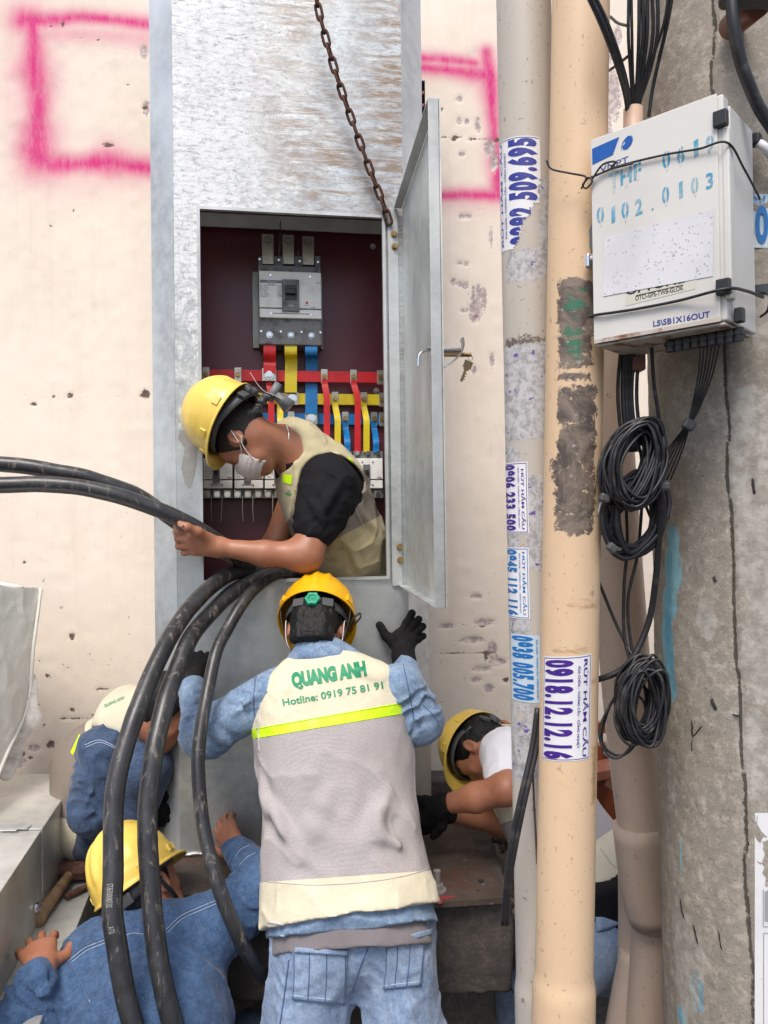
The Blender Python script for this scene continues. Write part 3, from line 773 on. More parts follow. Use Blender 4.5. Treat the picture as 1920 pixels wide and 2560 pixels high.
# ------------------------------------------------------------------ foundation and steel plates
fb = V(0.1, 2.6, -.30)
def slab_prism(poly, z0, z1, bumpy=0.0, h=.02, seed=0):
    """rounded slab from a plan polygon as a signed distance surface"""
    pass
c00 = hit_z(1285, 2245, -.012); 
BX1 = c00[0]; BY0 = c00[1]
def blockf(p):
    q = np.abs(p - np.array([(BX1 - .64) / 2 , (BY0 + 3.0) / 2, -.155], np.float32)) - np.array([(BX1 + .64) / 2 - .012, (3.0 - BY0) / 2 - .012, .143 - .012], np.float32)
    d = np.linalg.norm(np.maximum(q, 0), axis=1) + np.minimum(q.max(1), 0) - .012
    return d + .006 * fbm(p * 9, 3) + .0035 * vnoise(p * 45, 6) + .035 * np.clip((-.2 - p[:, 2]) / .1, 0, 1) * (vnoise(p * 4, 12) > .1) * .4
bv, bf = surf(blockf, (-.70, BY0 - .04, -.34), (BX1 + .05, 3.04, .02), .011)
found = top('concrete_foundation', bv, bf, CONC_BLOCK, fb, 'dark dirty concrete foundation block that carries the tall steel cabinet', 'foundation')
def platepoly(pts, z0, z1, name='base_plate', holes=(), mat=PLATE):
    n = len(pts); vv = [(*p, z0) for p in pts] + [(*p, z1) for p in pts]
    ff = [tuple(range(n))[::-1], tuple(range(n, 2 * n))] + [(i, (i + 1) % n, n + (i + 1) % n, n + i) for i in range(n)]
    return part(name, vv, ff, mat, found, False)
zt = .004
def pp(px, py, z=zt): return tuple(hit_z(px, py, z)[:2])
platepoly([pp(1050, 2258), pp(1278, 2243), pp(1148, 2045), pp(1030, 2045)], -.012, zt)
platepoly([pp(395, 2240), pp(572, 2235), pp(580, 2110), pp(640, 2050), pp(400, 2060)], -.011, zt)
platepoly([pp(640, 2250), pp(1049, 2258), pp(1029, 2045), pp(645, 2048)], -.012, zt + .001)
for (px, py) in ((1093, 2228),):
    c = hit_z(px, py, .004); b = MB(); b.cyl(c, c + V(0, 0, .058), .0105, n=14); b.cyl(c + V(0, 0, .0), c + V(0, 0, .006), .026, n=20); b.cyl(c + V(0, 0, .006), c + V(0, 0, .020), .019, n=6); b.obj('anchor_bolt', RUST if False else m_galv('bolt_zinc', base=(.34, .32, .30)), found)
for (px, py, r) in ((1202, 2203, .010), (1195, 2225, .003)):
    c = hit_z(px, py, .0046); b = MB(); b.cyl(c, c + V(0, 0, .0012), r, n=20); b.obj('plate_hole', INK_BLACK, found)
# red paint splash round the bolt
c = hit_z(1100, 2245, .0052); a = np.linspace(0, 2 * math.pi, 26, endpoint=False); rr = .022 * (1 + .5 * np.sin(a * 3 + 1) + .3 * np.sin(a * 7))
vv = np.stack([c[0] + rr * np.cos(a) * 1.2, c[1] + rr * np.sin(a), np.full(26, c[2])], 1); part('paint_mark', vv, [tuple(range(26))], simple('faded_red_paint', (.22, .03, .03), .7), found, False)
# broken stones and mortar beside and behind the foundation, and grit
stone_m = m_concrete('broken_mortar', (.15, .12, .095))
gv = []; gf = []; gn = 0
ico = bmesh.new(); bmesh.ops.create_icosphere(ico, subdivisions=1, radius=1); ico.verts.index_update(); iv = np.array([list(q.co) for q in ico.verts]); iF = [[q.index for q in g.verts] for g in ico.faces]; ico.free()
def grit(n, fx, fy, fz, s0, s1, name, label, mat, cat='rubble'):
    vs = []; fs = []; k = 0
    for _ in range(n):
        x = rng.uniform(*fx); y = rng.uniform(*fy); s = s0 + (s1 - s0) * rng.random() ** 2.5
        R_ = np.array(Euler(rng.uniform(0, 6, 3)).to_matrix()); vv = (iv * (1 + .35 * rng.standard_normal((len(iv), 1)) * .6)) * V(1, .75, .55) * s
        vs.append(vv @ R_.T + V(x, y, fz(x, y) + s * .3)); fs += [tuple(i + k for i in g) for g in iF]; k += len(iv)
    return top(name, np.vstack(vs), fs, mat, (np.mean(fx), np.mean(fy), 0), label, cat, False, kind='stuff')
grit(900, (BX1 + .0, 1.0), (2.2, 3.0), lambda x, y: -.085 - .35 * max(0, (2.55 - y)), .005, .028, 'rubble', 'broken mortar and stones in the gap right of the foundation', stone_m)
grit(500, (-.9, 2.0), (1.9, 2.9), lambda x, y: -.88, .01, .07, 'pit_rubble', 'loose rubble in the dark pit', stone_m)
# raised bank of soil right of the plate
X, Y_ = np.meshgrid(np.linspace(BX1 + .01, 1.3, 60), np.linspace(2.3, 3.05, 50), indexing='ij')
pz = -.10 - .9 * np.clip((2.52 + .08 * np.sin(X * 9) - Y_), 0, 9) + .03 * fbm(np.stack([X * 9, Y_ * 9, X * 0], -1), 4) + .012 * vnoise(np.stack([X * 45, Y_ * 45, X * 0], -1), 9)
v = np.stack([X, Y_, pz], -1).reshape(-1, 3); i = np.arange(60 * 50).reshape(60, 50)
top('soil_bank', v, np.stack([i[:-1, :-1], i[1:, :-1], i[1:, 1:], i[:-1, 1:]], -1).reshape(-1, 4), m_concrete('rubbly_soil', (.12, .095, .075)), (.8, 2.7, -.1), 'rubbly soil beside the foundation', 'soil', kind='structure')
# low concrete curb at the wall foot, right
b = MB(); q0 = P(1072, 1935, 2.98); b.box((q0[0] + .5, 2.97, q0[2] - .06), (1.05, .12, .12), bev=.01); b.topobj('wall_footing', CONC_BLOCK, (q0[0] + .5, 2.97, q0[2] - .12), 'rough dark footing strip along the wall base right of the cabinet', 'footing', kind='structure')
# ------------------------------------------------------------------ tall galvanised cabinet
TH = math.radians(9.0)
CD = V(math.cos(TH), math.sin(TH), 0); CN = V(-math.sin(TH), math.cos(TH), 0)   # along the front, into the cabinet
_p0 = P(505, 1300, 2.43)
_c = _p0 + CD * .33; CORG = V(_c[0], _c[1], 0.004)
def FQ(px, py, dep=0.0):
    """cabinet-frame point seen at a photo pixel on the plane dep behind the front"""
    l = ray(px, py); o = CORG + CN * dep - V(0, 0, CAMZ)
    t = np.dot(o, CN) / np.dot(l, CN); w = V(0, 0, CAMZ) + l * t - CORG
    return V(np.dot(w, CD), dep, w[2])
def FW(q): return CORG + CD * q[0] + CN * q[1] + V(0, 0, q[2])
cab = empty('steel_cabinet', tuple(CORG), 'tall galvanised steel cabinet with chamfered corners, its door open on coloured busbars and circuit breakers', 'electrical cabinet', rz=TH)
fl, fr = FQ(442, 1300)[0], FQ(1018, 1300)[0]
ol, orr = FQ(386, 1300, .075)[0], FQ(1068, 1300, .075)[0]
ox0, ox1 = FQ(505, 1000)[0], FQ(960, 1000)[0]
oz1 = (FQ(505, 524)[2] + FQ(960, 549)[2]) / 2; oz0 = (FQ(510, 1450)[2] + FQ(965, 1441)[2]) / 2
HT = 2.95; DPT = .46
def cabpart(name, v, f, mat, parent=None, smooth=False, **kw): return part(name, v, f, mat, parent or cab, smooth, world=False, **kw)
def sheet(b, x0, x1, z0, z1, y0, th=.003): b.box(((x0 + x1) / 2, y0 + th / 2, (z0 + z1) / 2), (x1 - x0, th, z1 - z0))
b = MB()
lw = .010
sheet(b, fl, ox0 - lw, 0.002, HT, 0); sheet(b, ox1 + lw, fr, 0.002, HT, 0); sheet(b, ox0 - lw, ox1 + lw, oz1 + lw, HT, 0); sheet(b, ox0 - lw, ox1 + lw, 0.002, oz0 - lw, 0)
b.obj('front_panel', GALV, cab, world=False)
def facet(name, pts, mat):
    n = len(pts) - 1; vs = []; fs = []
    for (x, y) in pts: vs += [(x, y, 0.0), (x, y, HT)]
    for i in range(n): fs.append((2 * i, 2 * i + 2, 2 * i + 3, 2 * i + 1))
    o = cabpart(name, vs, fs, mat); m = o.modifiers.new('thickness', 'SOLIDIFY'); m.thickness = .003; m.offset = 0; return o
facet('corner_facet', [(fl, .0005), (ol, .075)], m_galv('galvanised_corner', base=(.60, .63, .64)))
facet('corner_facet', [(fr, .0005), (orr, .075)], m_galv('galvanised_corner_right', base=(.60, .62, .62)))
facet('side_wall', [(ol, .0755), (ol, DPT)], GALV_DARK); facet('side_wall', [(orr, .0755), (orr, DPT)], GALV_DARK)
# inner lining reveals of the opening
b = MB()
b.box(((ox0 + ox1) / 2, -.003, oz1 + lw / 2), (ox1 - ox0 + 2 * lw, .016, lw)); b.box(((ox0 + ox1) / 2, -.003, oz0 - lw / 2), (ox1 - ox0 + 2 * lw, .016, lw))
b.box((ox0 - lw / 2, -.003, (oz0 + oz1) / 2), (lw, .016, oz1 - oz0)); b.box((ox1 + lw / 2, -.003, (oz0 + oz1) / 2), (lw, .016, oz1 - oz0))
b.obj('opening_rim', GALV_EDGE, cab, world=False)
# raised weld line / outer casing round opening
b = MB()
xx = FQ(975, 900)[0]; b.box((ox1 + lw + .011, -.004, (oz0 + oz1) / 2 + .01), (.009, .010, oz1 - oz0 + .06)); b.obj('door_seal', m_galv('worn_seal_strip', base=(.24, .255, .25), dirt=.5), cab, world=False)
# back mounting panel (painted) and the cross rail above it
PD = .33
b = MB(); b.box(((ol + orr) / 2, PD + .004, (oz0 + oz1) / 2 + .04), (orr - ol - .02, .008, oz1 - oz0 + .34)); b.obj('mounting_panel', MAROON, cab, world=False)
q0 = FQ(503, 533, PD - .03); q1 = FQ(955, 590, PD - .03); zr = (FQ(503, 535, PD - .03)[2] + FQ(503, 562, PD - .03)[2]) / 2
b = MB(); zA = FQ(720, 544, PD - .03)[2]; zB = FQ(720, 575, PD - .03)[2]
b.box(((ol + orr) / 2, PD - .03, (zA + zB) / 2), (orr - ol - .02, .004, zA - zB)); b.box(((ol + orr) / 2, PD - .02, zA), (orr - ol - .02, .03, .004)); b.obj('cross_rail', simple('pale_zinc_rail', (.62, .66, .68), .5, .2, layers=[(7, 5, (.48, .52, .54), .4, .65)]), cab, world=False)
def hexbolt(b, c, r, h=.006, n_=V(0, -1, 0), washer=True):
    c = np.asarray(c, float)
    if washer: b.cyl(c, c + n_ * h * .3, r * 1.35, n=18)
    b.cyl(c + n_ * h * .3, c + n_ * (h * 1.3), r, n=6)
for (px, py) in ((932, 616), (941, 977)):
    q = FQ(px, py, PD); b = MB(); hexbolt(b, q, .008); b.obj('panel_bolt', m_galv('dull_bolt'), cab, world=False)

# --- main breaker
def R4(x0, y0, x1, y1, d):
    """rect in photo pixels -> centre x,z and size in the cabinet frame at depth d"""
    a = FQ(x0, (y0 + y1) / 2, d); c = FQ(x1, (y0 + y1) / 2, d); t = FQ((x0 + x1) / 2, y0, d); u = FQ((x0 + x1) / 2, y1, d)
    return (a[0] + c[0]) / 2, (t[2] + u[2]) / 2, abs(c[0] - a[0]), abs(t[2] - u[2])
brk = link('main_breaker', None, cab); brk['label'] = 'large grey circuit breaker at the top of the panel'
def pbox(name, r, d, th, mat, parent, bev=.0015, **kw):
    x, z, w, h = R4(*r, d); b = MB(); b.box((x, d + th / 2, z), (w, th, h), bev=min(bev, w / 3, h / 3, th / 3)); return b.obj(name, mat, parent, world=False, **kw)
bD = PD - .115
pbox('mounting_bracket', (631, 679, 648, 870), PD - .02, .012, m_galv('bracket_zinc', base=(.30, .31, .27)), brk)
pbox('mounting_bracket', (802, 690, 807, 873), PD - .02, .012, m_galv('bracket_zinc', base=(.30, .31, .27)), brk)
pbox('case', (646, 664, 803, 862), bD + .012, .10, PLAST_DARK, brk, .003)
for (a, c) in ((646, 655), (685, 708), (737, 757), (788, 801)): pbox('terminal_barrier', (a, 640, c, 668), bD + .02, .085, PLAST_DARK, brk, .002)
for (a, c) in ((648, 660), (690, 711), (744, 763), (795, 806)): pbox('terminal_barrier', (a, 822, c, 862), bD + .015, .085, PLAST_DARK, brk, .002)
pbox('cover', (648, 679, 803, 770), bD, .02, PLAST_GREY, brk, .002); pbox('cover', (649, 773, 804, 795), bD, .02, PLAST_GREY, brk, .002)
pbox('lever_frame', (705, 698, 748, 778), bD - .008, .01, PLAST_DARK, brk, .002); pbox('lever_slot', (713, 712, 742, 750), bD - .0095, .003, PLAST_BLACK, brk, .001)
pbox('lever', (715, 720, 740, 734), bD - .022, .015, PLAST_BLACK, brk, .003)
for (px, py) in ((676, 688), (775, 692), (678, 784), (777, 788), (649, 648), (697, 650), (749, 653), (795, 655), (702, 829), (754, 830), (653, 828), (801, 831)):
    q = FQ(px, py, bD - .001); b = MB(); b.cyl(q, q + V(0, -.002, 0), .0038, n=12); b.obj('screw', CHROME, brk, world=False)
q = FQ(767, 757, bD - .001); b = MB(); b.cyl(q, q + V(0, -.003, 0), .0042, n=14); b.obj('test_button', INK_RED, brk, world=False)
pbox('name_strip', (650, 700, 704, 707), bD - .0014, .001, INK_BLUEGREY, brk, 0)
pbox('cover_groove', (678, 783, 776, 784.5), bD - .0012, .001, INK_GREY, brk, 0); pbox('cover_groove', (649, 770, 804, 773), bD + .006, .005, PLAST_DARK, brk, 0)
def plate_text(s, r, d, mat, parent, bold=0.0, name='lettering', zrot=0):
    x, z, w, h = R4(*r, d); bm = fit2d(s, w, h, bold); v, f = bm_arr(bm)
    return part(name, np.stack([x + v[:, 0], np.full(len(v), d), z + v[:, 1]], 1), f, mat, parent, False, world=False)
plate_text('Metasol', (668, 701, 690, 706), bD - .003, WHITE_PAPER, brk); plate_text('ABN 803c', (668, 709, 688, 714), bD - .0018, INK_GREY, brk)
for k, s in enumerate(('Ue   690V', 'Ui   750V', 'Uimp 8kV', 'In   800A', 'Icu  37kA', 'Ics 100%', 'IEC 60947-2')): plate_text(s, (651, 712 + k * 4.6, 668 + 3 * (k % 3), 715 + k * 4.6), bD - .0018, INK_GREY, brk)
for k in range(6): plate_text('AC 380V', (692, 713 + k * 4.6, 703, 716 + k * 4.6), bD - .0018, INK_GREY, brk)
plate_text('C E', (695, 737, 704, 743), bD - .0018, INK_BLACK, brk); plate_text('LS', (779, 767, 788, 770), bD - .0018, INK_BLACK, brk, .02); plate_text('PUSH TO TRIP', (760, 763, 775, 765), bD - .0018, INK_GREY, brk)
plate_text('800A', (722, 762, 735, 766), bD - .0095, WHITE_PAPER, brk); plate_text('800A', (790, 706, 803, 709), bD - .0018, INK_GREY, brk)
for i, (x0, x1, y0, y1) in enumerate(((655, 684, 585, 660), (707, 735, 587, 660), (756, 785, 591, 662))):
    t_ = pbox('terminal_bar', (x0, y0, x1, y1), bD + .035, .006, TIN, brk, .001)
    q = FQ((x0 + x1) / 2, y0 + 15, bD + .035); b = MB(); hexbolt(b, q, .0115, .010); b.obj('terminal_bolt', m_galv('steel_bolt', base=(.35, .34, .30)), brk, world=False)
for i, (cx, y) in enumerate(((674, 838), (727, 839), (778, 840))):
    q = FQ(cx, y, bD + .02); b = MB(); b.cyl(q, q + V(0, -.008, 0), .012, n=20); b.cyl(q + V(0, -.008, 0), q + V(0, -.012, 0), .007, n=16); b.obj('terminal_bolt', CHROME, brk, world=False)
# long cable-tie ends sticking up
for pts in (((696, 655), (699, 620), (701, 552)), ((749, 650), (747, 640), (744, 626))):
    b = MB(); v, f = ribbon([FQ(px, py, bD + .01 - .01 * k) for k, (px, py) in enumerate(pts)], V(1, 0, 0), .004, .001); b.add(v, f); b.obj('tie_tail', BAND, brk, world=False)

# --- straps and busbars
def strap(pts, width_px, mat, parent=cab, name='strap', th=.004, label=None):
    """pts (px,py,depth) in the cabinet frame"""
    q = [FQ(*p) for p in pts]; w = width_px / 1923 * 2.85
    s = spline(q, .006); v, f = ribbon(s, V(1, 0, 0), w, th)
    o = part(name, v, f, mat, parent, False, world=False)
    if label: o['label'] = label
    return o
BB = PD - .055
for (xc, y1, mat, nm, d2, tq) in ((674, 933, BUS_RED, 'red', BB - .012, 924), (727, 981, BUS_YEL, 'yellow', BB + .008, 975), (778, 1035, BUS_BLU, 'blue', BB + .028, 1028)):
    strap([(xc, 838, bD + .03), (xc, 852, bD + .026), (xc, 862, bD + .024), (xc, 868, bD + .024)], 28, TIN, name='strap_end')
    strap([(xc, 862, bD + .021), (xc, 885, bD + .021), (xc + 1, 905, d2 - .010), (xc, y1 - 20, d2 - .012), (xc, y1, d2 - .012)], 29, mat, name='main_strap', label=nm + ' sleeved strap below the large breaker')
def bar(y0l, y1l, y0r, y1r, d, mat, name='busbar', label=None):
    a = FQ(495, (y0l + y1l) / 2, d); c = FQ(966, (y0r + y1r) / 2, d); z = (a[2] + c[2]) / 2; h = abs(FQ(495, y0l, d)[2] - FQ(495, y1l, d)[2])
    b = MB(); b.box(((ol + orr) / 2, d + .003, z), (orr - ol - .04, .006, h), bev=.001); o = b.obj(name, mat, cab, world=False); o['label'] = label; return z, h
zR, hR = bar(920, 948, 932, 961, BB, BUS_RED, label='upper busbar in red sleeve')
zY, hY = bar(980, 1008, 985, 1015, BB + .02, BUS_YEL, label='middle busbar in yellow sleeve')
zB_, hB_ = bar(1031, 1059, 1034, 1063, BB + .04, BUS_BLU, label='lower busbar in blue sleeve')
def clampat(px, z, d, w=.024, h=.052, big=False):
    x = FQ(px, 960, d)[0]; b = MB(); b.box((x, d - .002, z), (w, .003, h), bev=.0008); o = b.obj('clamp_plate', TIN, cab, world=False)
    b = MB(); hexbolt(b, (x, d - .0035, z), .0075 if not big else .012, .007 if not big else .011); b.obj('clamp_bolt', BRASS if not big else CHROME, o, world=False)
for px in (515, 595, 811, 884, 951): clampat(px, zR, BB - .001)
clampat(673, zR, BB - .0165, .050, .044, True)
for px in (837, 909, 955): clampat(px, zY, BB + .019)
clampat(730, zY, BB + .019, .045, .044, True)
for px in (727, 862, 934, 955): clampat(px, zB_, BB + .039)
clampat(777, zB_, BB + .024, .045, .046, True)
LB = PD - .085
def branch(x0, x1, y0, y1, d0, mat, w, label):
    strap([(x0, y0, d0), (x0, y0 + 12, d0), (x0 + (x1 - x0) * .3, y0 + 22, d0 - .006), (x1, y0 + 48, LB + .012), (x1, (y0 + 60 + y1) / 2, LB + .010), (x1, y1, LB + .010)], w, mat, name='branch_strap', th=.003)
for (a, c, y0) in ((812, 817, 950), (885, 894, 952), (673, 678, 950)): branch(a, c, y0 - 2, 1130, BB - .006, BUS_RED, 15, '')
for (a, c, y0) in ((838, 844, 1003), (909, 916, 1003), (700, 701, 1008)): branch(a, c, y0, 1130, BB + .013, BUS_YEL, 15, '')
for (a, c, y0) in ((863, 868, 1052), (934, 940, 1054), (729, 729, 1053)): branch(a, c, y0, 1132, BB + .033, BUS_BLU, 15, '')
# small print along the sleeves
for (px, y0, n_) in ((727, 880, 6), (778, 880, 8), (674, 890, 2)):
    for k in range(n_):
        q = FQ(px + 1, y0 + k * 18, bD); 
        b = MB(); b.box((q[0], (bD + .0185) if y0 + k * 18 < 888 else BB - .018 + (0.02 if px == 727 else .04 if px == 778 else 0), FQ(px, y0 + k * 18, BB)[2]), (.0022, .0008, .014)); b.obj('sleeve_print', INK_BLACK, cab, world=False)
# --- row of smaller breakers
def small_breaker(x0, x1, yo=0.0, label=None):
    e = link('branch_breaker', None, cab)
    if label: e['label'] = label
    m = 8.65; w = (x1 - x0)
    X = lambda u: x0 + w * u
    pbox('case', (X(.0), 1128 + yo, X(1), 1246 + yo), LB + .014, .07, PLAST_DARK, e, .002)
    pbox('cover', (X(.015), 1146 + yo, X(.985), 1198 + yo), LB, .02, PLAST_GREY, e, .002); pbox('cover', (X(.015), 1201 + yo, X(.985), 1221 + yo), LB, .02, PLAST_GREY, e, .002)
    pbox('lever_frame', (X(.33), 1161 + yo, X(.56), 1206 + yo), LB - .006, .008, PLAST_DARK, e, .001); pbox('lever', (X(.38), 1174 + yo, X(.52), 1184 + yo), LB - .016, .012, PLAST_BLACK, e, .002)
    for u in (.12, .47, .82):
        pbox('terminal', (X(u - .12), 1226 + yo, X(u + .12), 1245 + yo), LB + .008, .02, TIN, e, .001)
        q = FQ(X(u), 1236 + yo, LB + .006); b = MB(); b.cyl(q, q + V(0, -.003, 0), .0095, n=16); b.cyl(q + V(0, -.003, 0), q + V(0, -.0045, 0), .005, n=12); b.obj('terminal_bolt', CHROME, e, world=False)
        q = FQ(X(u), 1133 + yo, LB + .008); b = MB(); b.cyl(q, q + V(0, -.006, 0), .008, n=16); b.obj('terminal_bolt', CHROME, e, world=False)
    for u, y in ((.3, 1155), (.65, 1155), (.3, 1212), (.65, 1212)):
        q = FQ(X(u), y + yo, LB - .001); b = MB(); b.cyl(q, q + V(0, -.0015, 0), .003, n=10); b.obj('screw', INK_GREY, e, world=False)
    pbox('cover_groove', (X(.3), 1211.3 + yo, X(.65), 1212.6 + yo), LB - .0012, .001, INK_GREY, e, 0)
    plate_text('LS', (X(.80), 1192 + yo, X(.88), 1196 + yo), LB - .0012, INK_BLACK, e, .02)
    q = R4(X(.89), 1192 + yo, X(.94), 1196 + yo, LB); b = MB(); b.box((q[0], LB - .001, q[1]), (q[2], .001, q[3])); b.obj('brand_square', INK_RED, e, world=False)
    plate_text('C E', (X(.1), 1190 + yo, X(.2), 1194 + yo), LB - .0012, INK_BLACK, e)
    for k in range(5): plate_text('AC 415V 250A', (X(.06), 1166 + 4 * k + yo, X(.30), 1169 + 4 * k + yo), LB - .0012, INK_GREY, e)
    for u in (.29, .64):
        b = MB(); b.tube([FQ(X(u), 1240 + yo, LB), FQ(X(u - .01), 1270 + yo, LB - .02), FQ(X(u - .01) + rng.uniform(-3, 3), 1303 + yo, LB - .03)], .0013, 5); b.obj('tie_tail', CLEAR_GREY, e, world=False)
small_breaker(507, 582, 0, 'leftmost of the small breakers'); small_breaker(585, 659); small_breaker(661, 734); small_breaker(808, 881); small_breaker(884, 958, label='rightmost of the small breakers')
# cabinet lid
b = MB(); b.box(((ol + orr) / 2, DPT / 2, HT), (orr - ol, DPT, .006)); b.obj('roof_sheet', GALV_DARK, cab, world=False)
# painted repair smear left of the opening
pts = [(452, 1075), (478, 1075), (492, 1100), (494, 1150), (487, 1190), (475, 1222), (462, 1210), (455, 1170), (462, 1120), (446, 1095)]
vv = [FQ(px + rng.uniform(-2, 2), py, -.0012) for px, py in pts]; part('grey_smear', vv, [tuple(range(len(vv)))], simple('grey_putty', (.27, .27, .26), .7, layers=[(30, 4, (.34, .34, .33), .4, .7)]), cab, False, world=False)
# rough weld bead at the foot
b = MB(); 
pp_ = [FQ(0, 0)] ; xs = np.linspace(fl, fr, 60); b.tube([(ol, .075, .006)] + [(x, -.003 - .002 * rng.random(), .006 + .003 * rng.random()) for x in xs] + [(orr, .075, .006)], .0045, 6); b.obj('weld_bead', GALV_EDGE, cab, world=False)

# --- open door, nearly square to the front
def cw(p): w = np.asarray(p, float) - CORG; return V(np.dot(w, CD), np.dot(w, CN), w[2])
H = FQ(990, 1000, -.012); Fp = cw(P(1077, 860, 1.86))
dz1 = oz1 + .035; dz0 = oz0 - .032
dd = unit(V(Fp[0] - H[0], Fp[1] - H[1], 0)); dn = V(-dd[1], dd[0], 0)           # dn: away from the tray's inside
if dn[0] < 0: dn = -dn
L = np.linalg.norm((Fp - H)[:2]); TR = .030
door = link('door', None, cab); door['label'] = 'open galvanised door swung out to the right'
def dq(s, o, z): return V(H[0], H[1], 0) + dd * s + dn * o + V(0, 0, z)
M3 = np.stack([dd, dn, V(0, 0, 1)], 1)
b = MB(); b.box(dq(L / 2, TR, (dz0 + dz1) / 2), (L, .003, dz1 - dz0), M3); b.obj('door_sheet', GALV_DOOR, door, world=False)
b = MB(); b.box(dq(L - .0015, TR / 2 - .001, (dz0 + dz1) / 2), (.0035, TR - .004, dz1 - dz0), M3, bev=.001); b.obj('edge_flange', m_galv('galvanised_flange', base=(.52, .54, .54)), door, world=False, label='free edge flange')
b = MB(); b.box(dq(L / 2 - .002, TR / 2 - .001, dz1 - .0015), (L - .006, TR - .004, .003), M3); b.obj('edge_flange', GALV_DARK, door, world=False)
b = MB(); b.box(dq(L / 2 - .002, TR / 2 - .001, dz0 + .0015), (L - .006, TR - .004, .003), M3); b.obj('edge_flange', m_galv('rusty_galvanised', dirt=.8), door, world=False)
x0 = FQ(975, 1000, -.008)[0]; x1 = FQ(1000, 1000, -.008)[0]
b = MB(); b.box(((x0 + x1) / 2, -.009, (dz0 + dz1) / 2), (x1 - x0, .003, dz1 - dz0)); hs = b.obj('hinge_strip', GALV_EDGE, door, world=False)
for (px, py) in ((985, 586), (987, 617), (1000, 1368), (1001, 1400)):
    q = FQ(px, py, -.011); b = MB(); hexbolt(b, q, .0085, .008); b.obj('hinge_bolt', BRASS, door, world=False)
# latch: bent rod inside, chrome handle and key outside
zh = cw(P(1085, 875, 1.92))[2]
b = MB(); s = L - .05
b.cyl(dq(s, TR - .012, zh), dq(s, TR + .055, zh), .007, n=14); b.cyl(dq(s, -.002, zh), dq(s, TR, zh), .006, n=6); b.obj('lock_barrel', CHROME, door, world=False)
b = MB(); b.tube(spline([dq(s, .004, zh), dq(s + .004, -.004, zh - .004), dq(s + .01, -.022, zh - .016), dq(s + .012, -.026, zh - .045)], .004), .003, 8); b.obj('latch_rod', CHROME, door, world=False)
b = MB(); v, f = ribbon(spline([dq(s, TR + .058, zh + .028), dq(s, TR + .06, zh + .01), dq(s, TR + .052, zh - .012), dq(s, TR + .03, zh - .034), dq(s, TR + .012, zh - .045)], .004), dd, .022, .005); b.add(v, f); b.obj('handle', CHROME, door, world=False)
b = MB(); b.cyl(dq(s - .004, TR, zh - .012), dq(s - .004, TR + .082, zh - .012), .0055, n=12); b.obj('lock_cylinder', BRASS, door, world=False)
ko = dq(s - .004, TR + .080, zh - .02)
b = MB(); kk = M3 @ np.array([[0, 0, 1], [1, 0, 0], [0, 1, 0]], float)
b.tube([ko + .006 * (dn * math.cos(a) + V(0, 0, 1) * math.sin(a)) for a in np.linspace(0, 6.28, 14)], .001, 5); b.obj('key_ring', CHROME, door, world=False)
RK = np.array(Matrix.Rotation(math.radians(-22), 3, Vector(dd)))
def kbox(b, c, size): b.box(ko + (RK @ (M3 @ np.asarray(c, float))), size, RK @ M3, bev=.0006)
b = MB(); kbox(b, (0, 0, -.018), (.002, .022, .020)); kbox(b, (0, 0, -.030), (.002, .014, .006)); kbox(b, (0, -.001, -.048), (.002, .007, .032))
for k in range(3): kbox(b, (0, .004, -.042 - .007 * k), (.002, .004, .003))
b.obj('key', simple('worn_brass_key', (.24, .19, .12), .4, .8), door, world=False)

# ------------------------------------------------------------------ rusty hoist chain
cp0 = FW(FQ(782, -60, -.10)); pts = [FW(FQ(786, -40, -.11)), FW(FQ(800, 40, -.10)), FW(FQ(842, 190, -.08)), FW(FQ(905, 370, -.055)), FW(FQ(958, 510, -.03)), FW(FQ(970, 545, -.022))]
sp = spline(pts, .001); arc = np.concatenate([[0], np.cumsum(np.linalg.norm(np.diff(sp, axis=0), axis=1))])
pitch = .0405
a = np.linspace(0, 2 * math.pi, 24, endpoint=False)
lw_, ll_ = .0095, .0165
lk = np.stack([lw_ * np.sign(np.cos(a)) * np.abs(np.cos(a)) ** .8, np.zeros(24), (ll_ * np.sign(np.sin(a)) * np.abs(np.sin(a)) ** .8) + np.where(np.sin(a) > 0, .008, -.008)], 1)
lv, lf = tube(lk, .0047, 8, closed=True); link_me = mesh('chain_link', lv, lf, RUST)
chain_o = empty('hoist_chain', tuple(sp[-1]), 'rusty brown steel chain hanging across the cabinet front to the door hinge', 'chain')
k = 0; s_ = 0.0
while s_ < arc[-1]:
    i = min(np.searchsorted(arc, s_), len(sp) - 2); p_ = sp[i]; t_ = unit(sp[i + 1] - sp[i]); u_ = unit(np.cross(t_, V(0, 1, 0))); w_ = np.cross(t_, u_)
    an = math.radians(20 + 90 * (k % 2) + rng.uniform(-9, 9)); X_ = u_ * math.cos(an) + w_ * math.sin(an); Y2 = np.cross(t_, X_)
    o = link('link', link_me, chain_o); M = Matrix(np.stack([X_, Y2, t_], 1).tolist()).to_4x4(); M.translation = Vector(p_ - sp[-1]); o.matrix_local = M
    k += 1; s_ += pitch
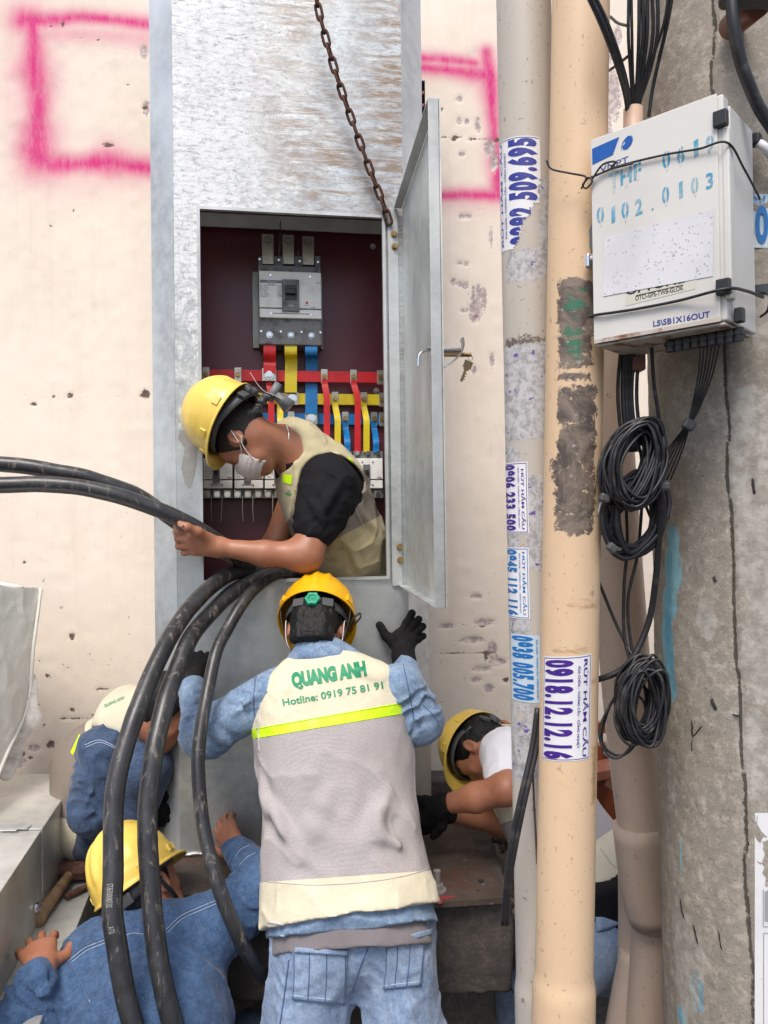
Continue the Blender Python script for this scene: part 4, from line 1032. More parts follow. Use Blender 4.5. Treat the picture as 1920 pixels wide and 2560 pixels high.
# ------------------------------------------------------------------ pipes, pole and junction box on the right
def lathe_path(pts, radii, n=48, close_ends=True):
    p = np.asarray(pts, float); return tube(p, np.asarray(radii, float), n, close_ends)
def line_pts(a, b, n): return np.linspace(a, b, n)
class Pipe:
    """a straight pipe between two points with its own side/height frame for stickers"""
    def __init__(s, name, px0, py0, px1, py1, Y, r, mat, label, extra=(), group=None, step=.012, cat='pipe', below=-.95):
        a = P(px0, py0, Y); b = P(px1, py1, Y); ax = unit(b - a)
        if below is not None: b = a + ax * ((below - a[2]) / ax[2])
        a = a - ax * .25
        s.ax = ax; s.r = r; s.a = a; L = np.linalg.norm(b - a); n = int(L / step)
        t = np.linspace(0, L, n); rad = np.full(n, r)
        for (pyc, d, w) in extra:      # bulge from a pixel row downwards
            tc = np.linalg.norm(s.at_row(pyc) - a); rad = rad + d * np.clip((t - tc) / w, 0, 1)
        v, f = tube(a + t[:, None] * ax, rad, 64)
        s.base = b
        me = mesh(name, v - b, f, mat); s.v = v
        s.obj = link(name, me, None, label, cat, group, loc=tuple(b)); s.me = me; s.masks = {}
        s.toc = unit(V(0, 0, CAMZ) * V(0, 0, 0) - V(a[0], a[1], 0)); s.side = unit(np.cross(ax, s.toc)); s.fr = unit(np.cross(s.side, ax))
        if s.side[0] < 0: s.side = -s.side
        if np.dot(s.fr, s.toc) < 0: s.fr = -s.fr
    def at_row(s, py):
        best = None
        lo, hi = 0, 6
        for _ in range(40):
            m = (lo + hi) / 2; q = s.a + s.ax * m
            if proj(q)[1] < py: lo = m
            else: hi = m
        return s.a + s.ax * lo
    def pt(s, ang, py=None, q=None, lift=0.0):
        q = s.at_row(py) if q is None else q
        return q + (s.r + lift) * (s.side * math.sin(ang) + s.fr * math.cos(ang))
    def ang_px(s, px, py):
        """angle round the pipe for a pixel column at that row"""
        best = min(np.linspace(-1.45, 1.45, 117), key=lambda a_: abs(proj(s.pt(a_, py))[0] - px)); return best
    def mask(s, name, boxes):
        arr = np.zeros(len(s.v)); d = s.v - s.a; t = d @ s.ax; rad = d - t[:, None] * s.ax
        an = np.arctan2(rad @ s.side, rad @ s.fr)
        for (x0, y0, x1, y1) in boxes:
            ym = (y0 + y1) / 2
            a0, a1 = s.ang_px(x0, ym), s.ang_px(x1, ym)
            if a1 > 1.3: a1 = 2.2
            if a0 < -1.3: a0 = -2.2
            t0 = np.linalg.norm(s.at_row(y0) - s.a); t1 = np.linalg.norm(s.at_row(y1) - s.a)
            dd_ = np.minimum(np.minimum(an - a0, a1 - an) * s.r, np.minimum(t - t0, t1 - t))
            arr = np.maximum(arr, np.clip(.5 + dd_ / .012 * .5, 0, 1) * (dd_ > -.012))
        setattr_pt(s.me, name, arr)
    def wrap(s, v2, a_mid, q_mid, lift):
        """v2: x along the arc (m), y up the pipe (m)"""
        an = a_mid + v2[:, 0] / s.r
        return q_mid + (-s.ax) * v2[:, 1][:, None] + (s.r + lift) * (np.sin(an)[:, None] * s.side + np.cos(an)[:, None] * s.fr)
    def sticker(s, x0, y0, x1, y1, label, ink, lines, border=True, paper=None, jag=0, lean=0.0):
        """lines: (text, u0, u1, v0, v1, bold, direction) in sticker fractions; text runs down the pipe, direction +1 top-to-bottom reading rotated clockwise"""
        ym = (y0 + y1) / 2; a0, a1 = s.ang_px(x0, ym), s.ang_px(x1, ym); am = (a0 + a1) / 2; W = (a1 - a0) * s.r
        q0, q1 = s.at_row(y0), s.at_row(y1); H = np.linalg.norm(q1 - q0); qm = (q0 + q1) / 2
        nx, ny = (18, 40) if not jag else (60, 150); X, Y = np.meshgrid(np.linspace(-W / 2, W / 2, nx), np.linspace(-H / 2, H / 2, ny), indexing='ij')
        Y = Y + lean * X / W * .03
        v2 = np.stack([X, Y], -1).reshape(-1, 2); i = np.arange(nx * ny).reshape(nx, ny); f = np.stack([i[:-1, :-1], i[1:, :-1], i[1:, 1:], i[:-1, 1:]], -1).reshape(-1, 4)
        if jag:
            fc = v2[f].mean(1); nn = fbm(np.stack([fc[:, 0] * 60, fc[:, 1] * 60, fc[:, 0] * 0 + jag], -1), jag)
            u_ = fc[:, 0] / W + .5; w_ = .5 - fc[:, 1] / H
            f = f[~((u_ > 1.0 - .52 * np.clip((w_ - .50) / .5, 0, 1) + .18 * nn) & (w_ > .4))]
        st = part('sticker', s.wrap(v2, am, qm, .0007), f, paper or WHITE_PAPER, s.obj, True, label=label)
        def inside(c, tol=0): return True
        if border:
            for (cx, cy, w, h) in ((0, H / 2 - .003, W - .004, .0012), (0, -H / 2 + .003, W - .004, .0012), (-W / 2 + .003, 0, .0012, H - .006), (W / 2 - .003, 0, .0012, H - .006)):
                n_ = 14 if w > h else 2; m_ = 2 if w > h else 20
                X, Y = np.meshgrid(np.linspace(cx - w / 2, cx + w / 2, n_), np.linspace(cy - h / 2, cy + h / 2, m_), indexing='ij'); Y = Y + lean * X / W * .03
                i = np.arange(n_ * m_).reshape(n_, m_); f = np.stack([i[:-1, :-1], i[1:, :-1], i[1:, 1:], i[:-1, 1:]], -1).reshape(-1, 4)
                if not (jag and (cx > 0 or cy < 0)): part('sticker_border', s.wrap(np.stack([X, Y], -1).reshape(-1, 2), am, qm, .0012), f, ink, st)
        for (tx, u0, u1, v0, v1, bold, dr) in lines:
            w = (v1 - v0) * H; h = (u1 - u0) * W
            bm = fit2d(tx, w, h, bold, 0, 1.24 if bold > .035 else 1.0); slice_bm(bm, .008, (0, 1)); tv, tf = bm_arr(bm)
            # reading direction down the pipe: text x -> -y, text y -> +x ; dr=-1 reads upwards
            cx = ((u0 + u1) / 2 - .5) * W; cy = (.5 - (v0 + v1) / 2) * H
            if dr > 0: xy = np.stack([cx + tv[:, 1], cy - tv[:, 0]], 1)
            else: xy = np.stack([cx - tv[:, 1], cy + tv[:, 0]], 1)
            xy[:, 1] += lean * xy[:, 0] / W * .03
            if jag:
                keep = []
                for g in tf:
                    c = xy[g].mean(0); u_ = c[0] / W + .5; w_ = .5 - c[1] / H
                    nn = float(fbm(np.array([[c[0] * 60, c[1] * 60, jag]]), jag)[0])
                    if not (u_ > 1.0 - .52 * min(1, max(0, (w_ - .50) / .5)) + .18 * nn and w_ > .4): keep.append(g)
                tf = keep
            if tf: part('lettering', s.wrap(xy, am, qm, .0013), tf, ink, st)
        return st
CRi = np.linalg.inv(R3)
def proj(q):
    l = CRi @ (np.asarray(q, float) - V(0, 0, CAMZ)); return V(960 + FPX * l[0] / -l[2], 1280 - FPX * l[1] / -l[2])

rC = 71 / 1923 * 1.5
cream = Pipe('drain_pipe', 1452, 0, 1408, 2560, 1.50, rC, PVC_CREAM, 'cream yellow pipe with peeled brown patches and a purple phone number sticker, nearest the camera', extra=[(2430, .005, .03)], group=None)
rG = 68 / 1923 * 1.62
grey = Pipe('drain_pipe', 1309, 0, 1362, 2560, 1.62, rG, PVC_GREY, 'pale grey pipe covered in phone number stickers, left of the cream pipe', extra=[(2440, .004, .03)])
cream.mask('glue', [(1393, 712, 1490, 935), (1388, 940, 1480, 966), (1388, 975, 1490, 1340), (1375, 1150, 1490, 1200)]); cream.mask('green', [(1400, 730, 1465, 925)]); cream.mask('paper', []); cream.mask('rust', [(1425, 1497, 1492, 1511), (1380, 1609, 1468, 1620), (1470, 1690, 1490, 1700), (1480, 1850, 1490, 1990)])
grey.mask('glue', [(1262, 850, 1370, 885)]); grey.mask('paper', [(1345, 465, 1380, 720), (1265, 640, 1380, 722), (1258, 868, 1372, 1105), (1262, 1110, 1300, 1160), (1310, 1185, 1372, 1420), (1262, 1320, 1300, 1365), (1275, 1530, 1330, 1590), (1275, 1740, 1345, 1775), (1275, 1780, 1345, 1940)]); grey.mask('green', [(1265, 1105, 1300, 1150)])
RUTD = 'SỬA CHỮA - THÔNG CẦU - CỐNG NGHẸT'
grey.sticker(1247, 368, 1352, 640, 'white sticker with dark blue phone number, torn along its lower right', INK_NAVY,
             [('0982 509.695', .36, .95, .02, .97, .062, -1), ('RÚT HẦM CẦU', .08, .20, .03, .96, .02, -1), (RUTD, .24, .33, .12, .90, .015, -1)], jag=3, lean=-.5)
for (w, x0, x1) in ():
    pass
cream.sticker(1358, 1630, 1476, 1883, 'white sticker with large purple phone number', INK_PURPLE,
              [('0918.12.12.16', .04, .66, .03, .98, .062, 1), ('RÚT HẦM CẦU', .83, .95, .04, .97, .02, 1), (RUTD, .71, .79, .10, .88, .02, 1)], lean=.4)
grey.sticker(1262, 1158, 1320, 1332, 'white sticker with purple phone number', INK_PURPLE, [('0906 233 500', .06, .62, .03, .96, .058, 1), ('HÚT HẦM CẦU', .80, .93, .10, .94, .015, 1), (RUTD, .68, .76, .08, .92, .015, 1)])
grey.sticker(1268, 1366, 1324, 1540, 'white sticker with bright blue phone number', INK_BLUE, [('0945 112 116', .06, .64, .03, .96, .058, 1), ('HÚT HẦM CẦU', .80, .93, .06, .94, .015, 1), (RUTD, .68, .76, .08, .92, .015, 1)])
grey.sticker(1280, 1578, 1352, 1742, 'pale blue sticker with bright blue phone number', INK_BLUE, [('0938 005.700', .05, .82, .02, .97, .058, 1), (RUTD, .88, .96, .06, .94, .015, 1)], border=False, paper=simple('pale_blue_sticker', (.50, .60, .70), .5))

# tan conduits behind
def conduit(name, pts, Y, r, mat, label, r2=None, n=36, group='tan conduits between the cream pipe and the concrete pole', cat='conduit'):
    q = [P(x, y, (Y[i] if isinstance(Y, (list, tuple)) else Y)) for i, (x, y) in enumerate(pts)]; s = spline(q, .03)
    rr = np.full(len(s), r)
    v, f = tube(s, rr if r2 is None else np.array([r2(q_) for q_ in s]), n)
    o = top(name, v, f, mat, s[-1], label, cat, True, group)
    for nm in (): pass
    for nm in ('glue', 'paper', 'green'): setattr_pt(o.data, nm, np.zeros(len(v)))
    return o
conduit('tan_conduit', [(1500, 760), (1528, 1200), (1575, 1800), (1640, 2310)], 1.92, .061, PVC_TAN, 'wide tan conduit leaning behind the cable coils')
# socket collar on it
zc = P(1640, 2280, 1.92)[2]
conduit('tan_conduit', [(1600, 2060), (1622, 2230), (1640, 2290)], 1.915, .067, PVC_TAN, 'tan conduit collar with a rounded rim', n=40)
conduit('tan_conduit', [(1590, 2060), (1592, 2300), (1588, 2560), (1585, 2800)], 2.02, .047, PVC_TAN, 'narrow tan conduit upright behind the wide one')
conduit('tan_conduit', [(1640, 2270), (1632, 2420), (1622, 2560), (1615, 2800)], 1.95, .056, PVC_TAN, 'tan conduit rising into the collar at bottom right')
conduit('tan_conduit', [(1595, 2380), (1560, 2560), (1520, 2800)], 2.0, .045, PVC_TAN, 'tan conduit splayed outward at the very bottom')
b = MB(); a0 = P(1512, 840, 2.2); a1 = P(1580, 1400, 2.2); v, f = ribbon(np.array([a0, (a0 + a1) / 2, a1]), V(1, 0, 0), .028, .028); b.add(v, f)
b.topobj('brown_post', simple('brown_painted_steel', (.16, .075, .055), .6), a1, 'thin brown steel post leaning behind the conduits', 'post')

# ---- concrete pole
pr = .215; PYc = 1.60
def pole_pt(px_left, py):       # centre from its left outline
    l = ray(px_left, py); t = PYc / l[1]; q = V(0, 0, CAMZ) + l * t
    dist = math.hypot(q[0], q[1]); 
    al = math.atan2(q[0], q[1]); # direction of left tangent; centre lies asin(r/D) to the right
    # solve for centre at y=PYc
    for _ in range(30):
        cx = q[0] + .1 if _ == 0 else cx
        D = math.hypot(cx, PYc); tang = math.atan2(cx, PYc) - math.asin(pr / D); cx += (math.tan(al) - math.tan(tang)) * PYc
    return V(cx, PYc, q[2])
pA = pole_pt(1598, 0); pB = pole_pt(1660, 2560)
pax = unit(pB - pA); pA2 = pA - pax * .4; L_ = (pA2[2] + 1.0) / -pax[2]; pB2 = pA2 + pax * L_
n = 420; t = np.linspace(0, L_, n); an = np.arange(220) * 2 * math.pi / 220
u_ = unit(np.cross(pax, V(0, 1, 0))); w_ = np.cross(pax, u_)
if u_[0] < 0: u_ = -u_
if w_[1] > 0: w_ = -w_       # w_: toward the camera
T, A = np.meshgrid(t, an, indexing='ij')
# mould seam: a ridge that wanders down the face
seam_rows = [(-200, 1780), (0, 1781), (450, 1786), (850, 1806), (1200, 1822), (1800, 1850), (2560, 1884), (2800, 1890)]
def pang(px, py):
    """angle on the pole under a pixel, angle 0 facing camera side (w_), positive right"""
    l = ray(px, py); l = l / np.linalg.norm(l); o = V(0, 0, CAMZ) - pA2
    lp = l - pax * np.dot(l, pax); op = o - pax * np.dot(o, pax)
    a_ = lp @ lp; b_ = 2 * lp @ op; c_ = op @ op - pr * pr; D = b_ * b_ - 4 * a_ * c_
    if D < 0: D = 0
    s = (-b_ - math.sqrt(D)) / (2 * a_); q = o + l * s
    return math.atan2(np.dot(q, u_), np.dot(q, w_)), float(np.dot(q, pax))
sm = np.array([pang(px, py)[::-1] for py, px in seam_rows])
sa = np.interp(t, sm[:, 0], sm[:, 1])[:, None]
AA = (A + math.pi) % (2 * math.pi) - math.pi
dA = (AA - sa) * pr
pos = pA2 + T[..., None] * pax
RR = pr + .004 * fbm(np.stack([np.cos(A) * 3, np.sin(A) * 3, T * 4], -1), 3) + .0012 * vnoise(np.stack([np.cos(A) * 30, np.sin(A) * 30, T * 90], -1), 4)
groove = np.exp(-((dA + .006 * vnoise(np.stack([T * 12, T * 0, T * 0], -1), 4)) / .0035) ** 2); RR = RR - .007 * groove * (.55 + .45 * vnoise(np.stack([T * 70, T * 0, T * 0], -1), 5)) + .003 * np.clip(dA / .004, 0, 1)
vv = (pos + RR[..., None] * (np.sin(A)[..., None] * u_ + np.cos(A)[..., None] * w_)).reshape(-1, 3)
i = np.arange(n * 220).reshape(n, 220); f = np.stack([i[:-1], np.roll(i[:-1], -1, 1), np.roll(i[1:], -1, 1), i[1:]], -1).reshape(-1, 4)
me = mesh('concrete_pole', vv - pB2, f, CONC_POLE)
pole = link('concrete_pole', me, None, 'thick weathered concrete pole with a seam and light blue brush marks', 'pole', loc=tuple(pB2))
setattr_pt(me, 'seam', np.exp(-((dA + .006 * vnoise(np.stack([T * 12, T * 0, T * 0], -1), 4)) / .0045) ** 2).ravel())
def pmask(name, blobs):
    arr = np.zeros(len(vv)); Af = AA.ravel(); Tf = T.ravel()
    for (px, py, rx, ry) in blobs:
        a_, t_ = pang(px, py); s = 1923 / 1.45
        d = np.sqrt(((Af - a_) * pr / (rx / s)) ** 2 + ((Tf - t_) / (ry / s)) ** 2); arr = np.maximum(arr, np.clip(1.4 - d * .9, 0, 1))
    setattr_pt(me, name, arr)
pmask('paint', [(1682, 1350, 22, 45), (1681, 1430, 36, 60), (1674, 1510, 30, 55), (1668, 1590, 32, 60), (1674, 1650, 26, 60), (1680, 1720, 22, 40), (1702, 2130, 3, 60), (1740, 2480, 22, 55), (1703, 2540, 18, 30)])
pmask('pale', [(1875, 1040, 62, 70), (1870, 1130, 55, 90), (1878, 1230, 50, 110), (1885, 1380, 45, 110), (1895, 1640, 40, 120), (1890, 1250, 30, 120), (1900, 1500, 30, 150), (1890, 1900, 40, 120), (1765, 1540, 26, 60), (1905, 800, 30, 60), (1715, 2400, 60, 160), (1680, 1950, 20, 90), (1700, 2300, 20, 60)])
def pole_patch(name, x0, y0, x1, y1, mat, lift=.004, nx=12, ny=16, parent=pole, wob=0, **kw):
    pts = []
    for i_ in range(nx):
        for j_ in range(ny):
            fx = x0 + (x1 - x0) * i_ / (nx - 1); fy = y0 + (y1 - y0) * j_ / (ny - 1); a_, t_ = pang(fx, fy)
            pts.append(pA2 + pax * t_ + (pr + lift) * (math.sin(a_) * u_ + math.cos(a_) * w_))
    i = np.arange(nx * ny).reshape(nx, ny); f = np.stack([i[:-1, :-1], i[1:, :-1], i[1:, 1:], i[:-1, 1:]], -1).reshape(-1, 4)
    return part(name, pts, f, mat, parent, True, **kw)
def pole_text(s, x0, y0, x1, y1, mat, parent, bold=.02, lift=.006):
    bm = fit2d(s, 1, 1, bold); slice_bm(bm, .08, (0, 1)); tv, tf = bm_arr(bm)
    pts = []
    for q in tv:
        fx = (x0 + x1) / 2 + q[0] * (x1 - x0); fy = (y0 + y1) / 2 - q[1] * (y1 - y0); a_, t_ = pang(fx, fy)
        pts.append(pA2 + pax * t_ + (pr + lift) * (math.sin(a_) * u_ + math.cos(a_) * w_))
    part('lettering', pts, tf, mat, parent, False)
PALEBLUE = simple('pale_blue_paper', (.42, .56, .66), .6, layers=[(30, 5, (.60, .66, .70), .45, .65)])
st = pole_patch('sticker', 1875, 487, 1985, 621, PALEBLUE, label='pale blue and white sticker with a big 0'); pole_text('0', 1888, 515, 1920, 612, INK_BLUE, st, .035); pole_text('4', 1868, 540, 1886, 610, INK_BLUE, st, .035); pole_text('AU', 1876, 492, 1912, 502, INK_BLUE, st, .03); pole_text('NGHET', 1872, 505, 1912, 512, INK_BLUE, st, 0)
st = pole_patch('poster', 1888, 2030, 1990, 2620, WHITE_PAPER, .005, ny=30, label='white printed poster torn at its edge')
for (x0, y0, x1, y1) in ((1893, 2036, 1894.5, 2056), (1908, 2220, 1909.5, 2310), (1908, 2312, 1990, 2313.5), (1909, 2330, 1910.5, 2560), (1909, 2328, 1990, 2329.5)): pole_patch('poster_line', x0, y0, x1, y1, INK_GREY, .0064, 3, 6, st)
pole_patch('poster_print', 1912, 2225, 1990, 2300, simple('grey_photo_print', (.32, .32, .34), .6), .006, 8, 8, st)
tear = [(1925, 2095), (1912, 2100), (1908, 2118), (1914, 2130), (1906, 2150), (1912, 2165), (1907, 2178), (1916, 2190), (1913, 2210), (1925, 2212)]
pts = []
for (x, y) in tear + [(1950, 2212), (1950, 2095)]:
    a_, t_ = pang(x, y); pts.append(pA2 + pax * t_ + (pr + .0066) * (math.sin(a_) * u_ + math.cos(a_) * w_))
part('poster_tear', pts, [tuple(range(len(pts)))], CONC_POLE, st, False)
# dark scar marks and a short stub of wire in the pole
for (x0, y0, x1, y1, w) in ((1880, 1192, 1886, 1240, 9), (1888, 1240, 1893, 1290, 5), (1780, 1745, 1790, 1775, 10), (1730, 1800, 1733, 1845, 6), (1735, 1840, 1755, 1815, 4), (1733, 1845, 1730, 1880, 4), (1832, 1786, 1850, 1790, 5), (1735, 2310, 1745, 2360, 6), (1795, 2325, 1806, 2375, 4), (1870, 2100, 1876, 2125, 8), (1784, 1440, 1790, 1455, 7), (1700, 2245, 1712, 2300, 7)):
    q = []
    for k in range(6):
        a_, t_ = pang(x0 + (x1 - x0) * k / 5 + rng.uniform(-1.5, 1.5), y0 + (y1 - y0) * k / 5); q.append(pA2 + pax * t_ + (pr + .001) * (math.sin(a_) * u_ + math.cos(a_) * w_))
    v, f = tube(q, w / 1923 * 1.4 * .5 * np.array([.4, .9, 1, .8, 1, .3]), 8); part('scar', v, f, simple('black_scar', (.03, .027, .025), .9), pole)
ps = FW  # noqa

# ---- junction box
A1 = P(1808, 228, 1.25); A0 = P(1808, 802, 1.25); B1 = P(1475, 352, 1.41)
bz1, bz0 = (A1[2] + B1[2]) / 2, (A0[2] + P(1475, 860, 1.41)[2]) / 2
bx = unit(V(A1[0] - B1[0], A1[1] - B1[1], 0)); bn = V(-bx[1], bx[0], 0)     # bn: backwards
bO = V(B1[0], B1[1], bz0); BW = np.linalg.norm((A1 - B1)[:2]); BH = bz1 - bz0; BD = .150
BM = np.stack([bx, bn, V(0, 0, 1)], 1)
def bq(s, o, z): return bO + bx * s + bn * o + V(0, 0, z)
jb = empty('junction_box', tuple(bO + bx * BW / 2 + bn * BD / 2), 'dirty white metal telephone junction box strapped to the concrete pole with stencilled blue numbers', 'junction box')
b = MB(); b.box(bq(BW / 2 - .004, .0, BH / 2), (BW - .012, .004, BH), BM, bev=.0015); b.obj('front_door', BOX_WHITE, jb)
b = MB(); b.box(bq(BW / 2, .016, BH / 2), (BW - .003, .026, BH - .003), BM, bev=.003); b.obj('door_rim', BOX_WHITE, jb)
b = MB(); b.box(bq(BW / 2 + .002, .03 + (BD - .03) / 2, BH / 2 - .004), (BW - .004, BD - .032, BH - .012), BM, bev=.003); b.obj('case', BOX_WHITE, jb)
b = MB(); b.box(bq(BW + .0015, .012, BH / 2 - .012), (.012, .022, BH - .095), BM, bev=.003); b.obj('hinge_rail', BOX_WHITE, jb)
for zc_ in (BH - .045, .055):
    b = MB(); b.box(bq(BW - .004, -.002, zc_), (.022, .014, .026), BM, bev=.002); b.obj('hinge_block', PLAST_BLACK, jb)
b = MB(); b.box(bq(BW + .01, .03, .012), (.014, .016, .024), BM, bev=.002); b.obj('hinge_block', PLAST_BLACK, jb)
b = MB(); b.box(bq(BW / 2, .07, -.0025), (BW - .01, .13, .004), BM); b.obj('bottom_edge', RUSTY_WHITE, jb)
b = MB(); b.box(bq(BW / 2 - .004, -.0024, .0035), (BW - .014, .0016, .007), BM); b.obj('rust_line', RUSTY_WHITE, jb)
# lock and side bracket at the left
b = MB(); b.cyl(bq(-.016, .02, BH * .435), bq(.002, .02, BH * .435), .010, n=20); b.box(bq(-.012, .012, BH * .42), (.010, .02, .026), BM, bev=.003); b.obj('lock', CHROME, jb)
b = MB(); pts = [bq(-.002, .03, BH - .125), bq(-.030, .03, BH - .165), bq(-.002, .03, BH - .215)]; pts2 = [p + bn * .004 for p in pts]; b.add(pts + pts2, [(0, 1, 2), (5, 4, 3), (0, 3, 4, 1), (1, 4, 5, 2)]); b.obj('side_bracket', simple('grey_paint', (.14, .145, .15), .6), jb)
for k in range(9):
    b = MB(); c = bq(BW * .52 + .016 * k * .9, .05, -.004); b.cyl(c, c + V(0, 0, -.022), .0085, n=14); b.cyl(c + V(0, 0, -.005), c + V(0, 0, -.012), .011, n=6); b.obj('cable_gland', PLAST_BLACK, jb)
# writing on the door, front plane at o=-.0024
def bpx(px, py, o=-.0022):
    l = ray(px, py); t = np.dot(bO + bn * o - V(0, 0, CAMZ), bn) / np.dot(l, bn); w = V(0, 0, CAMZ) + l * t; return w
def btext(s, p0, p1, h, mat, bold=.02, parent=jb, o=-.0026, sl=0.0, name='lettering', gap=None):
    """text between two pixel baseline points, h pixel height"""
    if s == '1': p0 = (p0[0] + 5, p0[1] - 1); p1 = (p1[0] - 4, p1[1])
    a = bpx(*p0, o); c = bpx(*p1, o); w = np.linalg.norm(c - a); d = (c - a) / w; up = V(0, 0, 1)
    top_ = bpx(p0[0], p0[1] - h, o); hh = np.linalg.norm(top_ - a)
    v, f = bm_arr(fit2d(s, w, hh, bold, sl))
    return part(name, a + (v[:, :1] + w / 2) * d + (v[:, 1:2] + hh / 2) * up, f, mat, parent, False)
def bpoly(px, mat, o=-.0026, parent=jb, name='print'):
    return part(name, [bpx(x, y, o) for x, y in px], [tuple(range(len(px)))], mat, parent, False)
LOGO = simple('logo_blue', srgb(0, 84, 166), .5)
bpoly([(1480, 372), (1548, 342), (1532, 387), (1481, 412)], LOGO)
bpoly([(1560, 350), (1568, 341), (1578, 338), (1581, 346), (1576, 362), (1566, 374), (1557, 374), (1556, 366), (1563, 358)], LOGO)
for pts in ([(1554, 378), (1553, 368), (1556, 356), (1564, 345), (1574, 337), (1562, 349), (1556, 362)], [(1581, 338), (1582, 350), (1577, 362), (1568, 374), (1578, 360), (1580, 348)]): bpoly(pts, LOGO, -.0028)
btext('VNPT', (1500, 432), (1571, 405), 15, INK_NAVY, 0)
btext('THF', (1522, 476), (1603, 444), 40, INK_STENCIL, .02)
for ch, x, y in (('0', 1656, 423), ('6', 1692, 411), ('1', 1730, 396), ('9', 1765, 385)): btext(ch, (x, y), (x + 20, y - 8), 42, INK_STENCIL, .02)
for ch, x, y in (('0', 1492, 560), ('1', 1524, 560), ('0', 1554, 548), ('2', 1588, 540), ('.', 1629, 526), ('0', 1655, 510), ('1', 1693, 498), ('0', 1728, 486), ('3', 1765, 475)): btext(ch, (x, y), (x + (18 if ch != '.' else 5), y - (7 if ch != '.' else 2)), 40 if ch != '.' else 5, INK_STENCIL, .02)
# stencil bridges: thin gaps in the box colour
for (x, y) in ((1535, 455), (1566, 440), (1594, 424), (1667, 400), (1702, 388), (1776, 362), (1502, 540), (1564, 528), (1665, 488), (1738, 464)): bpoly([(x - 1.3, y + 26), (x + 1.3, y + 25), (x + 1.3, y - 24), (x - 1.3, y - 23)], BOX_WHITE, -.0032, name='stencil_bridge')
WN = NT('worn_white_label'); _c = WN.mix(WN.ramp(WN.noise(9, 5), .4, .7), (.68, .68, .71), (.58, .58, .61))
_d = WN.ramp(WN.voro(150, out=0), .16, .24, inv=True); _e = WN.ramp(WN.voro(85, out=0), .13, .2, inv=True)
_c = WN.mix(WN.math('MULTIPLY', WN.math('MULTIPLY', _d, WN.ramp(WN.noise(30, 3), .45, .55)), .85), _c, (.22, .22, .22)); _c = WN.mix(WN.math('MULTIPLY', _e, .6), _c, (.35, .34, .34))
WORN = WN.done(_c, .5)
bpoly([(1563, 735), (1740, 700), (1738, 722), (1564, 765)], simple('yellowed_label', (.60, .58, .50), .55), -.0025, name='label')
btext('OPTONE', (1565, 739), (1712, 706), 22, INK_BLACK, .03, o=-.0028)
bpoly([(1511, 594), (1784, 522), (1782, 690), (1508, 741)], WORN, -.0031, name='label')
btext('OTC!-GPS-TWB-GLOK', (1588, 752), (1709, 725), 12, INK_BLACK, .015, o=-.0028)
bpoly([(1590, 738), (1708, 711), (1708, 713), (1590, 740)], INK_BLACK, -.0028, name='rule')
btext('LS\\SB1X16OUT', (1633, 817), (1775, 793), 15, INK_NAVY, .02)
# ties round the box
def tiew(pts, r, name, label=None, grp=None, mat=WIRE, n=6):
    v, f = tube(spline(pts, .004), r, n); return v, f
b = MB()
b.add(*tiew([P(1366, 400, 1.44), P(1378, 422, 1.44), P(1420, 432, 1.42), P(1462, 440, 1.415), bq(.0, -.008, BH - .072), bq(.06, -.007, BH - .068), bq(.14, -.007, BH - .075), bq(.20, -.008, BH - .085), bq(BW + .006, -.004, BH - .088), bq(BW + .012, .06, BH - .112), bq(BW + .010, BD, BH - .135)], .0019, 't'))
b.add(*tiew([bq(-.004, -.006, BH - .072), bq(-.012, -.008, BH - .080), bq(-.004, -.010, BH - .09), bq(.008, -.009, BH - .08), bq(.0, -.012, BH - .072), bq(-.014, -.010, BH - .088)], .0019, 't'))
b.add(*tiew([bq(.006, -.009, BH - .078), bq(.03, -.012, BH - .058), bq(.055, -.010, BH - .06), bq(.045, -.009, BH - .068), bq(.085, -.008, BH - .072)], .0019, 't'))
b.topobj('tie_wire', WIRE, tuple(bq(0, -.01, BH - .08)), 'black twisted tie wire round the upper part of the white junction box', 'wire', True)
b = MB()
b.add(*tiew([bq(-.004, .03, .056), bq(-.002, -.004, .052), bq(.08, -.007, .047), bq(.16, -.008, .046), bq(BW + .002, -.014, .048), bq(BW + .014, .05, .056), bq(BW + .012, BD, .066)], .0028, 't'))
b.add(*tiew([bq(BW + .012, BD - .02, .072), bq(BW + .03, BD - .03, .06), bq(BW + .028, BD - .03, .035), bq(BW + .01, BD - .01, .03)], .0024, 't'))
b.topobj('tie_wire', WIRE, tuple(bq(0, 0, .06)), 'black tie cable round the lower part of the white junction box', 'wire', True)
# band clamp right of the box with buckle, plus white hoop
b = MB(); 
pts = []
for x in np.linspace(1850, 1990, 14):
    a_, t_ = pang(x, 730 - (x - 1850) * .10); pts.append(pA2 + pax * t_ + (pr + .004) * (math.sin(a_) * u_ + math.cos(a_) * w_))
v, f = ribbon(pts, pax, .018, .003); b.add(v, f); b.topobj('pole_band', simple('dark_steel_band', (.05, .055, .065), .4, .6), tuple(pts[0]), 'dark steel band around the concrete pole right of the white box', 'band')
q = [P(1890, 358, 1.38), P(1905, 362, 1.36), P(1925, 385, 1.36), P(1945, 420, 1.38)]; v, f = tube(spline(q, .005), .0075, 12)
top('white_hoop', v, f, simple('white_plastic_tube', (.75, .75, .78), .4), q[0], 'white plastic hoop sticking out at the far right of the box', 'hoop')
q = P(1888, 350, 1.37); b = MB(); b.box(q, (.02, .02, .022), BM, bev=.004); b.topobj('cable_clip', PLAST_BLACK, tuple(q), 'small black clip beside the white hoop', 'clip')
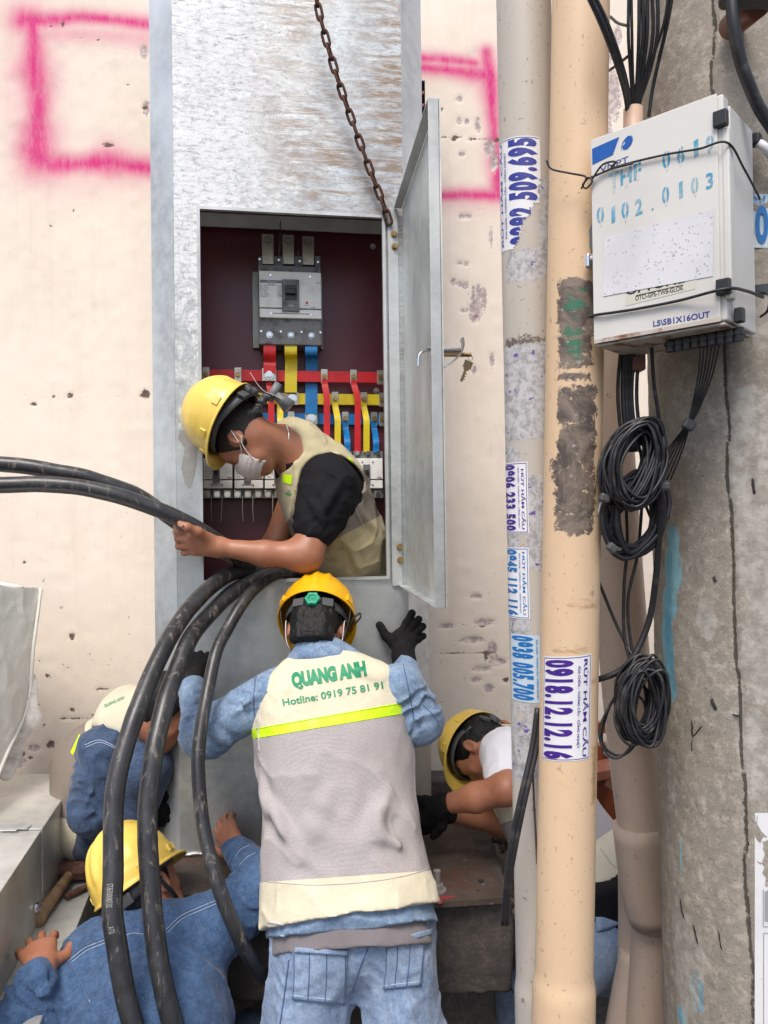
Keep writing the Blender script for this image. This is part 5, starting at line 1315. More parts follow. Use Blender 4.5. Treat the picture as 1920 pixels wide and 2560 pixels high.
# small conduit through the back of the box
v, f = tube(np.array([P(1583, 272, 1.48), P(1583, 400, 1.48)]), .0185, 28, False); o = top('conduit_stub', v, f, PVC_PINK, P(1583, 400, 1.48), 'short pinkish tan conduit stub above the white box full of black cables', 'conduit'); md = o.modifiers.new('wall', 'SOLIDIFY'); md.thickness = .002
b = MB(); b.box((P(1592, 850, 1.50) + P(1592, 928, 1.50)) / 2, (.026, .03, abs(P(1592, 850, 1.50)[2] - P(1592, 928, 1.50)[2])), bev=.003); b.topobj('conduit_stub', simple('reddish_duct', (.23, .12, .095), .6), tuple(P(1592, 928, 1.5)), 'short reddish square duct hanging below the white box', 'duct')
# orange insulator top right
q = P(1892, 4, 1.31); b = MB(); b.cyl(q, q + V(.0, .10, .02), .026, .022, 24); b.topobj('insulator', simple('brown_glaze', (.16, .045, .02), .3), tuple(q), 'brown glazed insulator at the top right corner', 'insulator', True)
b = MB(); b.box(P(1880, -22, 1.28), (.10, .05, .04), bev=.01); b.topobj('bracket_arm', PLAST_BLACK, tuple(P(1880, -22, 1.28)), 'black bracket at the top right above the brown insulator', 'bracket')

# ---- thin black cables
WG = 'thin black telephone cables by the concrete pole'
def wire(pts, r, label, name='telephone_cable', mat=WIRE, group=WG, n=7, cat='cable'):
    q = [P(*p) for p in pts]; v, f = tube(spline(q, .012), r, n)
    return top(name, v, f, mat, q[-1], label, cat, True, group)
ends = (1572, 1600)
wire([(1468, -20, 1.36), (1505, 60, 1.38), (1545, 165, 1.42), (1566, 240, 1.46), (1573, 300, 1.48)], .0058, 'thickest black cable curving from the top over the cream pipe into the conduit stub')
wire([(1480, -20, 1.37), (1518, 60, 1.39), (1553, 160, 1.42), (1572, 240, 1.46), (1577, 300, 1.48)], .0050, 'second thick black cable beside the curving one entering the stub')
for k, (x0, x1, r, lab) in enumerate(((1572, 1582, .0030, 'leftmost straight thin cable above the stub'), (1578, 1586, .0028, 'thin cable just right of the leftmost straight one'), (1598, 1588, .0034, 'flat cable bending in at the stub centre'), (1606, 1590, .0036, 'grey black cable in the middle of the bundle above the stub'),
                           (1618, 1592, .0036, 'wider cable right of the bundle centre'), (1630, 1595, .0034, 'cable near the right of the bundle above the stub'), (1644, 1598, .0036, 'next cable to the right in the bundle above the stub'))):
    wire([(x0, -20, 1.40), (x0 - 1 + k % 2 * 3, 90, 1.42), ((x0 + x1) / 2, 190, 1.45), (x1, 260, 1.475), (x1, 310, 1.48)], r, lab)
wire([(1682, -20, 1.38), (1668, 60, 1.40), (1645, 160, 1.44), (1630, 230, 1.46), (1622, 292, 1.47)], .0036, 'separate thin cable passing right of the stub behind the box')
wire([(1672, -20, 1.38), (1660, 60, 1.40), (1625, 160, 1.44), (1600, 240, 1.47), (1593, 300, 1.48)], .0030, 'thin cable slanting from upper right into the stub')
wire([(1526, 42, 1.55), (1545, 58, 1.5), (1572, 65, 1.44)], .0028, 'short cable joining from the left at the top', 'short_cable')
wire([(1524, 176, 1.55), (1548, 158, 1.5), (1574, 138, 1.45)], .0030, 'short cable joining from the left above the box', 'short_cable')
wire([(1828, -20, 1.27), (1834, 60, 1.27), (1850, 150, 1.28), (1875, 220, 1.29), (1900, 275, 1.30), (1950, 350, 1.31)], .0105, 'thick dark cable curving down at the top right over the concrete pole', 'thick_cable')
# below the box
for k, (x0, x1, x2, r, lab) in enumerate(((1555, 1545, 1560, .0036, 'leftmost cable hanging below the box'), (1563, 1558, 1572, .0052, 'thick cable hanging below the box left of the duct'), (1568, 1566, 1580, .0052, 'second thick cable hanging below the box'), (1575, 1574, 1590, .0036, 'cable hidden partly by the reddish duct'), (1590, 1580, 1600, .0036, 'cable emerging under the duct'), (1600, 1592, 1612, .0036, 'cable right of the duct'), (1583, 1572, 1585, .004, 'cable in the middle under the duct'))):
    wire([(x0, 850, 1.48), (x1, 960, 1.50), (x1 + 3, 1040, 1.50), (x2, 1130, 1.5)], r, lab)
wire([(1628, 850, 1.42), (1635, 960, 1.44), (1652, 1080, 1.45), (1658, 1180, 1.45)], .0035, 'single thin cable hanging on the concrete pole below the box')
for k in range(6):
    wire([(1802 - 10 * k, 845, 1.33), (1780 - 7 * k, 940, 1.365), (1744 - 3.5 * k, 1030, 1.39), (1724 - 2 * k, 1065, 1.40), (1708 - 7 * k, 1120, 1.42 + .004 * k), (1676 - 9 * k, 1200, 1.45)], .0017, ['rightmost', 'second from right', 'third from right', 'fourth from right', 'fifth from right', 'leftmost'][k] + ' of the six strands running from the box glands to the coil')
b = MB(); c = P(1722, 1062, 1.395); b.box(c, (.022, .014, .020), np.array(Euler((0, .5, 0)).to_matrix()), bev=.004); b.topobj('tape_wrap', simple('dusty_black_tape', (.05, .05, .052), .5), tuple(c), 'dusty black tape round the strands right of the large coil', 'tape')
# coils
def coil(cx, cy, rx, ry, Y, tilt, n, r, label, seed, spread=.02, name='cable_coil', thick=.03):
    rg = np.random.default_rng(seed); c = P(cx, cy, Y)
    root = empty(name, tuple(c + V(0, 0, -ry)), label, 'cable coil')
    for k in range(n):
        a = np.linspace(0, 2 * math.pi, 40, endpoint=False); ax_ = rx * (1 + rg.uniform(-.42, .10)); ay_ = ry * (1 + rg.uniform(-.22, .07)); th = tilt + rg.uniform(-.20, .20)
        ox_, oz_ = rg.uniform(-spread, spread), rg.uniform(-spread, spread) * .8; ph = rg.uniform(0, 6); oy = rg.uniform(-thick, thick)
        x = ax_ * np.cos(a) * (1 + .13 * np.sin(2 * a + ph)); z = ay_ * np.sin(a) * (1 + .05 * np.sin(3 * a + ph)); 
        X = x * math.cos(th) - z * math.sin(th) + ox_; Z = x * math.sin(th) + z * math.cos(th) + oz_
        y = oy + .012 * np.sin(a + ph) + .10 * 0 * x
        q = c + np.stack([X, y, Z], 1); v, f = tube(q, r, 6, closed=True); part('loop', v, f, WIRE, root)
    return root
s15 = 1.44 / 1923
coil(1583, 1160, 62 * s15, 100 * s15, 1.42, -.28, 62, .0029, 'large upper coil of flat black cable hanging below the white box', 3, .012)
coil(1590, 1285, 72 * s15, 112 * s15, 1.46, -.30, 9, .0050, 'open coil of thicker black cable looping under the large coil', 5, .005, thick=.01)
coil(1605, 1750, 52 * s15, 98 * s15, 1.47, -.10, 58, .0029, 'lower coil of flat black cable leaning on the concrete pole', 8, .012)
coil(1565, 1800, 78 * s15, 92 * s15, 1.50, -.45, 2, .0026, 'two loose wide loops of wire below the lower coil', 11, .01, 'loose_loops', thick=.006)
for (x, y, a_) in ((1512, 1245, .3), (1660, 1215, .0), (1530, 1370, .7)):
    c = P(x, y, 1.41); b = MB(); b.box(c, (.020, .016, .016), np.array(Euler((0, a_, 0)).to_matrix()), bev=.004); b.topobj('tape_wrap', simple('grey_black_tape', (.06, .06, .062), .5), tuple(c), {1512: 'grey tape knot at the left of the large coil', 1660: 'tape round the strands right of the large coil', 1530: 'tape on the thicker open coil, lower left'}[x], 'tape')
wire([(1512, 1245, 1.41), (1500, 1262, 1.41), (1494, 1292, 1.41)], .0022, 'loose grey tie end at the left of the large coil', 'tie_end', simple('grey_tie', (.22, .22, .21), .5))
wire([(1655, 1220, 1.44), (1648, 1330, 1.46), (1640, 1440, 1.48), (1620, 1560, 1.5), (1570, 1660, 1.5), (1500, 1697, 1.52), (1440, 1700, 1.60)], .0062, 'thick black cable sweeping from the coils down left behind the cream pipe', 'thick_cable')
wire([(1566, 1275, 1.5), (1568, 1370, 1.52), (1560, 1470, 1.52), (1562, 1600, 1.52), (1590, 1690, 1.5)], .0032, 'thin cable dropping straight between the two coils')
wire([(1605, 1260, 1.5), (1595, 1380, 1.52), (1570, 1500, 1.52), (1578, 1610, 1.52), (1600, 1690, 1.5)], .0032, 'thin cable curving between the two coils')
wire([(1495, 1450, 1.56), (1545, 1570, 1.54), (1590, 1650, 1.5), (1640, 1690, 1.48)], .0032, 'thin cable slanting right from behind the cream pipe to the lower coil')
wire([(1612, 1255, 1.5), (1625, 1290, 1.5), (1655, 1340, 1.47)], .003, 'short cable crossing beneath the large coil')
wire([(1500, 1335, 1.58), (1530, 1300, 1.54), (1560, 1270, 1.5)], .004, 'short cable going left behind the cream pipe under the coil')
# pair of cut cables hanging in front of the grey pipe
for dx, lab in ((0, 'left'), (11, 'right')):
    wire([(1344 + dx, 1770, 1.53), (1330 + dx, 1870, 1.52), (1303 + dx, 1990, 1.50), (1280 + dx, 2100, 1.50), (1266 + dx * .6, 2210, 1.51), (1258 + dx * .9, 2310, 1.53)], .0058, lab + ' one of the twin thick black cables with cut ends hanging before the grey pipe', 'cut_cable', group='twin cut cables before the grey pipe', n=12)
wire([(1330, 1890, 1.54), (1335, 2000, 1.54), (1340, 2100, 1.54), (1343, 2160, 1.54)], .0022, 'thin brownish wire on the grey pipe beside the twin cut cables', 'thin_wire', simple('brown_wire', (.08, .05, .045), .6))

# ---- reddish boards and brick rubble behind the right worker
def board(pts, th, label, name='board'):
    p = [P(*q) for q in pts]; nrm = unit(np.cross(p[1] - p[0], p[2] - p[0])); p2 = [q + nrm * th for q in p]; n = len(p)
    b = MB(); b.add(p + p2, [tuple(range(n))[::-1], tuple(range(n, 2 * n))] + [(i, (i + 1) % n, n + (i + 1) % n, n + i) for i in range(n)])
    return b.topobj(name, TILE, tuple(p[-1]), label, 'board')
board([(1480, 1948, 2.75), (1600, 2010, 2.4), (1600, 2330, 2.35), (1480, 2200, 2.7)], .02, 'large orange brown board standing behind the right worker, its top edge sloping')
board([(1249, 1800, 2.9), (1310, 1838, 2.7), (1310, 1870, 2.7), (1252, 1828, 2.9)], .02, 'short orange brown board end left of the grey pipe above the white shirt')
board([(1430, 1806, 2.9), (1545, 1808, 2.9), (1545, 1835, 2.9), (1430, 1830, 2.9)], .03, 'flat red board seen between cream pipe and tan conduit')
board([(1420, 1840, 2.8), (1516, 1870, 2.7), (1516, 1925, 2.7), (1420, 1900, 2.8)], .03, 'dark red board below the flat one between the pipes')
bpile = empty('brick_pile', tuple(P(1500, 1960, 2.7)), 'loose red bricks and bits on the boards between the cream pipe and the tan conduit', 'bricks')
for k, (x, y, w, h, a_) in enumerate(((1505, 1925, .11, .035, .2), (1530, 1945, .09, .03, -.15), (1492, 1935, .06, .03, .5), (1265, 1798, .06, .025, .3), (1285, 1812, .08, .025, .25), (1545, 1965, .07, .03, .4), (1548, 1900, .05, .03, .1))):
    if x < 1300: continue
    b = MB(); b.box(P(x, y, 2.62 + .02 * k), (w, .07, h), np.array(Euler((.2, -a_, .3 * k)).to_matrix()), bev=.003); b.obj('brick', BRICK, bpile)
for k, (x, y, col) in enumerate(((1528, 1880, (.6, .6, .64)), (1540, 1850, (.10, .12, .14)), (1543, 1890, (.65, .62, .60)), (1520, 1860, (.45, .30, .25)))):
    b = MB(); b.box(P(x, y, 2.68), (.04, .04, .03), np.array(Euler((.3, k, .5)).to_matrix()), bev=.006); b.obj('scrap', simple('scrap', col, .6), bpile)
# ------------------------------------------------------------------ left side: trunking boxes, wrapped slab, hammer
def prism(name, plan, z0, z1, mat, parent, **kw):
    n = len(plan); v = [(x, y, z0) for x, y in plan] + [(x, y, z1) for x, y in plan]
    a2 = sum(plan[i][0] * plan[(i + 1) % n][1] - plan[(i + 1) % n][0] * plan[i][1] for i in range(n))
    if a2 < 0: v = [(x, y, z0) for x, y in plan[::-1]] + [(x, y, z1) for x, y in plan[::-1]]
    f = [tuple(range(n))[::-1], tuple(range(n, 2 * n))] + [(i, (i + 1) % n, n + (i + 1) % n, n + i) for i in range(n)]
    o = part(name, v, f, mat, parent, False, **kw); m = o.modifiers.new('edge', 'BEVEL'); m.width = .0025; m.segments = 2; return o
ZT = .165
def hz(px, py, z=ZT): return tuple(hit_z(px, py, z)[:2])
r0, r1, r2 = hz(182, 1957), hz(105, 2072), hz(20, 2205)
dirb = unit(V(r1[0] - r0[0], r1[1] - r0[1], 0)); 
def along(p, d, s): return (p[0] + d[0] * s, p[1] + d[1] * s)
left = V(-1, -.02, 0)
tr = empty('steel_trunking', (r1[0] - .2, r1[1], -.085), 'upper run of dusty galvanised steel trunking lying beside the wrapped slab at the left', 'trunking')
rb = hz(130, 1934)
prism('duct_section', [r0, rb, (rb[0] - .6, rb[1] - .02), (r1[0] - .62, r1[1]), (r1[0], r1[1] + .003)], -.085, ZT, GALV_BOX, tr)
fr_ = along(r1, dirb, .9)
prism('duct_section', [(r1[0] - .001, r1[1] - .003), (r1[0] - .62, r1[1] - .006), (fr_[0] - .62, fr_[1]), fr_], -.085, ZT - .003, GALV_BOX, tr)
b = MB(); c = hit_z(20, 2072, ZT); b.box((c[0] + .01, c[1] + .005, ZT + .003), (.10, .030, .003), bev=.001); b.obj('joint_tab', GALV_EDGE, tr)
c = hit_z(30, 2079, ZT); b = MB(); b.box((c[0] - .01, c[1], ZT + .005), (.05, .012, .003), bev=.001); b.obj('joint_tab', simple('bright_zinc', (.6, .6, .6), .4, .5), tr)
c = P(91, 2268, 2.17); b = MB(); hexbolt(b, V(c[0], c[1], c[2]), .010, .008, V(1, -.1, 0)); b.obj('joint_bolt', CHROME, tr)
ZL = -.085
def hl(px, py): return tuple(hit_z(px, py, ZL)[:2])
e0, e1 = hl(222, 2238), hl(165, 2386); d2 = unit(V(e1[0] - e0[0], e1[1] - e0[1], 0)); rear = along(e0, d2, -.42)
tr2 = empty('steel_trunking', (e0[0] - .2, e0[1], -.35), 'lower run of dusty galvanised trunking under the hammer at the left', 'trunking')
prism('duct_section', [rear, (rear[0] - .5, rear[1]), (along(e1, d2, .7)[0] - .6, along(e1, d2, .7)[1]), along(e1, d2, .7)], -.42, ZL - .002, GALV_BOX, tr2)

# wrapped slab: thick crate-like panel under dusty plastic
A_, B_, C_, D_ = P(100, 1470, 2.62), P(66, 1760, 2.58), P(-90, 2130, 2.22), P(-130, 1452, 2.30)
def slabf():
    nu, nv = 90, 80; vs = []
    for i in range(nu):
        for j in range(nv):
            u, w = i / (nu - 1), j / (nv - 1)
            q = (A_ * (1 - w) + B_ * w) * (1 - u) + (D_ * (1 - w) + C_ * w) * u
            vs.append(q)
    v = np.array(vs); nrm = unit(np.cross(A_ - D_, B_ - A_)); nrm = nrm if nrm[0] > 0 else -nrm
    v = v + nrm * (.008 * fbm(v * 6, 3) + .004 * (1 - 2 * np.abs(vnoise(v * V(16, 16, 9), 6))) + .0015 * vnoise(v * 40, 2))[:, None]
    i = np.arange(nu * nv).reshape(nu, nv); f = np.stack([i[:-1, :-1], i[1:, :-1], i[1:, 1:], i[:-1, 1:]], -1).reshape(-1, 4)
    return v, f, nrm
sv_, sf_, snr = slabf()
sl = empty('wrapped_slab', tuple(B_), 'tall slab wrapped in dusty plastic sheet standing at the far left on the trunking', 'wrapped slab')
o = part('plastic_cover', sv_, sf_, WRAP, sl); m = o.modifiers.new('body', 'SOLIDIFY'); m.thickness = .42; m.offset = -1
pts = [A_, (A_ + B_) / 2 + V(.006, -.02, 0), B_, B_ * .6 + C_ * .4, C_]
b = MB(); b.tube(spline([p + snr * .006 for p in pts], .01), .006, 8); b.obj('sheet_hem', WRAP, sl, True)
# loose crumpled plastic bag at its corner
def bagf(p):
    d = Un([cap(P(82, 1690, 2.60), P(78, 1800, 2.58), .012, .038, flat=(0, 1, 0), ratio=1.6), cap(P(78, 1800, 2.58), P(60, 1835, 2.58), .034, .02, flat=(0, 1, 0), ratio=1.6), cap(P(45, 1850, 2.56), P(15, 1930, 2.5), .030, .03, flat=(0, 1, 0), ratio=1.6)], .02)(p)
    return d + .006 * (1 - 2 * np.abs(fbm(p * V(28, 28, 12), 7)))
v, f = surf(bagf, P(40, 1640, 2.6) - V(.25, .12, .4), P(110, 1640, 2.6) + V(.08, .12, .02), .005)
part('loose_plastic', v, f, CLEARWRAP, sl)

# hammer lying on the lower trunking
hm = empty('sledge_hammer', tuple(hit_z(150, 2220, ZL)), 'short sledge hammer with a worn wooden handle lying on the trunking', 'hammer')
h0 = hit_z(90, 2318, ZL) + V(0, 0, .020); h1 = hit_z(178, 2205, ZL) + V(0, 0, .030)
ts = np.linspace(0, 1, 22); hp = h0 + ts[:, None] * (h1 - h0); hr = .0205 - .006 * ts + .003 * np.exp(-(ts / .12) ** 2)
v, f = tube(hp, hr, 20); part('handle', v, f, WOOD, hm)
hc = h1 + V(-.005, .0, .004); hx = unit(V(1, .10, 0)); hw = unit(np.cross(hx, h1 - h0)); hy = np.cross(hw, hx)
b = MB(); hb = .068
for (s0, s1, a, c_) in ((-1, -.62, .019, .026), (-.62, .62, .026, .026), (.62, 1, .026, .019)): b.cyl(hc + hx * hb * s0, hc + hx * hb * s1, a * 1.1, c_ * 1.1, 8)
b.obj('head', RUST, hm)
q0 = hit_z(165, 2252, ZL) + V(0, 0, .012); q1 = hit_z(240, 2215, ZL) + V(0, 0, .012); b = MB()
ss = np.linspace(0, 1, 60); b.tube(q0 + ss[:, None] * (q1 - q0), .0085 + .0012 * (np.arange(60) % 4 < 2), 10); b.topobj('reinforcing_bar', RUST, tuple(q0), 'short ribbed rusty bar behind the hammer handle', 'steel bar', True)

# ------------------------------------------------------------------ heavy power cables
CG = 'heavy black power cables around the cabinet opening'
def pcable(pts, r, label, seed=0, n=26):
    q = [P(*p) if len(p) == 3 else FW(FQ(p[0], p[1], p[3])) for p in pts]; s = spline(q, .008)
    rr = r * (1 + .03 * vnoise(np.stack([np.arange(len(s)) * .13, s[:, 0] * 0, s[:, 0] * 0], -1), seed) + .012 * vnoise(np.stack([np.arange(len(s)) * .6, s[:, 0] * 0, s[:, 0] * 0], -1), seed + 3))
    s = s + .0025 * np.stack([vnoise(np.stack([np.arange(len(s)) * .09, s[:, 0] * 0 + k, s[:, 0] * 0], -1), seed + k) for k in range(3)], -1)
    v, f = tube(s, rr, n); return top('power_cable', v, f, CABLE, s[-1], label, 'power cable', True, CG), s
pcable([(-60, 1157, 2.16), (0, 1161, 2.17), (110, 1172, 2.19), (230, 1198, 2.22), (330, 1232, 2.26), (420, 1290, 2.32), (500, 1345, 2.38), (590, 1395, 2.46), (660, 1430, 2.56)], .0225, 'upper of the two thick black cables coming in from the left edge', 1)
pcable([(-60, 1212, 2.12), (0, 1213, 2.12), (110, 1212, 2.14), (210, 1220, 2.16), (320, 1245, 2.19), (420, 1285, 2.23), (500, 1325, 2.28), (560, 1365, 2.34), (610, 1410, 2.42), (650, 1440, 2.52)], .0232, 'lower of the two thick black cables from the left edge, held by the hand', 5)
_, c1s = pcable([(700, 1445, 2.62), (655, 1430, 2.50), (600, 1428, 2.42), (545, 1452, 2.34), (470, 1525, 2.22), (410, 1620, 2.10), (366, 1720, 2.01), (328, 1820, 1.94), (302, 1905, 1.90), (285, 2010, 1.86), (281, 2105, 1.83), (281, 2200, 1.80), (286, 2310, 1.77), (308, 2465, 1.74), (345, 2600, 1.72)], .0238, 'leftmost hanging thick black cable with white serial print, arching down from the opening', 9)
pcable([(730, 1450, 2.62), (690, 1438, 2.52), (640, 1450, 2.44), (570, 1490, 2.36), (510, 1550, 2.26), (470, 1610, 2.16), (425, 1720, 2.05), (395, 1830, 1.97), (382, 1910, 1.93), (371, 2010, 1.90), (369, 2105, 1.87), (376, 2220, 1.84), (388, 2340, 1.81), (410, 2470, 1.78), (445, 2610, 1.76)], .0242, 'middle hanging thick black cable, scratched, arching down from the opening', 14)
pcable([(790, 1450, 2.60), (730, 1430, 2.50), (680, 1440, 2.42), (620, 1490, 2.32), (570, 1570, 2.24), (540, 1630, 2.18), (515, 1750, 2.10), (500, 1850, 2.05), (496, 1920, 2.02), (503, 2030, 1.98), (520, 2120, 1.95), (555, 2240, 1.92), (598, 2345, 1.92), (648, 2425, 2.0), (710, 2480, 2.14), (790, 2530, 2.25)], .0178, 'thinner black cable on the right of the three, running behind the standing worker', 21)
# serial print on the left hanging cable
pr_m = simple('white_cable_print', (.32, .32, .30), .6)
def cable_print(s, txt, y0, y1, sl, r):
    pj = np.array([proj(q) for q in s[::2]]); ss = s[::2]
    ok = np.where((pj[:, 1] > y0) & (pj[:, 1] < y1))[0]; seg = ss[ok[0]:ok[-1] + 1]; L = np.sum(np.linalg.norm(np.diff(seg, axis=0), axis=1)); arc = np.concatenate([[0], np.cumsum(np.linalg.norm(np.diff(seg, axis=0), axis=1))])
    bm = fit2d(txt, L, .013, .0); slice_bm(bm, .004, (1,)); tv, tf = bm_arr(bm); out = []
    for q in tv:
        a = arc[-1] / 2 - q[0] if True else 0; p = np.array([np.interp(a, arc, seg[:, k]) for k in range(3)]); i = min(max(np.searchsorted(arc, a), 1), len(seg) - 1); t = unit(seg[i] - seg[i - 1])
        toc = unit(V(0, 0, CAMZ) - p); side = unit(np.cross(toc, t)); side = side if side[0] > 0 else -side; fr = np.cross(side, t); fr = fr if np.dot(fr, toc) > 0 else -fr
        an = q[1] / r + (-.25); out.append(p + (r + .0012) * (math.sin(an) * side + math.cos(an) * fr))
    # reading from bottom to top
    return out, tf
for txt, y0, y1 in (('20700005872', 2190, 2270), ('071A', 2295, 2340)):
    out, tf = cable_print(c1s, txt, y0, y1, 0, .0240); part('lettering', out, tf, pr_m, bpy.data.objects['power_cable.002'], False)
# ------------------------------------------------------------------ people
def frame(f, u):
    u = unit(u); f = np.asarray(f, float); f = unit(f - u * np.dot(f, u)); return f, u, np.cross(f, u)     # forward, up, right
def fm(p, f): return np.stack([f[0], f[1], f[2]], 1)
def headf(c, f, u, s=1.0, face=True, k=.018):
    """head solids: c skull centre, f face direction, u crown direction"""
    f, u, r = frame(f, u); M = np.stack([f, r, u], 1); L = lambda a, b, d: c + s * (f * a + r * b + u * d)
    main = [ell(L(-.012, 0, .022), (.098 * s, .077 * s, .090 * s), M), ell(L(.022, 0, -.035), (.068 * s, .060 * s, .085 * s), M),
            cap(L(.03, .035, -.085), L(.055, 0, -.105), .022 * s, .022 * s), cap(L(.03, -.035, -.085), L(.055, 0, -.105), .022 * s, .022 * s),
            cap(L(.070, -.032, .012), L(.070, .032, .012), .014 * s)]
    det = [cap(L(.084, 0, .0), L(.107, 0, -.034), .0085 * s, .0125 * s), cap(L(.094, .012, -.040), L(.088, -.012, -.040), .010 * s),
           cap(L(.084, -.020, -.066), L(.084, .020, -.066), .0075 * s), cap(L(.082, -.016, -.077), L(.082, .016, -.077), .0080 * s),
           ell(L(.070, .031, -.006), (.012 * s, .014 * s, .010 * s), M), ell(L(.070, -.031, -.006), (.012 * s, .014 * s, .010 * s), M),
           ell(L(.056, .045, -.035), (.018 * s, .016 * s, .018 * s), M), ell(L(.056, -.045, -.035), (.018 * s, .016 * s, .018 * s), M)]
    ears = []
    for sg in (-1, 1):
        ec = L(-.012, sg * .079, -.012); EM = np.stack([unit(f * .95 + r * sg * .3), unit(r - f * .3 * sg), u], 1)
        ears.append(minus(ell(ec, (.019 * s, .0085 * s, .031 * s), EM), ell(ec + s * (r * sg * .009 + f * .003), (.011 * s, .007 * s, .020 * s), EM), .004))
        ears.append(cap(L(-.006, sg * .073, .014), L(-.002, sg * .073, -.034), .006 * s, .007 * s))
    g = Un(main, .035)
    h_ = Un([g] + det, .012)
    h2 = h_
    if face:
        sock = [ell(L(.092, sg * .032, .0), (.014 * s, .019 * s, .010 * s), M) for sg in (-1, 1)]
        h2 = lambda p: h_(p) + .004 * np.exp(-(np.minimum(sock[0](p), sock[1](p)).clip(0) / .008) ** 2) * 0
        nos = [ell(L(.101, sg * .007, -.048), (.004 * s, .004 * s, .004 * s), M) for sg in (-1, 1)]
        h2 = minus(h2, Un(nos, .001), .003)
        lid = [cap(L(.083, sg * .018, -.005), L(.076, sg * .046, -.006), .0016) for sg in (-1, 1)]
        mouth = cap(L(.094, -.022, -.0715), L(.094, .022, -.0715), .0018)
        h2 = minus(minus(h2, Un(lid, .001), .002), mouth, .004)
    return Un([h2] + ears, .008), L, M
def handf(w, d, n, side, curl=(.3, .3, .3, .3), spread=.12, thumb=(.5, .5), s=1.0, fat=1.0, curl2=None):
    """w wrist, d finger direction, n palm normal, side +1/-1 picks the thumb side"""
    d = unit(d); n = np.asarray(n, float); n = unit(n - d * np.dot(n, d)); t = np.cross(d, n) * side
    fs = []; kn = []
    for i, (o, l) in enumerate(((.030, .078), (.010, .083), (-.011, .079), (-.030, .070))):
        k = w + s * (t * o + d * l - n * (.004 * (i in (1, 2)))); kn.append(k)
        fs.append(cap(w + s * t * o * .45 - n * .0, k, .0165 * s, .0125 * s * fat))
    fs.append(cap(w + s * (t * .012 + d * .02 + n * .006), w + s * (t * .02 + d * .055 + n * .010), .018 * s, .014 * s))
    palm = Un(fs, .016); fin = []
    for i, (L1, L2, L3) in enumerate(((.042, .025, .020), (.046, .029, .021), (.043, .027, .021), (.034, .021, .019))):
        a = (1.5 - i) * spread; c = curl[i]; c2 = c * 1.15 if curl2 is None else curl2[i]; dd_ = unit(d * math.cos(a) + t * math.sin(a)); p = kn[i]; ang = c * .8
        for Ls, r0, r1 in ((L1, .0098, .0090), (L2, .0090, .0082), (L3, .0080, .0068)):
            v_ = dd_ * math.cos(ang) + n * math.sin(ang); q = p + v_ * Ls * s; fin.append(cap(p, q, r0 * s * fat, r1 * s * fat)); p = q; ang += c2
    b = w + s * (t * .022 + d * .018 + n * .006); m = b + s * (unit(t * (.75 + thumb[0] * .3) + d * (.75 - thumb[0] * .3) + n * .25)) * .040
    tv = unit(t * (.45 * thumb[0] + .1) + d * .9 + n * thumb[1] * .5); m2 = m + tv * .032 * s; m3 = m2 + unit(tv + n * .3 * thumb[1]) * .026 * s
    th = [cap(b, m, .017 * s, .0125 * s * fat), cap(m, m2, .0118 * s * fat, .0105 * s * fat), cap(m2, m3, .0105 * s * fat, .0082 * s * fat)]
    F = lambda g, k: Un(g, k)
    fingers = lambda p: np.min(np.stack([g(p) for g in [Un(fin[3 * i:3 * i + 3], .004) for i in range(4)]]), 0)
    return Un([palm, fingers, Un(th, .006)], .009), kn
def ptip(pts, rs, k=.004): return Un(chain(pts, rs), k)
def bvh(obs):
    vs = []; fs = []; n = 0
    for o in obs:
        me = o.data; co = np.empty(len(me.vertices) * 3, np.float32); me.vertices.foreach_get('co', co); co = co.reshape(-1, 3) + (root_loc(o) if o.parent is not None else np.array(o.location))
        vs.append(co); fs += [tuple(i + n for i in p.vertices) for p in me.polygons]; n += len(co)
    return BVHTree.FromPolygons(np.vstack(vs).tolist(), fs)
def drop(t, px, py, lift=.002):
    l = unit(ray(px, py)); h = t.ray_cast(Vector((0, 0, CAMZ)), Vector(l))
    if h[0] is None: return None
    return np.array(h[0]) - l * lift
def drape(t, quad, mat, parent, name, lift=.002, nx=20, ny=20, th=.0, **kw):
    """patch laid on a garment; quad = 4 photo corners tl,tr,br,bl"""
    q = np.array(quad, float); pts = []; ok = []; last = None
    for i in range(nx):
        for j in range(ny):
            u, w = i / (nx - 1), j / (ny - 1); c = (q[0] * (1 - u) + q[1] * u) * (1 - w) + (q[3] * (1 - u) + q[2] * u) * w
            h = drop(t, c[0], c[1], lift)
            ok.append(h is not None); last = h if h is not None else last; pts.append(last if last is not None else V(0, 2, 0))
    i = np.arange(nx * ny).reshape(nx, ny); f = np.stack([i[:-1, :-1], i[:-1, 1:], i[1:, 1:], i[1:, :-1]], -1).reshape(-1, 4); ok = np.array(ok); pts = np.array(pts)
    e = pts[f]; span = np.linalg.norm(e.max(1) - e.min(1), axis=1)
    f = f[ok[f].all(1) & (span < max(.04, 3.5 * np.median(span)))]
    if len(f) == 0: return None
    o = part(name, pts, f, mat, parent, True, **kw)
    if th > 0: m = o.modifiers.new('thickness', 'SOLIDIFY'); m.thickness = th; m.offset = 0
    return o
def dline(t, pts, mat, parent, name='seam', r=.0016, lift=.0005, step=6, **kw):
    p = spline(np.array([(x, y, 0) for x, y in pts], float), step); out = [drop(t, a[0], a[1], lift) for a in p]; out = [o for o in out if o is not None]
    if len(out) < 3: return
    out = np.array(out); jump = np.linalg.norm(np.diff(out, axis=0), axis=1); cut = np.where(jump > .05)[0]
    if len(cut): out = out[:cut[0] + 1]
    if len(out) < 3: return
    v, f = tube(out, r, 6); return part(name, v, f, mat, parent, True, **kw)
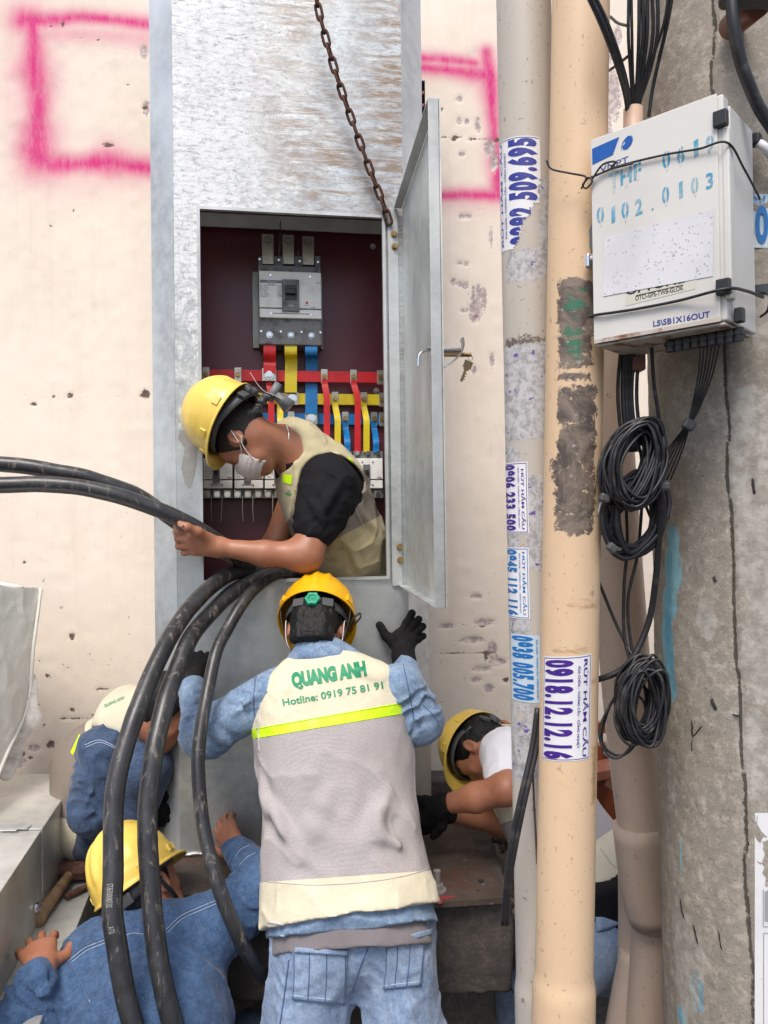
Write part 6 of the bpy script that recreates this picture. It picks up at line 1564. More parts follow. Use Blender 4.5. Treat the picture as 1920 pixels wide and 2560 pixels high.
def dtext(t, s, p0, p1, h, mat, parent, bold=.02, lift=.0018, sx=1):
    """text on a garment along photo points p0-p1 (baseline), pixel height h"""
    p0 = np.array(p0, float); p1 = np.array(p1, float); d = p1 - p0; w = np.linalg.norm(d); d /= w; n = np.array([d[1], -d[0]])
    bm = fit2d(s, w, h, bold); slice_bm(bm, 7, (0, 1)); v, f = bm_arr(bm)
    pts = [drop(t, *(p0 + d * (q[0] + w / 2) + n * (q[1] + h / 2)), lift) for q in v]
    if any(p is None for p in pts):
        good = [p is not None for p in pts]; f = [g for g in f if all(good[i] for i in g)]; pts = [p if p is not None else V(0, 2, 1) for p in pts]
    return part('lettering', pts, f, mat, parent, False)
def camplane(a, b):
    """plane through the eye and two photo points; negative side lies above the line"""
    n = np.cross(ray(*a), ray(*b)); n = unit(n); return V(0, 0, CAMZ), (n if n[2] < 0 else -n)
def S(name, f, mn, mx, h, mat, parent, **kw):
    v, q = surf(f, mn, mx, h); return part(name, v, q, mat, parent, True, **kw), v, q
def bb(pts, m): p = np.array(pts); return p.min(0) - m, p.max(0) + m

# ---- helmet
def helmet(c, f, u, parent, mat, s=1.0, H=.142, knob=GREEN_KNOB, strap=True, label=None, back_drop=.0):
    f, u, r = frame(f, u); M = np.stack([f, r, u], 1); nt, npz = 96, 34; vs = []
    A, B = .128 * s, .113 * s
    for j in range(npz + 5):
        for i in range(nt):
            th = 2 * math.pi * i / nt; ct, stn = math.cos(th), math.sin(th)
            if j <= npz:
                ph = j / npz * math.pi / 2; rr = math.sin(ph) ** .92; z = math.cos(ph) ** .95 * H * s
                x, y = A * rr * ct, B * rr * stn
                k = 1.0
                # raised ribs along the crown
                up = np.clip((math.cos(ph) - .12) / .25, 0, 1)
                for yc, w_, am in ((0, .011, .007), (.034 * s, .008, .005), (-.034 * s, .008, .005)):
                    k += am / .13 * math.exp(-((y - yc) / w_) ** 2 * 1.3) * up
                k += .018 * np.clip((abs(stn) - .80) / .08, 0, 1) * np.clip((math.sin(ph) - .78) / .06, 0, 1)
                # reinforcement groove
                k -= .010 * math.exp(-((math.sin(ph) - .97) / .012) ** 2)
                vs.append((x * k, y * k, z * k))
            else:
                e = (j - npz) / 4; pk = max(0, ct) ** 2.2; ext = (.007 + .032 * pk) * s * min(e, .8) / .8; dz = -(.004 + .018 * pk * e) * s * e
                if j == npz + 4: dz -= .004 * s
                vs.append(((A + ext) * ct, (B + ext * .8) * stn, dz - .003 * s))
    faces = [(j * nt + i, j * nt + (i + 1) % nt, (j + 1) * nt + (i + 1) % nt, (j + 1) * nt + i) for j in range(npz + 4) for i in range(nt)]
    v = np.array(vs) @ M.T + c
    o = part('helmet', v, faces, mat, parent, True, label=label); m = o.modifiers.new('thickness', 'SOLIDIFY'); m.thickness = .0032 * s; m.offset = -1
    # strap slots on the sides and the peak clip
    for th in (1.2, -1.2, 2.1, -2.1, .45, -.45):
        b = MB(); ct, stn = math.cos(th), math.sin(th); p = V(A * 1.01 * ct, B * 1.02 * stn, .016 * s); nx_ = unit(V(ct / A, stn / B, 0)); ty = V(-nx_[1], nx_[0], 0)
        b.box(c + M @ p, (.008, .028, .020), M @ np.stack([nx_, ty, V(0, 0, 1)], 1), bev=.002); b.obj('strap_slot', mat, o)
    # headband and ratchet
    a = np.linspace(0, 2 * math.pi, 60, endpoint=False); bp = np.stack([.113 * s * np.cos(a), .093 * s * np.sin(a), (-.004 - .030 * np.clip(-np.cos(a), 0, 1)) * s], 1)
    bw = []; bf_ = []
    for q in bp: bw += [q + V(0, 0, .016 * s), q - V(0, 0, .016 * s)]
    for i in range(60): j = (i + 1) % 60; bf_.append((2 * i, 2 * j, 2 * j + 1, 2 * i + 1))
    hb = part('headband', np.array(bw) @ M.T + c, bf_, BAND, o, True); m = hb.modifiers.new('thickness', 'SOLIDIFY'); m.thickness = .003
    for yy in (-.042, .042):
        b = MB(); b.box(c + M @ (s * V(-.102 - .006, yy, -.034)), (.010, .034 * s, .030 * s), M @ np.array(Euler((0, 0, -yy * 6)).to_matrix()), bev=.003); b.obj('ratchet_block', BAND, o)
    kc = c + M @ (s * V(-.117, 0, -.034)); kn = unit(M @ V(-1, 0, -.12)); ku = unit(M @ V(0, 1, 0)); kv = np.cross(kn, ku)
    a = np.linspace(0, 2 * math.pi, 48, endpoint=False); rr = .021 * s * (1 + .09 * np.cos(6 * a)); vv = []
    for dz_, sc in ((0, 1), (.012, 1), (.014, .88), (.014, .55), (.009, .48), (.009, .18), (.012, .14)):
        vv += [kc + kn * dz_ + (ku * math.cos(t) + kv * math.sin(t)) * q * sc for t, q in zip(a, rr)]
    ff = [(j * 48 + i, j * 48 + (i + 1) % 48, (j + 1) * 48 + (i + 1) % 48, (j + 1) * 48 + i) for j in range(6) for i in range(48)] + [tuple(range(6 * 48, 7 * 48))]
    part('ratchet_knob', vv, ff, knob, o, True)
    # inner harness straps over the crown
    for q in (0.4, 1.4, 2.4, -.7):
        b = MB(); p_ = [M @ V(.100 * s * math.cos(q) * math.cos(e), .083 * s * math.sin(q) * math.cos(e), .118 * s * math.sin(e)) + c for e in np.linspace(0, math.pi, 14)]; v_, f_ = ribbon(p_, V(0, 0, 1) if False else M @ V(-math.sin(q), math.cos(q), 0), .018, .0015); b.add(v_, f_); b.obj('crown_strap', BAND, o)
    if strap:
        for sg in (-1, 1):
            b = MB(); p_ = [c + M @ (s * V(*q)) for q in ((-.05, sg * .104, 0), (-.03, sg * .098, -.045), (.01, sg * .075, -.10), (.045, sg * .03, -.135), (.05, 0, -.140))]; v_, f_ = ribbon(spline(p_, .01), M @ V(1, 0, 0), .012, .0016); b.add(v_, f_); b.obj('chin_strap', INK_BLACK, o)
    return o, M
def person(base, label):
    e = None; return e
def body(f, pts, h, base, label, m=.16):
    mn, mx = bb(pts, m); v, q = surf(f, mn, mx, h); return top('person', v, q, SKIN, base, label, 'person', True)
def loft(a, axis, wd, ts, cw_, cd_, hw, hd, pw=2.4):
    """torso: ellipse-like sections along an axis; cw_/cd_ centre offsets, hw/hd half sizes"""
    a = np.asarray(a, float); axis = unit(axis); wd = unit(np.asarray(wd, float) - axis * np.dot(wd, axis)); dd_ = np.cross(axis, wd)
    ts, cw_, cd_, hw, hd = (np.asarray(q, float) for q in (ts, cw_, cd_, hw, hd))
    tt = np.linspace(ts[0], ts[-1], 200)
    sm_ = lambda y: np.convolve(np.pad(np.interp(tt, ts, y), 8, mode='edge'), np.ones(17) / 17, 'valid')
    C1, C2, A1_, A2_ = sm_(cw_), sm_(cd_), sm_(hw), sm_(hd)
    def f(p):
        q = p - a; t = q @ axis; x = q @ wd - np.interp(t, tt, C1); y = q @ dd_ - np.interp(t, tt, C2); A_, B_ = np.interp(t, tt, A1_), np.interp(t, tt, A2_)
        k0 = ((np.abs(x) / A_) ** pw + (np.abs(y) / B_) ** pw) ** (1 / pw)
        d = (k0 - 1) * np.minimum(A_, B_) * .9; e = np.maximum(ts[0] - t, t - ts[-1])
        return smaxf(d, e, .03)
    return f
def smaxf(a, b, k): return -smin(-a, -b, k)
WR = lambda amp=.006, sc=9, seed=1: wrinkle((sc, sc, sc * .5), amp, seed)

# ============ standing worker in the middle
Z0 = -.93
base5 = V(-.05, 1.98, Z0)
pel, che, nek = P(872, 2330, 1.98), P(842, 1850, 2.12), P(800, 1625, 2.22)
shL, shR = P(672, 1742, 2.17), P(1000, 1722, 2.17)
elL, elR = P(512, 1838, 2.20), P(1046, 1800, 2.18)
wrL, wrR = P(478, 1712, 2.38), P(1010, 1655, 2.42)
hc5 = P(791, 1572, 2.285); f5, u5 = (0.02, .64, -.75), (0.03, .76, .65)
hf5, L5, M5 = headf(hc5, f5, u5, 1.0)
hipL, hipR = P(785, 2350, 1.98), P(985, 2330, 1.99)
knL, knR = P(752, 2640, 1.93), P(1018, 2640, 1.93)
anL, anR = V(knL[0] - .01, 1.96, Z0 + .10), V(knR[0] + .01, 1.96, Z0 + .10)
gR = P(1004, 1604, 2.475)
# right hand, spread on the metal, fingers placed from the photo
FY = 2.492
fR = Un([Un([cap(wrR, P(990, 1600, 2.475), .024, .020), cap(wrR, P(1022, 1606, 2.475), .024, .020), cap(P(1000, 1590, 2.48), P(1022, 1602, 2.48), .019)], .02),
         lambda p: np.min(np.stack([g(p) for g in (ptip([P(1000, 1588, 2.48), P(1018, 1556, 2.488), P(1030, 1533, FY)], (.0125, .0118, .0105)), ptip([P(1012, 1588, 2.48), P(1034, 1564, 2.485), P(1047, 1548, FY)], (.0122, .0112, .0100)),
                        ptip([P(1020, 1596, 2.48), P(1045, 1578, 2.482), P(1057, 1566, FY)], (.0118, .0108, .0098)), ptip([P(1022, 1606, 2.48), P(1046, 1598, 2.482), P(1058, 1590, FY)], (.0112, .0100, .0092)))]), 0),
         ptip([P(988, 1612, 2.47), P(965, 1590, 2.48), P(949, 1563, 2.488)], (.0165, .0130, .0108), .006)], .010)
fL, _k = handf(wrL, P(492, 1630, 2.44) - wrL, V(0, 1, .1), 1, (.12, .1, .12, .15), .10, (.4, .1), 1.0, 1.2)
torso5 = loft(pel, nek - pel, V(1, 0, 0), (-.04, 0, .2, .50, .63, .72), (0,) * 6, (0,) * 6, (.13, .14, .14, .17, .13, .06), (.085, .09, .10, .11, .09, .06))
limbs = [cap(shL, elL, .052, .042), cap(elL, wrL, .040, .029), cap(shR, elR, .052, .042), cap(elR, wrR, .040, .029), cap(hipL, knL, .085, .060), cap(knL, anL, .055, .040), cap(hipR, knR, .085, .060), cap(knR, anR, .055, .040),
         cap(anL, anL + V(0, .14, -.05), .04, .035), cap(anR, anR + V(0, .14, -.05), .04, .035), cap(nek - V(0, .01, .05), hc5 - V(0, .03, .02), .058, .056)]
b5 = Un([torso5] + limbs, .03)
full5 = lambda p: smin(smin(b5(p), hf5(p), .02), smin(fL(p), fR(p), .002), .01)
P5 = body(full5, [wrL, wrR, hc5, anL, anR, pel, P(1058, 1530, 2.5), anL + V(0, .15, -.1)], .0048, base5, 'person in cream vest over light denim, back turned, gloved hands pressed on the cabinet', .13)
# denim jacket
jt = inter(loft(pel, nek - pel, V(1, 0, 0), (-.12, 0, .14, .30, .46, .60, .67, .745), (.012, .008, .006, .008, .012, .012, .006, .0), (-.012, -.012, 0, 0, .0, .0, .0, .0), (.222, .218, .188, .184, .181, .180, .148, .066), (.150, .146, .110, .106, .104, .096, .078, .055)), (lambda c_: plane(c_[0], c_[1]))(camplane((690, 2342), (1095, 2300))))
slL = Un([cap(shL, elL, .070, .060), cap(elL, wrL + (elL - wrL) * .12, .058, .045)], .05); slR = Un([cap(shR, elR, .072, .062), cap(elR, wrR + (elR - wrR) * .12, .058, .042)], .05)
jf = Un([jt, slL, slR], .03)
fo = [fold(P(640, 1740, 2.1), P(560, 1800, 2.1), .012, .010), fold(P(600, 1880, 2.15), P(500, 1800, 2.12), .010, .009), fold(P(540, 1900, 2.15), P(470, 1800, 2.15), .009, .008), fold(P(640, 1860, 2.1), P(560, 1890, 2.13), .009, .008), fold(P(470, 1760, 2.2), P(530, 1780, 2.2), .008, .007),
      fold(P(1050, 1700, 2.1), P(1095, 1800, 2.1), .009, .008), fold(P(1030, 1760, 2.08), P(1060, 1830, 2.1), .009, .009), fold(P(1060, 1750, 2.1), P(1100, 1770, 2.12), .008, .007), fold(P(1020, 1720, 2.1), P(1080, 1720, 2.1), .008, .006)]
jf2 = rough(jf, [limbfold(shL, elL, .068, .055, .016, 3, .6), limbfold(elL, wrL, .055, .045, .014, 4, -.4), limbfold(shR, elR, .07, .05, .016, 5, .5), limbfold(elR, wrR, .055, .045, .012, 6), wrinkle((13, 13, 8), .004, 3, True), wrinkle((38, 38, 20), .0022, 5)] + fo)
JO, jv, jq = S('denim_jacket', jf2, *bb([wrL, elL, shL, wrR, elR, pel, hc5], .12), .0048, DENIM_LIGHT, P5)
# collar
cf = rough(loft(P(800, 1640, 2.20), unit(V(0, .55, .85)), V(1, 0, 0), (-.04, .012, .045), (0, 0, 0), (0, 0, 0), (.092, .080, .074), (.075, .066, .060)), [wrinkle((20, 20, 20), .003, 9)])
S('collar', cf, *bb([P(800, 1640, 2.20)], .16), .004, DENIM_LIGHT, P5)
# cuffs, as turned ends of the sleeves
# grey shirt hem and jeans
gh = rough(inter(loft(pel, nek - pel, V(1, 0, 0), (-.20, -.02, .1), (.008, .008, 0), (-.012, -.012, 0), (.204, .200, .18), (.134, .130, .12)), (lambda c_: plane(c_[0], c_[1]))(camplane((705, 2384), (1085, 2358)))), [wrinkle((14, 14, 4), .005, 13)])
S('grey_shirt', gh, *bb([pel], .32), .005, GREY_TEE, P5)
jn = Un([cap(hipL, knL, .112, .105), cap(knL, anL, .100, .095), cap(hipR, knR, .108, .100), cap(knR, anR, .098, .095), cap(hipL + V(.02, 0, .02), hipR + V(-.02, 0, .02), .108), cap(hipL + V(.03, 0, -.02), hipR + V(-.03, 0, -.02), .108)], .03)
jn2 = rough(jn, [wrinkle((13, 13, 6), .007, 21, True), wrinkle((32, 32, 16), .003, 22), limbfold(hipL, knL, .11, .09, .008, 23, .8), limbfold(hipR, knR, .11, .09, .008, 24, -.8)])
JE, _, _ = S('jeans', jn2, *bb([hipL, hipR, anL, anR], .16), .0052, JEANS, P5)
bo = MB()
for a_ in (anL, anR): bo.cyl(a_ + V(0, -.06, -.09), a_ + V(0, .20, -.09), .055, .045, 16)
bo.obj('boots', PLAST_BLACK, P5, True)
tj = bvh([JE])
for q in ([(733, 2378), (868, 2382), (862, 2510), (730, 2497)], [(965, 2372), (1062, 2345), (1052, 2462), (958, 2472)]):
    drape(tj, q, JEANS, P5, 'back_pocket', .005, 22, 22, .006)
    for k in range(4):
        u0 = (.02, .30, .62, .97)[k]; a0 = np.array(q[0]) * (1 - u0) + np.array(q[1]) * u0; a1 = np.array(q[3]) * (1 - u0) + np.array(q[2]) * u0; w_ = (a1 - a0)
        dline(tj, [tuple(a0), tuple(a0 + w_ * .5 + V(1.5, 0)), tuple(a1)], SEAM, P5, 'seam', .0019, .0075)
    for du in (0, 8): dline(tj, [(q[3][0], q[3][1] - du), (q[2][0], q[2][1] - du)], SEAM_LIGHT if du else SEAM, P5, 'seam', .0016, .0075)
dline(tj, [(722, 2400), (712, 2480), (700, 2560)], SEAM, P5, 'seam', .002); dline(tj, [(925, 2360), (900, 2420), (880, 2480)], SEAM, P5, 'seam', .0018)
drape(tj, [(738, 2368), (870, 2376), (868, 2388), (736, 2380)], JEANS, P5, 'pocket_flap', .012, 14, 4, .008); drape(tj, [(962, 2352), (1078, 2322), (1080, 2335), (966, 2366)], JEANS, P5, 'pocket_flap', .012, 14, 4, .008)
# vest: one shell cut into yoke, tape, mesh and hem
vt = inter(loft(pel, nek - pel, V(1, 0, 0), (-.06, .03, .18, .32, .46, .57, .645, .69, .715), (.010, .010, .006, .006, .010, .012, .008, .002, -.002), (-.016, -.014, -.004, 0, .0, .0, 0, 0, 0), (.234, .228, .212, .207, .212, .212, .190, .135, .088), (.158, .150, .142, .138, .136, .126, .108, .086, .072)), (lambda c_: plane(c_[0], c_[1]))(camplane((668, 2318), (1095, 2252))))
armc = Un([cap(shL + V(-.085, 0, .04), elL + V(-.02, 0, -.10), .085, .09), cap(shR + V(.090, 0, .05), elR + V(.06, 0, -.08), .085, .085)], .02)
vf = minus(vt, armc, .01)
fv = [fold(P(665, 1990, 2.0), P(720, 2130, 1.9), .016, .011), fold(P(720, 2130, 1.9), P(840, 2200, 1.86), .016, .009), fold(P(1000, 1950, 1.98), P(900, 2130, 1.92), .020, .007), fold(P(830, 1960, 1.98), P(780, 2100, 1.93), .018, .007), fold(P(930, 2060, 1.95), P(1060, 2160, 1.9), .016, .008),
      fold(P(650, 1930, 2.05), P(665, 2060, 1.98), .014, .008), fold(P(760, 2020, 1.95), P(880, 2090, 1.9), .014, -.006), fold(P(680, 1760, 2.1), P(760, 1690, 2.1), .014, .006), fold(P(870, 1660, 2.1), P(960, 1700, 2.1), .013, .005), fold(P(700, 1700, 2.12), P(720, 1800, 2.08), .013, .005), fold(P(860, 2180, 1.86), P(920, 2290, 1.84), .013, .006), fold(P(940, 1990, 1.95), P(960, 2150, 1.9), .016, .006)]
_rt = np.array([[.8, 0, .6], [0, 1, 0], [-.6, 0, .8]]) * np.array([[11], [9], [3.2]])
vf2 = rough(vf, [wrinkle(_rt, .0042, 31, True), wrinkle((7, 7, 5), .008, 32), wrinkle((22, 22, 14), .0025, 33)] + fv)
vv5, vq5 = surf(vf2, *bb([pel, che, nek], .30), .0045)
cutA = camplane((640, 1822), (1040, 1752)); cutB = camplane((640, 1846), (1040, 1780)); 
(up_, rest) = surfcut(vv5, vq5, cutA[0], cutA[1]); (tp_, low_) = surfcut(rest[0], rest[1], cutB[0], cutB[1])
# hem follows a curve: cut by a plane too
cutC = camplane((655, 2206), (1080, 2176)); (ms_, hm_) = surfcut(low_[0], low_[1], cutC[0], cutC[1])
vb = []
for nm, (v_, f_), mt in (('vest_yoke', up_, VEST), ('reflective_tape', tp_, NEON), ('vest_mesh_back', ms_, MESH), ('vest_hem', hm_, VEST)): vb.append(part(nm, v_, f_, mt, P5))
tv5 = bvh(vb)
dtext(tv5, 'QUANG ANH', (733, 1727), (919, 1696), 46, INK_GREEN, vb[0], .072)
dtext(tv5, 'Hotline: 0919 75 81 91', (708, 1766), (959, 1722), 19, INK_GREEN, vb[0], .022)
for k, (a_, c_) in enumerate((((640, 1822), (1032, 1753)), ((640, 1845), (1032, 1779)))): dline(tv5, [a_, ((a_[0] + c_[0]) / 2, (a_[1] + c_[1]) / 2), c_], NEON, P5, 'tape_edge', .0016, .0002)
dline(tv5, [(668, 2204), (780, 2212), (900, 2206), (1000, 2192), (1074, 2172)], PIPING, P5, 'seam', .0012)
dline(tv5, [(672, 2306), (780, 2318), (900, 2306), (1000, 2284), (1088, 2250)], PIPING, P5, 'hem_piping', .0032, .0)
dline(tv5, [(668, 1700), (652, 1760), (646, 1820), (648, 1880)], PIPING, P5, 'armhole_piping', .0022, .0); dline(tv5, [(1000, 1672), (1018, 1720), (1024, 1790)], PIPING, P5, 'armhole_piping', .0022, .0)
pz = [drop(tv5, x, y, 0) for x, y in ((668, 1690), (652, 1760), (648, 1820), (652, 1900))]
# zig-zag of the reflective tape
zz = [];  n_z = 26
for k in range(n_z): x = 650 + (1026 - 650) * k / (n_z - 1); yb = 1834 - (x - 640) * .1735; zz.append((x, yb + (9 if k % 2 else -9)))
for k in range(n_z - 1): dline(tv5, [zz[k], ((zz[k][0] + zz[k + 1][0]) / 2, (zz[k][1] + zz[k + 1][1]) / 2), zz[k + 1]], simple('tape_line', (.75, 1.0, .12), .3), P5, 'tape_print', .0005, .0002, 3) if k % 1 == 0 else None
tj5 = bvh([JO])
dline(tj5, [(640, 1690), (634, 1760), (646, 1850), (655, 1890)], SEAM, P5, 'seam', .0022); dline(tj5, [(1008, 1660), (1025, 1740), (1035, 1800)], SEAM, P5, 'seam', .0018)
dline(tj5, [(700, 2338), (820, 2362), (960, 2350), (1085, 2292)], SEAM_LIGHT, P5, 'seam', .0022); dline(tj5, [(1055, 1760), (1085, 1790), (1098, 1815)], SEAM, P5, 'seam', .0014)
dline(tj5, [(485, 1760), (530, 1750), (570, 1780), (560, 1850)], SEAM, P5, 'seam', .0014)
# gloves
cuffR = cap(wrR - (wrR - elR) * .14, wrR + unit(gR - wrR) * .02, .037, .034); cuffL = cap(wrL - (wrL - elL) * .05, wrL + V(0, .01, .02), .042, .036)
S('glove', rough(Un([grow(fR, .0022), cuffR], .02), [wrinkle((60, 60, 60), .0012, 3)]), *bb([wrR, P(950, 1560, 2.5), P(1060, 1530, 2.5)], .07), .0030, GLOVE, P5)
S('glove', rough(Un([grow(fL, .0022), cap(wrL - (wrL - elL) * .02, P(470, 1690, 2.40), .040, .038)], .02), [wrinkle((60, 60, 60), .0012, 4)]), *bb([wrL, P(492, 1580, 2.46)], .09), .0032, GLOVE, P5)
# hair, helmet, mask strings
hairf = inter(grow(ell(hc5 + M5 @ V(-.012, 0, .022), (.099, .078, .091), M5), .004), plane(L5(.03, 0, 0), M5 @ V(1, 0, -.1)))
hairf = Un([hairf, inter(cap(L5(-.075, -.02, -.02), L5(-.06, -.02, -.085), .045, .042), plane(L5(-.05, 0, -.10), M5 @ V(.25, 0, -1))), inter(cap(L5(-.075, .02, -.02), L5(-.06, .02, -.085), .045, .042), plane(L5(-.05, 0, -.10), M5 @ V(.25, 0, -1)))], .02)
S('hair', rough(hairf, [wrinkle((90, 90, 22), .005, 8)]), *bb([hc5], .17), .0032, HAIR, P5)
helmet(hc5 + np.array(unit(u5)) * .030 + V(0, 0, .006), f5, u5, P5, HELMET, 1.0, label='bright yellow safety helmet seen from behind')
th5 = bvh([P5])
for sg in (-1, 1):
    b = MB(); b.tube(spline([L5(-.03, sg * .087, .01), L5(-.036, sg * .085, -.02), L5(-.01, sg * .080, -.06), L5(.03, sg * .06, -.08)], .006), .0016, 6); b.obj('mask_string', MASK, P5, True)
b = MB(); v_, f_ = ribbon(spline([L5(-.02, .115, .0), L5(-.05, .135, .002), L5(-.07, .13, -.005), L5(-.05, .11, -.012), L5(-.02, .10, -.02)], .006), M5 @ V(0, 0, 1), .008, .002); b.add(v_, f_); b.obj('loose_strap_loop', INK_BLACK, P5, True)

# ============ worker leaning out of the opening
base1 = V(P(900, 1600, 2.72)[0], 2.72, .03)
hc1 = P(606, 1092, 2.375); f1, u1 = (-.40, .30, -.86), (-.87, .16, .46)
hf1, L1_, M1 = headf(hc1, f1, u1, .95)
n1 = P(742, 1128, 2.47); s1, e1, w1 = P(826, 1212, 2.41), P(765, 1388, 2.325), P(548, 1368, 2.300)
sp1 = [P(752, 1140, 2.50), P(804, 1225, 2.54), P(850, 1335, 2.625), P(882, 1450, 2.715)]
perp = V(.9, 0, .42)
tor1 = Un([cap(sp1[0], sp1[1], .11, .165, flat=perp, ratio=1.35), cap(sp1[1], sp1[2], .165, .155, flat=perp, ratio=1.28), cap(sp1[2], sp1[3], .155, .132, flat=perp, ratio=1.22), cap(sp1[3], P(885, 1640, 2.725), .120, .12)], .05)
lg1 = [cap(P(885, 1640, 2.66), V(base1[0] - .02, 2.66, .1), .08, .05), cap(P(885, 1640, 2.76), V(base1[0] + .02, 2.76, .1), .08, .05)]
# left hand round the cables
d1 = P(468, 1345, 2.26) - w1
hd1 = Un([Un([cap(w1, P(488, 1334, 2.262), .024, .017), cap(w1, P(478, 1348, 2.262), .024, .016), cap(w1, P(480, 1364, 2.27), .024, .016), cap(w1, P(492, 1378, 2.28), .022, .0145)], .018),
          lambda p: np.min(np.stack([g(p) for g in (ptip([P(484, 1334, 2.262), P(452, 1330, 2.262), P(442, 1318, 2.29), P(450, 1306, 2.315)], (.0115, .0105, .0100, .0088)),
                     ptip([P(474, 1348, 2.262), P(445, 1348, 2.265), P(440, 1330, 2.305), P(452, 1316, 2.330)], (.0115, .0108, .0100, .0088)),
                     ptip([P(476, 1363, 2.27), P(447, 1366, 2.275), P(446, 1348, 2.32), P(460, 1338, 2.335)], (.0112, .0105, .0098, .0085)),
                     ptip([P(488, 1377, 2.28), P(460, 1382, 2.285), P(458, 1366, 2.32), P(470, 1356, 2.335)], (.0105, .0098, .0088, .0080)))]), 0),
          ptip([P(522, 1352, 2.28), P(494, 1330, 2.235), P(468, 1318, 2.215), P(450, 1309, 2.212)], (.022, .0148, .0118, .0092), .010)], .010)
far_arm = [cap(P(740, 1230, 2.70), P(680, 1380, 2.66), .05, .042), cap(P(680, 1380, 2.66), P(610, 1420, 2.60), .04, .03)]
b1 = Un([tor1, cap(s1, e1, .058, .046), cap(n1, hc1 - M1 @ V(.02, 0, .03), .062, .058), Un(chain([e1, P(660, 1384, 2.31), w1], (.041, .037, .0245)), .02)] + far_arm, .045)
b1f = lambda p: smin(smin(smin(b1(p), Un(lg1)(p), .03), hf1(p), .02), hd1(p), .014)
P1 = body(b1f, [hc1, e1, w1, P(440, 1320, 2.3), n1, base1, sp1[1], P(885, 1640, 2.7)], .0038, base1, 'person in black tee and beige vest leaning out of the cabinet opening, gripping cables', .20)
b = MB(); 
q = P(452, 1313, 2.198); b.box(q, (.013, .003, .010), np.array(Euler((0, .45, 0)).to_matrix()), bev=.0013); b.obj('thumbnail', NAIL, P1, True)
tee = rough(Un([grow(tor1, .004), Un([cap(s1, s1 + (e1 - s1) * .36, .090, .079), cap(s1 + (e1 - s1) * .3, s1 + (e1 - s1) * .60, .079, .070)], .03)], .03), [limbfold(s1, e1, .085, .06, .008, 42, 1.0), wrinkle((10, 10, 7), .006, 41, True), fold(P(780, 1180, 2.3), P(745, 1300, 2.28), .010, .008), fold(P(850, 1200, 2.32), P(800, 1290, 2.28), .012, .009), fold(P(760, 1230, 2.3), P(820, 1320, 2.28), .010, .006), fold(P(740, 1270, 2.28), P(800, 1300, 2.28), .007, .006)])
tee = inter(tee, plane(s1 + (e1 - s1) * .60, unit(e1 - s1) + V(0, 0, 0))) if False else tee
def sleeve_cut(f, s_, e_, frac, rad=.12):
    ax = unit(e_ - s_); pt = s_ + (e_ - s_) * frac; pl = plane(pt, ax); near = cap(s_ + (e_ - s_) * .45, e_, rad)
    return lambda p: np.where(near(p) < .0, np.maximum(f(p), pl(p)), f(p))
TEE, _, _ = S('black_tee', tee, *bb([sp1[0], sp1[3], s1, e1, P(885, 1600, 2.7)], .20), .0042, BLACK_TEE, P1)
vt1 = minus(minus(grow(tor1, .016), Un([cap(s1 + V(0.005, -.10, .0), s1 + V(0.005, .10, .0), .098), cap(s1 + V(-.0, -.1, -.0), e1 + V(.0, -.02, .09), .09, .08)], .03), .008), cap(n1 + V(-.03, -.2, .03), n1 + V(-.06, .05, -.02), .070), .01)
vt1 = minus(vt1, cap(n1 + V(-.10, -.3, -.0), P(640, 1300, 2.2) + V(-.03, 0, 0), .09, .05), .01)
vt1 = rough(vt1, [wrinkle((10, 10, 8), .007, 47, True), wrinkle((24, 24, 18), .003, 48), fold(P(860, 1240, 2.4), P(950, 1330, 2.5), .014, .008), fold(P(780, 1400, 2.45), P(930, 1360, 2.5), .010, .007), fold(P(740, 1110, 2.4), P(820, 1130, 2.4), .012, .006), fold(P(880, 1370, 2.45), P(900, 1440, 2.5), .009, .008), fold(P(800, 1420, 2.45), P(860, 1330, 2.45), .009, .006)])
vv1, vq1 = surf(vt1, *bb([sp1[0], sp1[3], s1, P(885, 1560, 2.7)], .20), .0042)
cA = (camplane((800, 1368), (930, 1300))); cB = (camplane((820, 1110), (960, 1238)))
(upA, loA) = surfcut(vv1, vq1, cA[0], cA[1]); (yk, bk) = surfcut(upA[0], upA[1], V(*P(900, 1180, 2.5)), unit(V(.55, 0, -.83)))
vb1 = []
for nm, (v_, f_), mt in (('vest_yoke', yk, VEST_TAN if False else m_cloth('pale_beige_vest', (.50, .44, .27), (.43, .37, .22), weave=.1)), ('vest_mesh_back', bk, MESH_DARK), ('vest_hem', loA, VEST_TAN)): vb1.append(part(nm, v_, f_, mt, P1))
tv1 = bvh(vb1)
drape(tv1, [(868, 1138), (880, 1150), (892, 1180), (880, 1172)], NEON, P1, 'reflective_tape', .003, 8, 12); drape(tv1, [(707, 1185), (731, 1188), (728, 1212), (706, 1205)], NEON, P1, 'reflective_tape', .003, 10, 8); drape(tv1, [(644, 1182), (680, 1178), (680, 1196), (648, 1196)], NEON, P1, 'reflective_tape', .003, 10, 8)
dtext(tv1, 'NG', (717, 1242), (729, 1238), 14, INK_GREEN, vb1[0], .03)
drape(tv1, [(790, 1350), (838, 1330), (842, 1360), (780, 1385)], VEST_TAN, P1, 'pocket', .006, 14, 12, .006)
for ln in ([(868, 1262), (900, 1300), (940, 1370), (958, 1400)], [(885, 1262), (915, 1330), (922, 1345)], [(775, 1395), (850, 1370), (915, 1325)], [(870, 1362), (890, 1410), (905, 1432)]): dline(tv1, ln, PIPING if ln[0][0] in (868, 885) else VEST_TAN, P1, 'seam', .0013, .0006)
# neck chain
b = MB(); b.tube(spline([P(716, 1062, 2.40), P(722, 1085, 2.38), P(720, 1110, 2.375), P(714, 1140, 2.385)], .004), .0022, 6); b.obj('neck_chain', CHROME, P1, True)
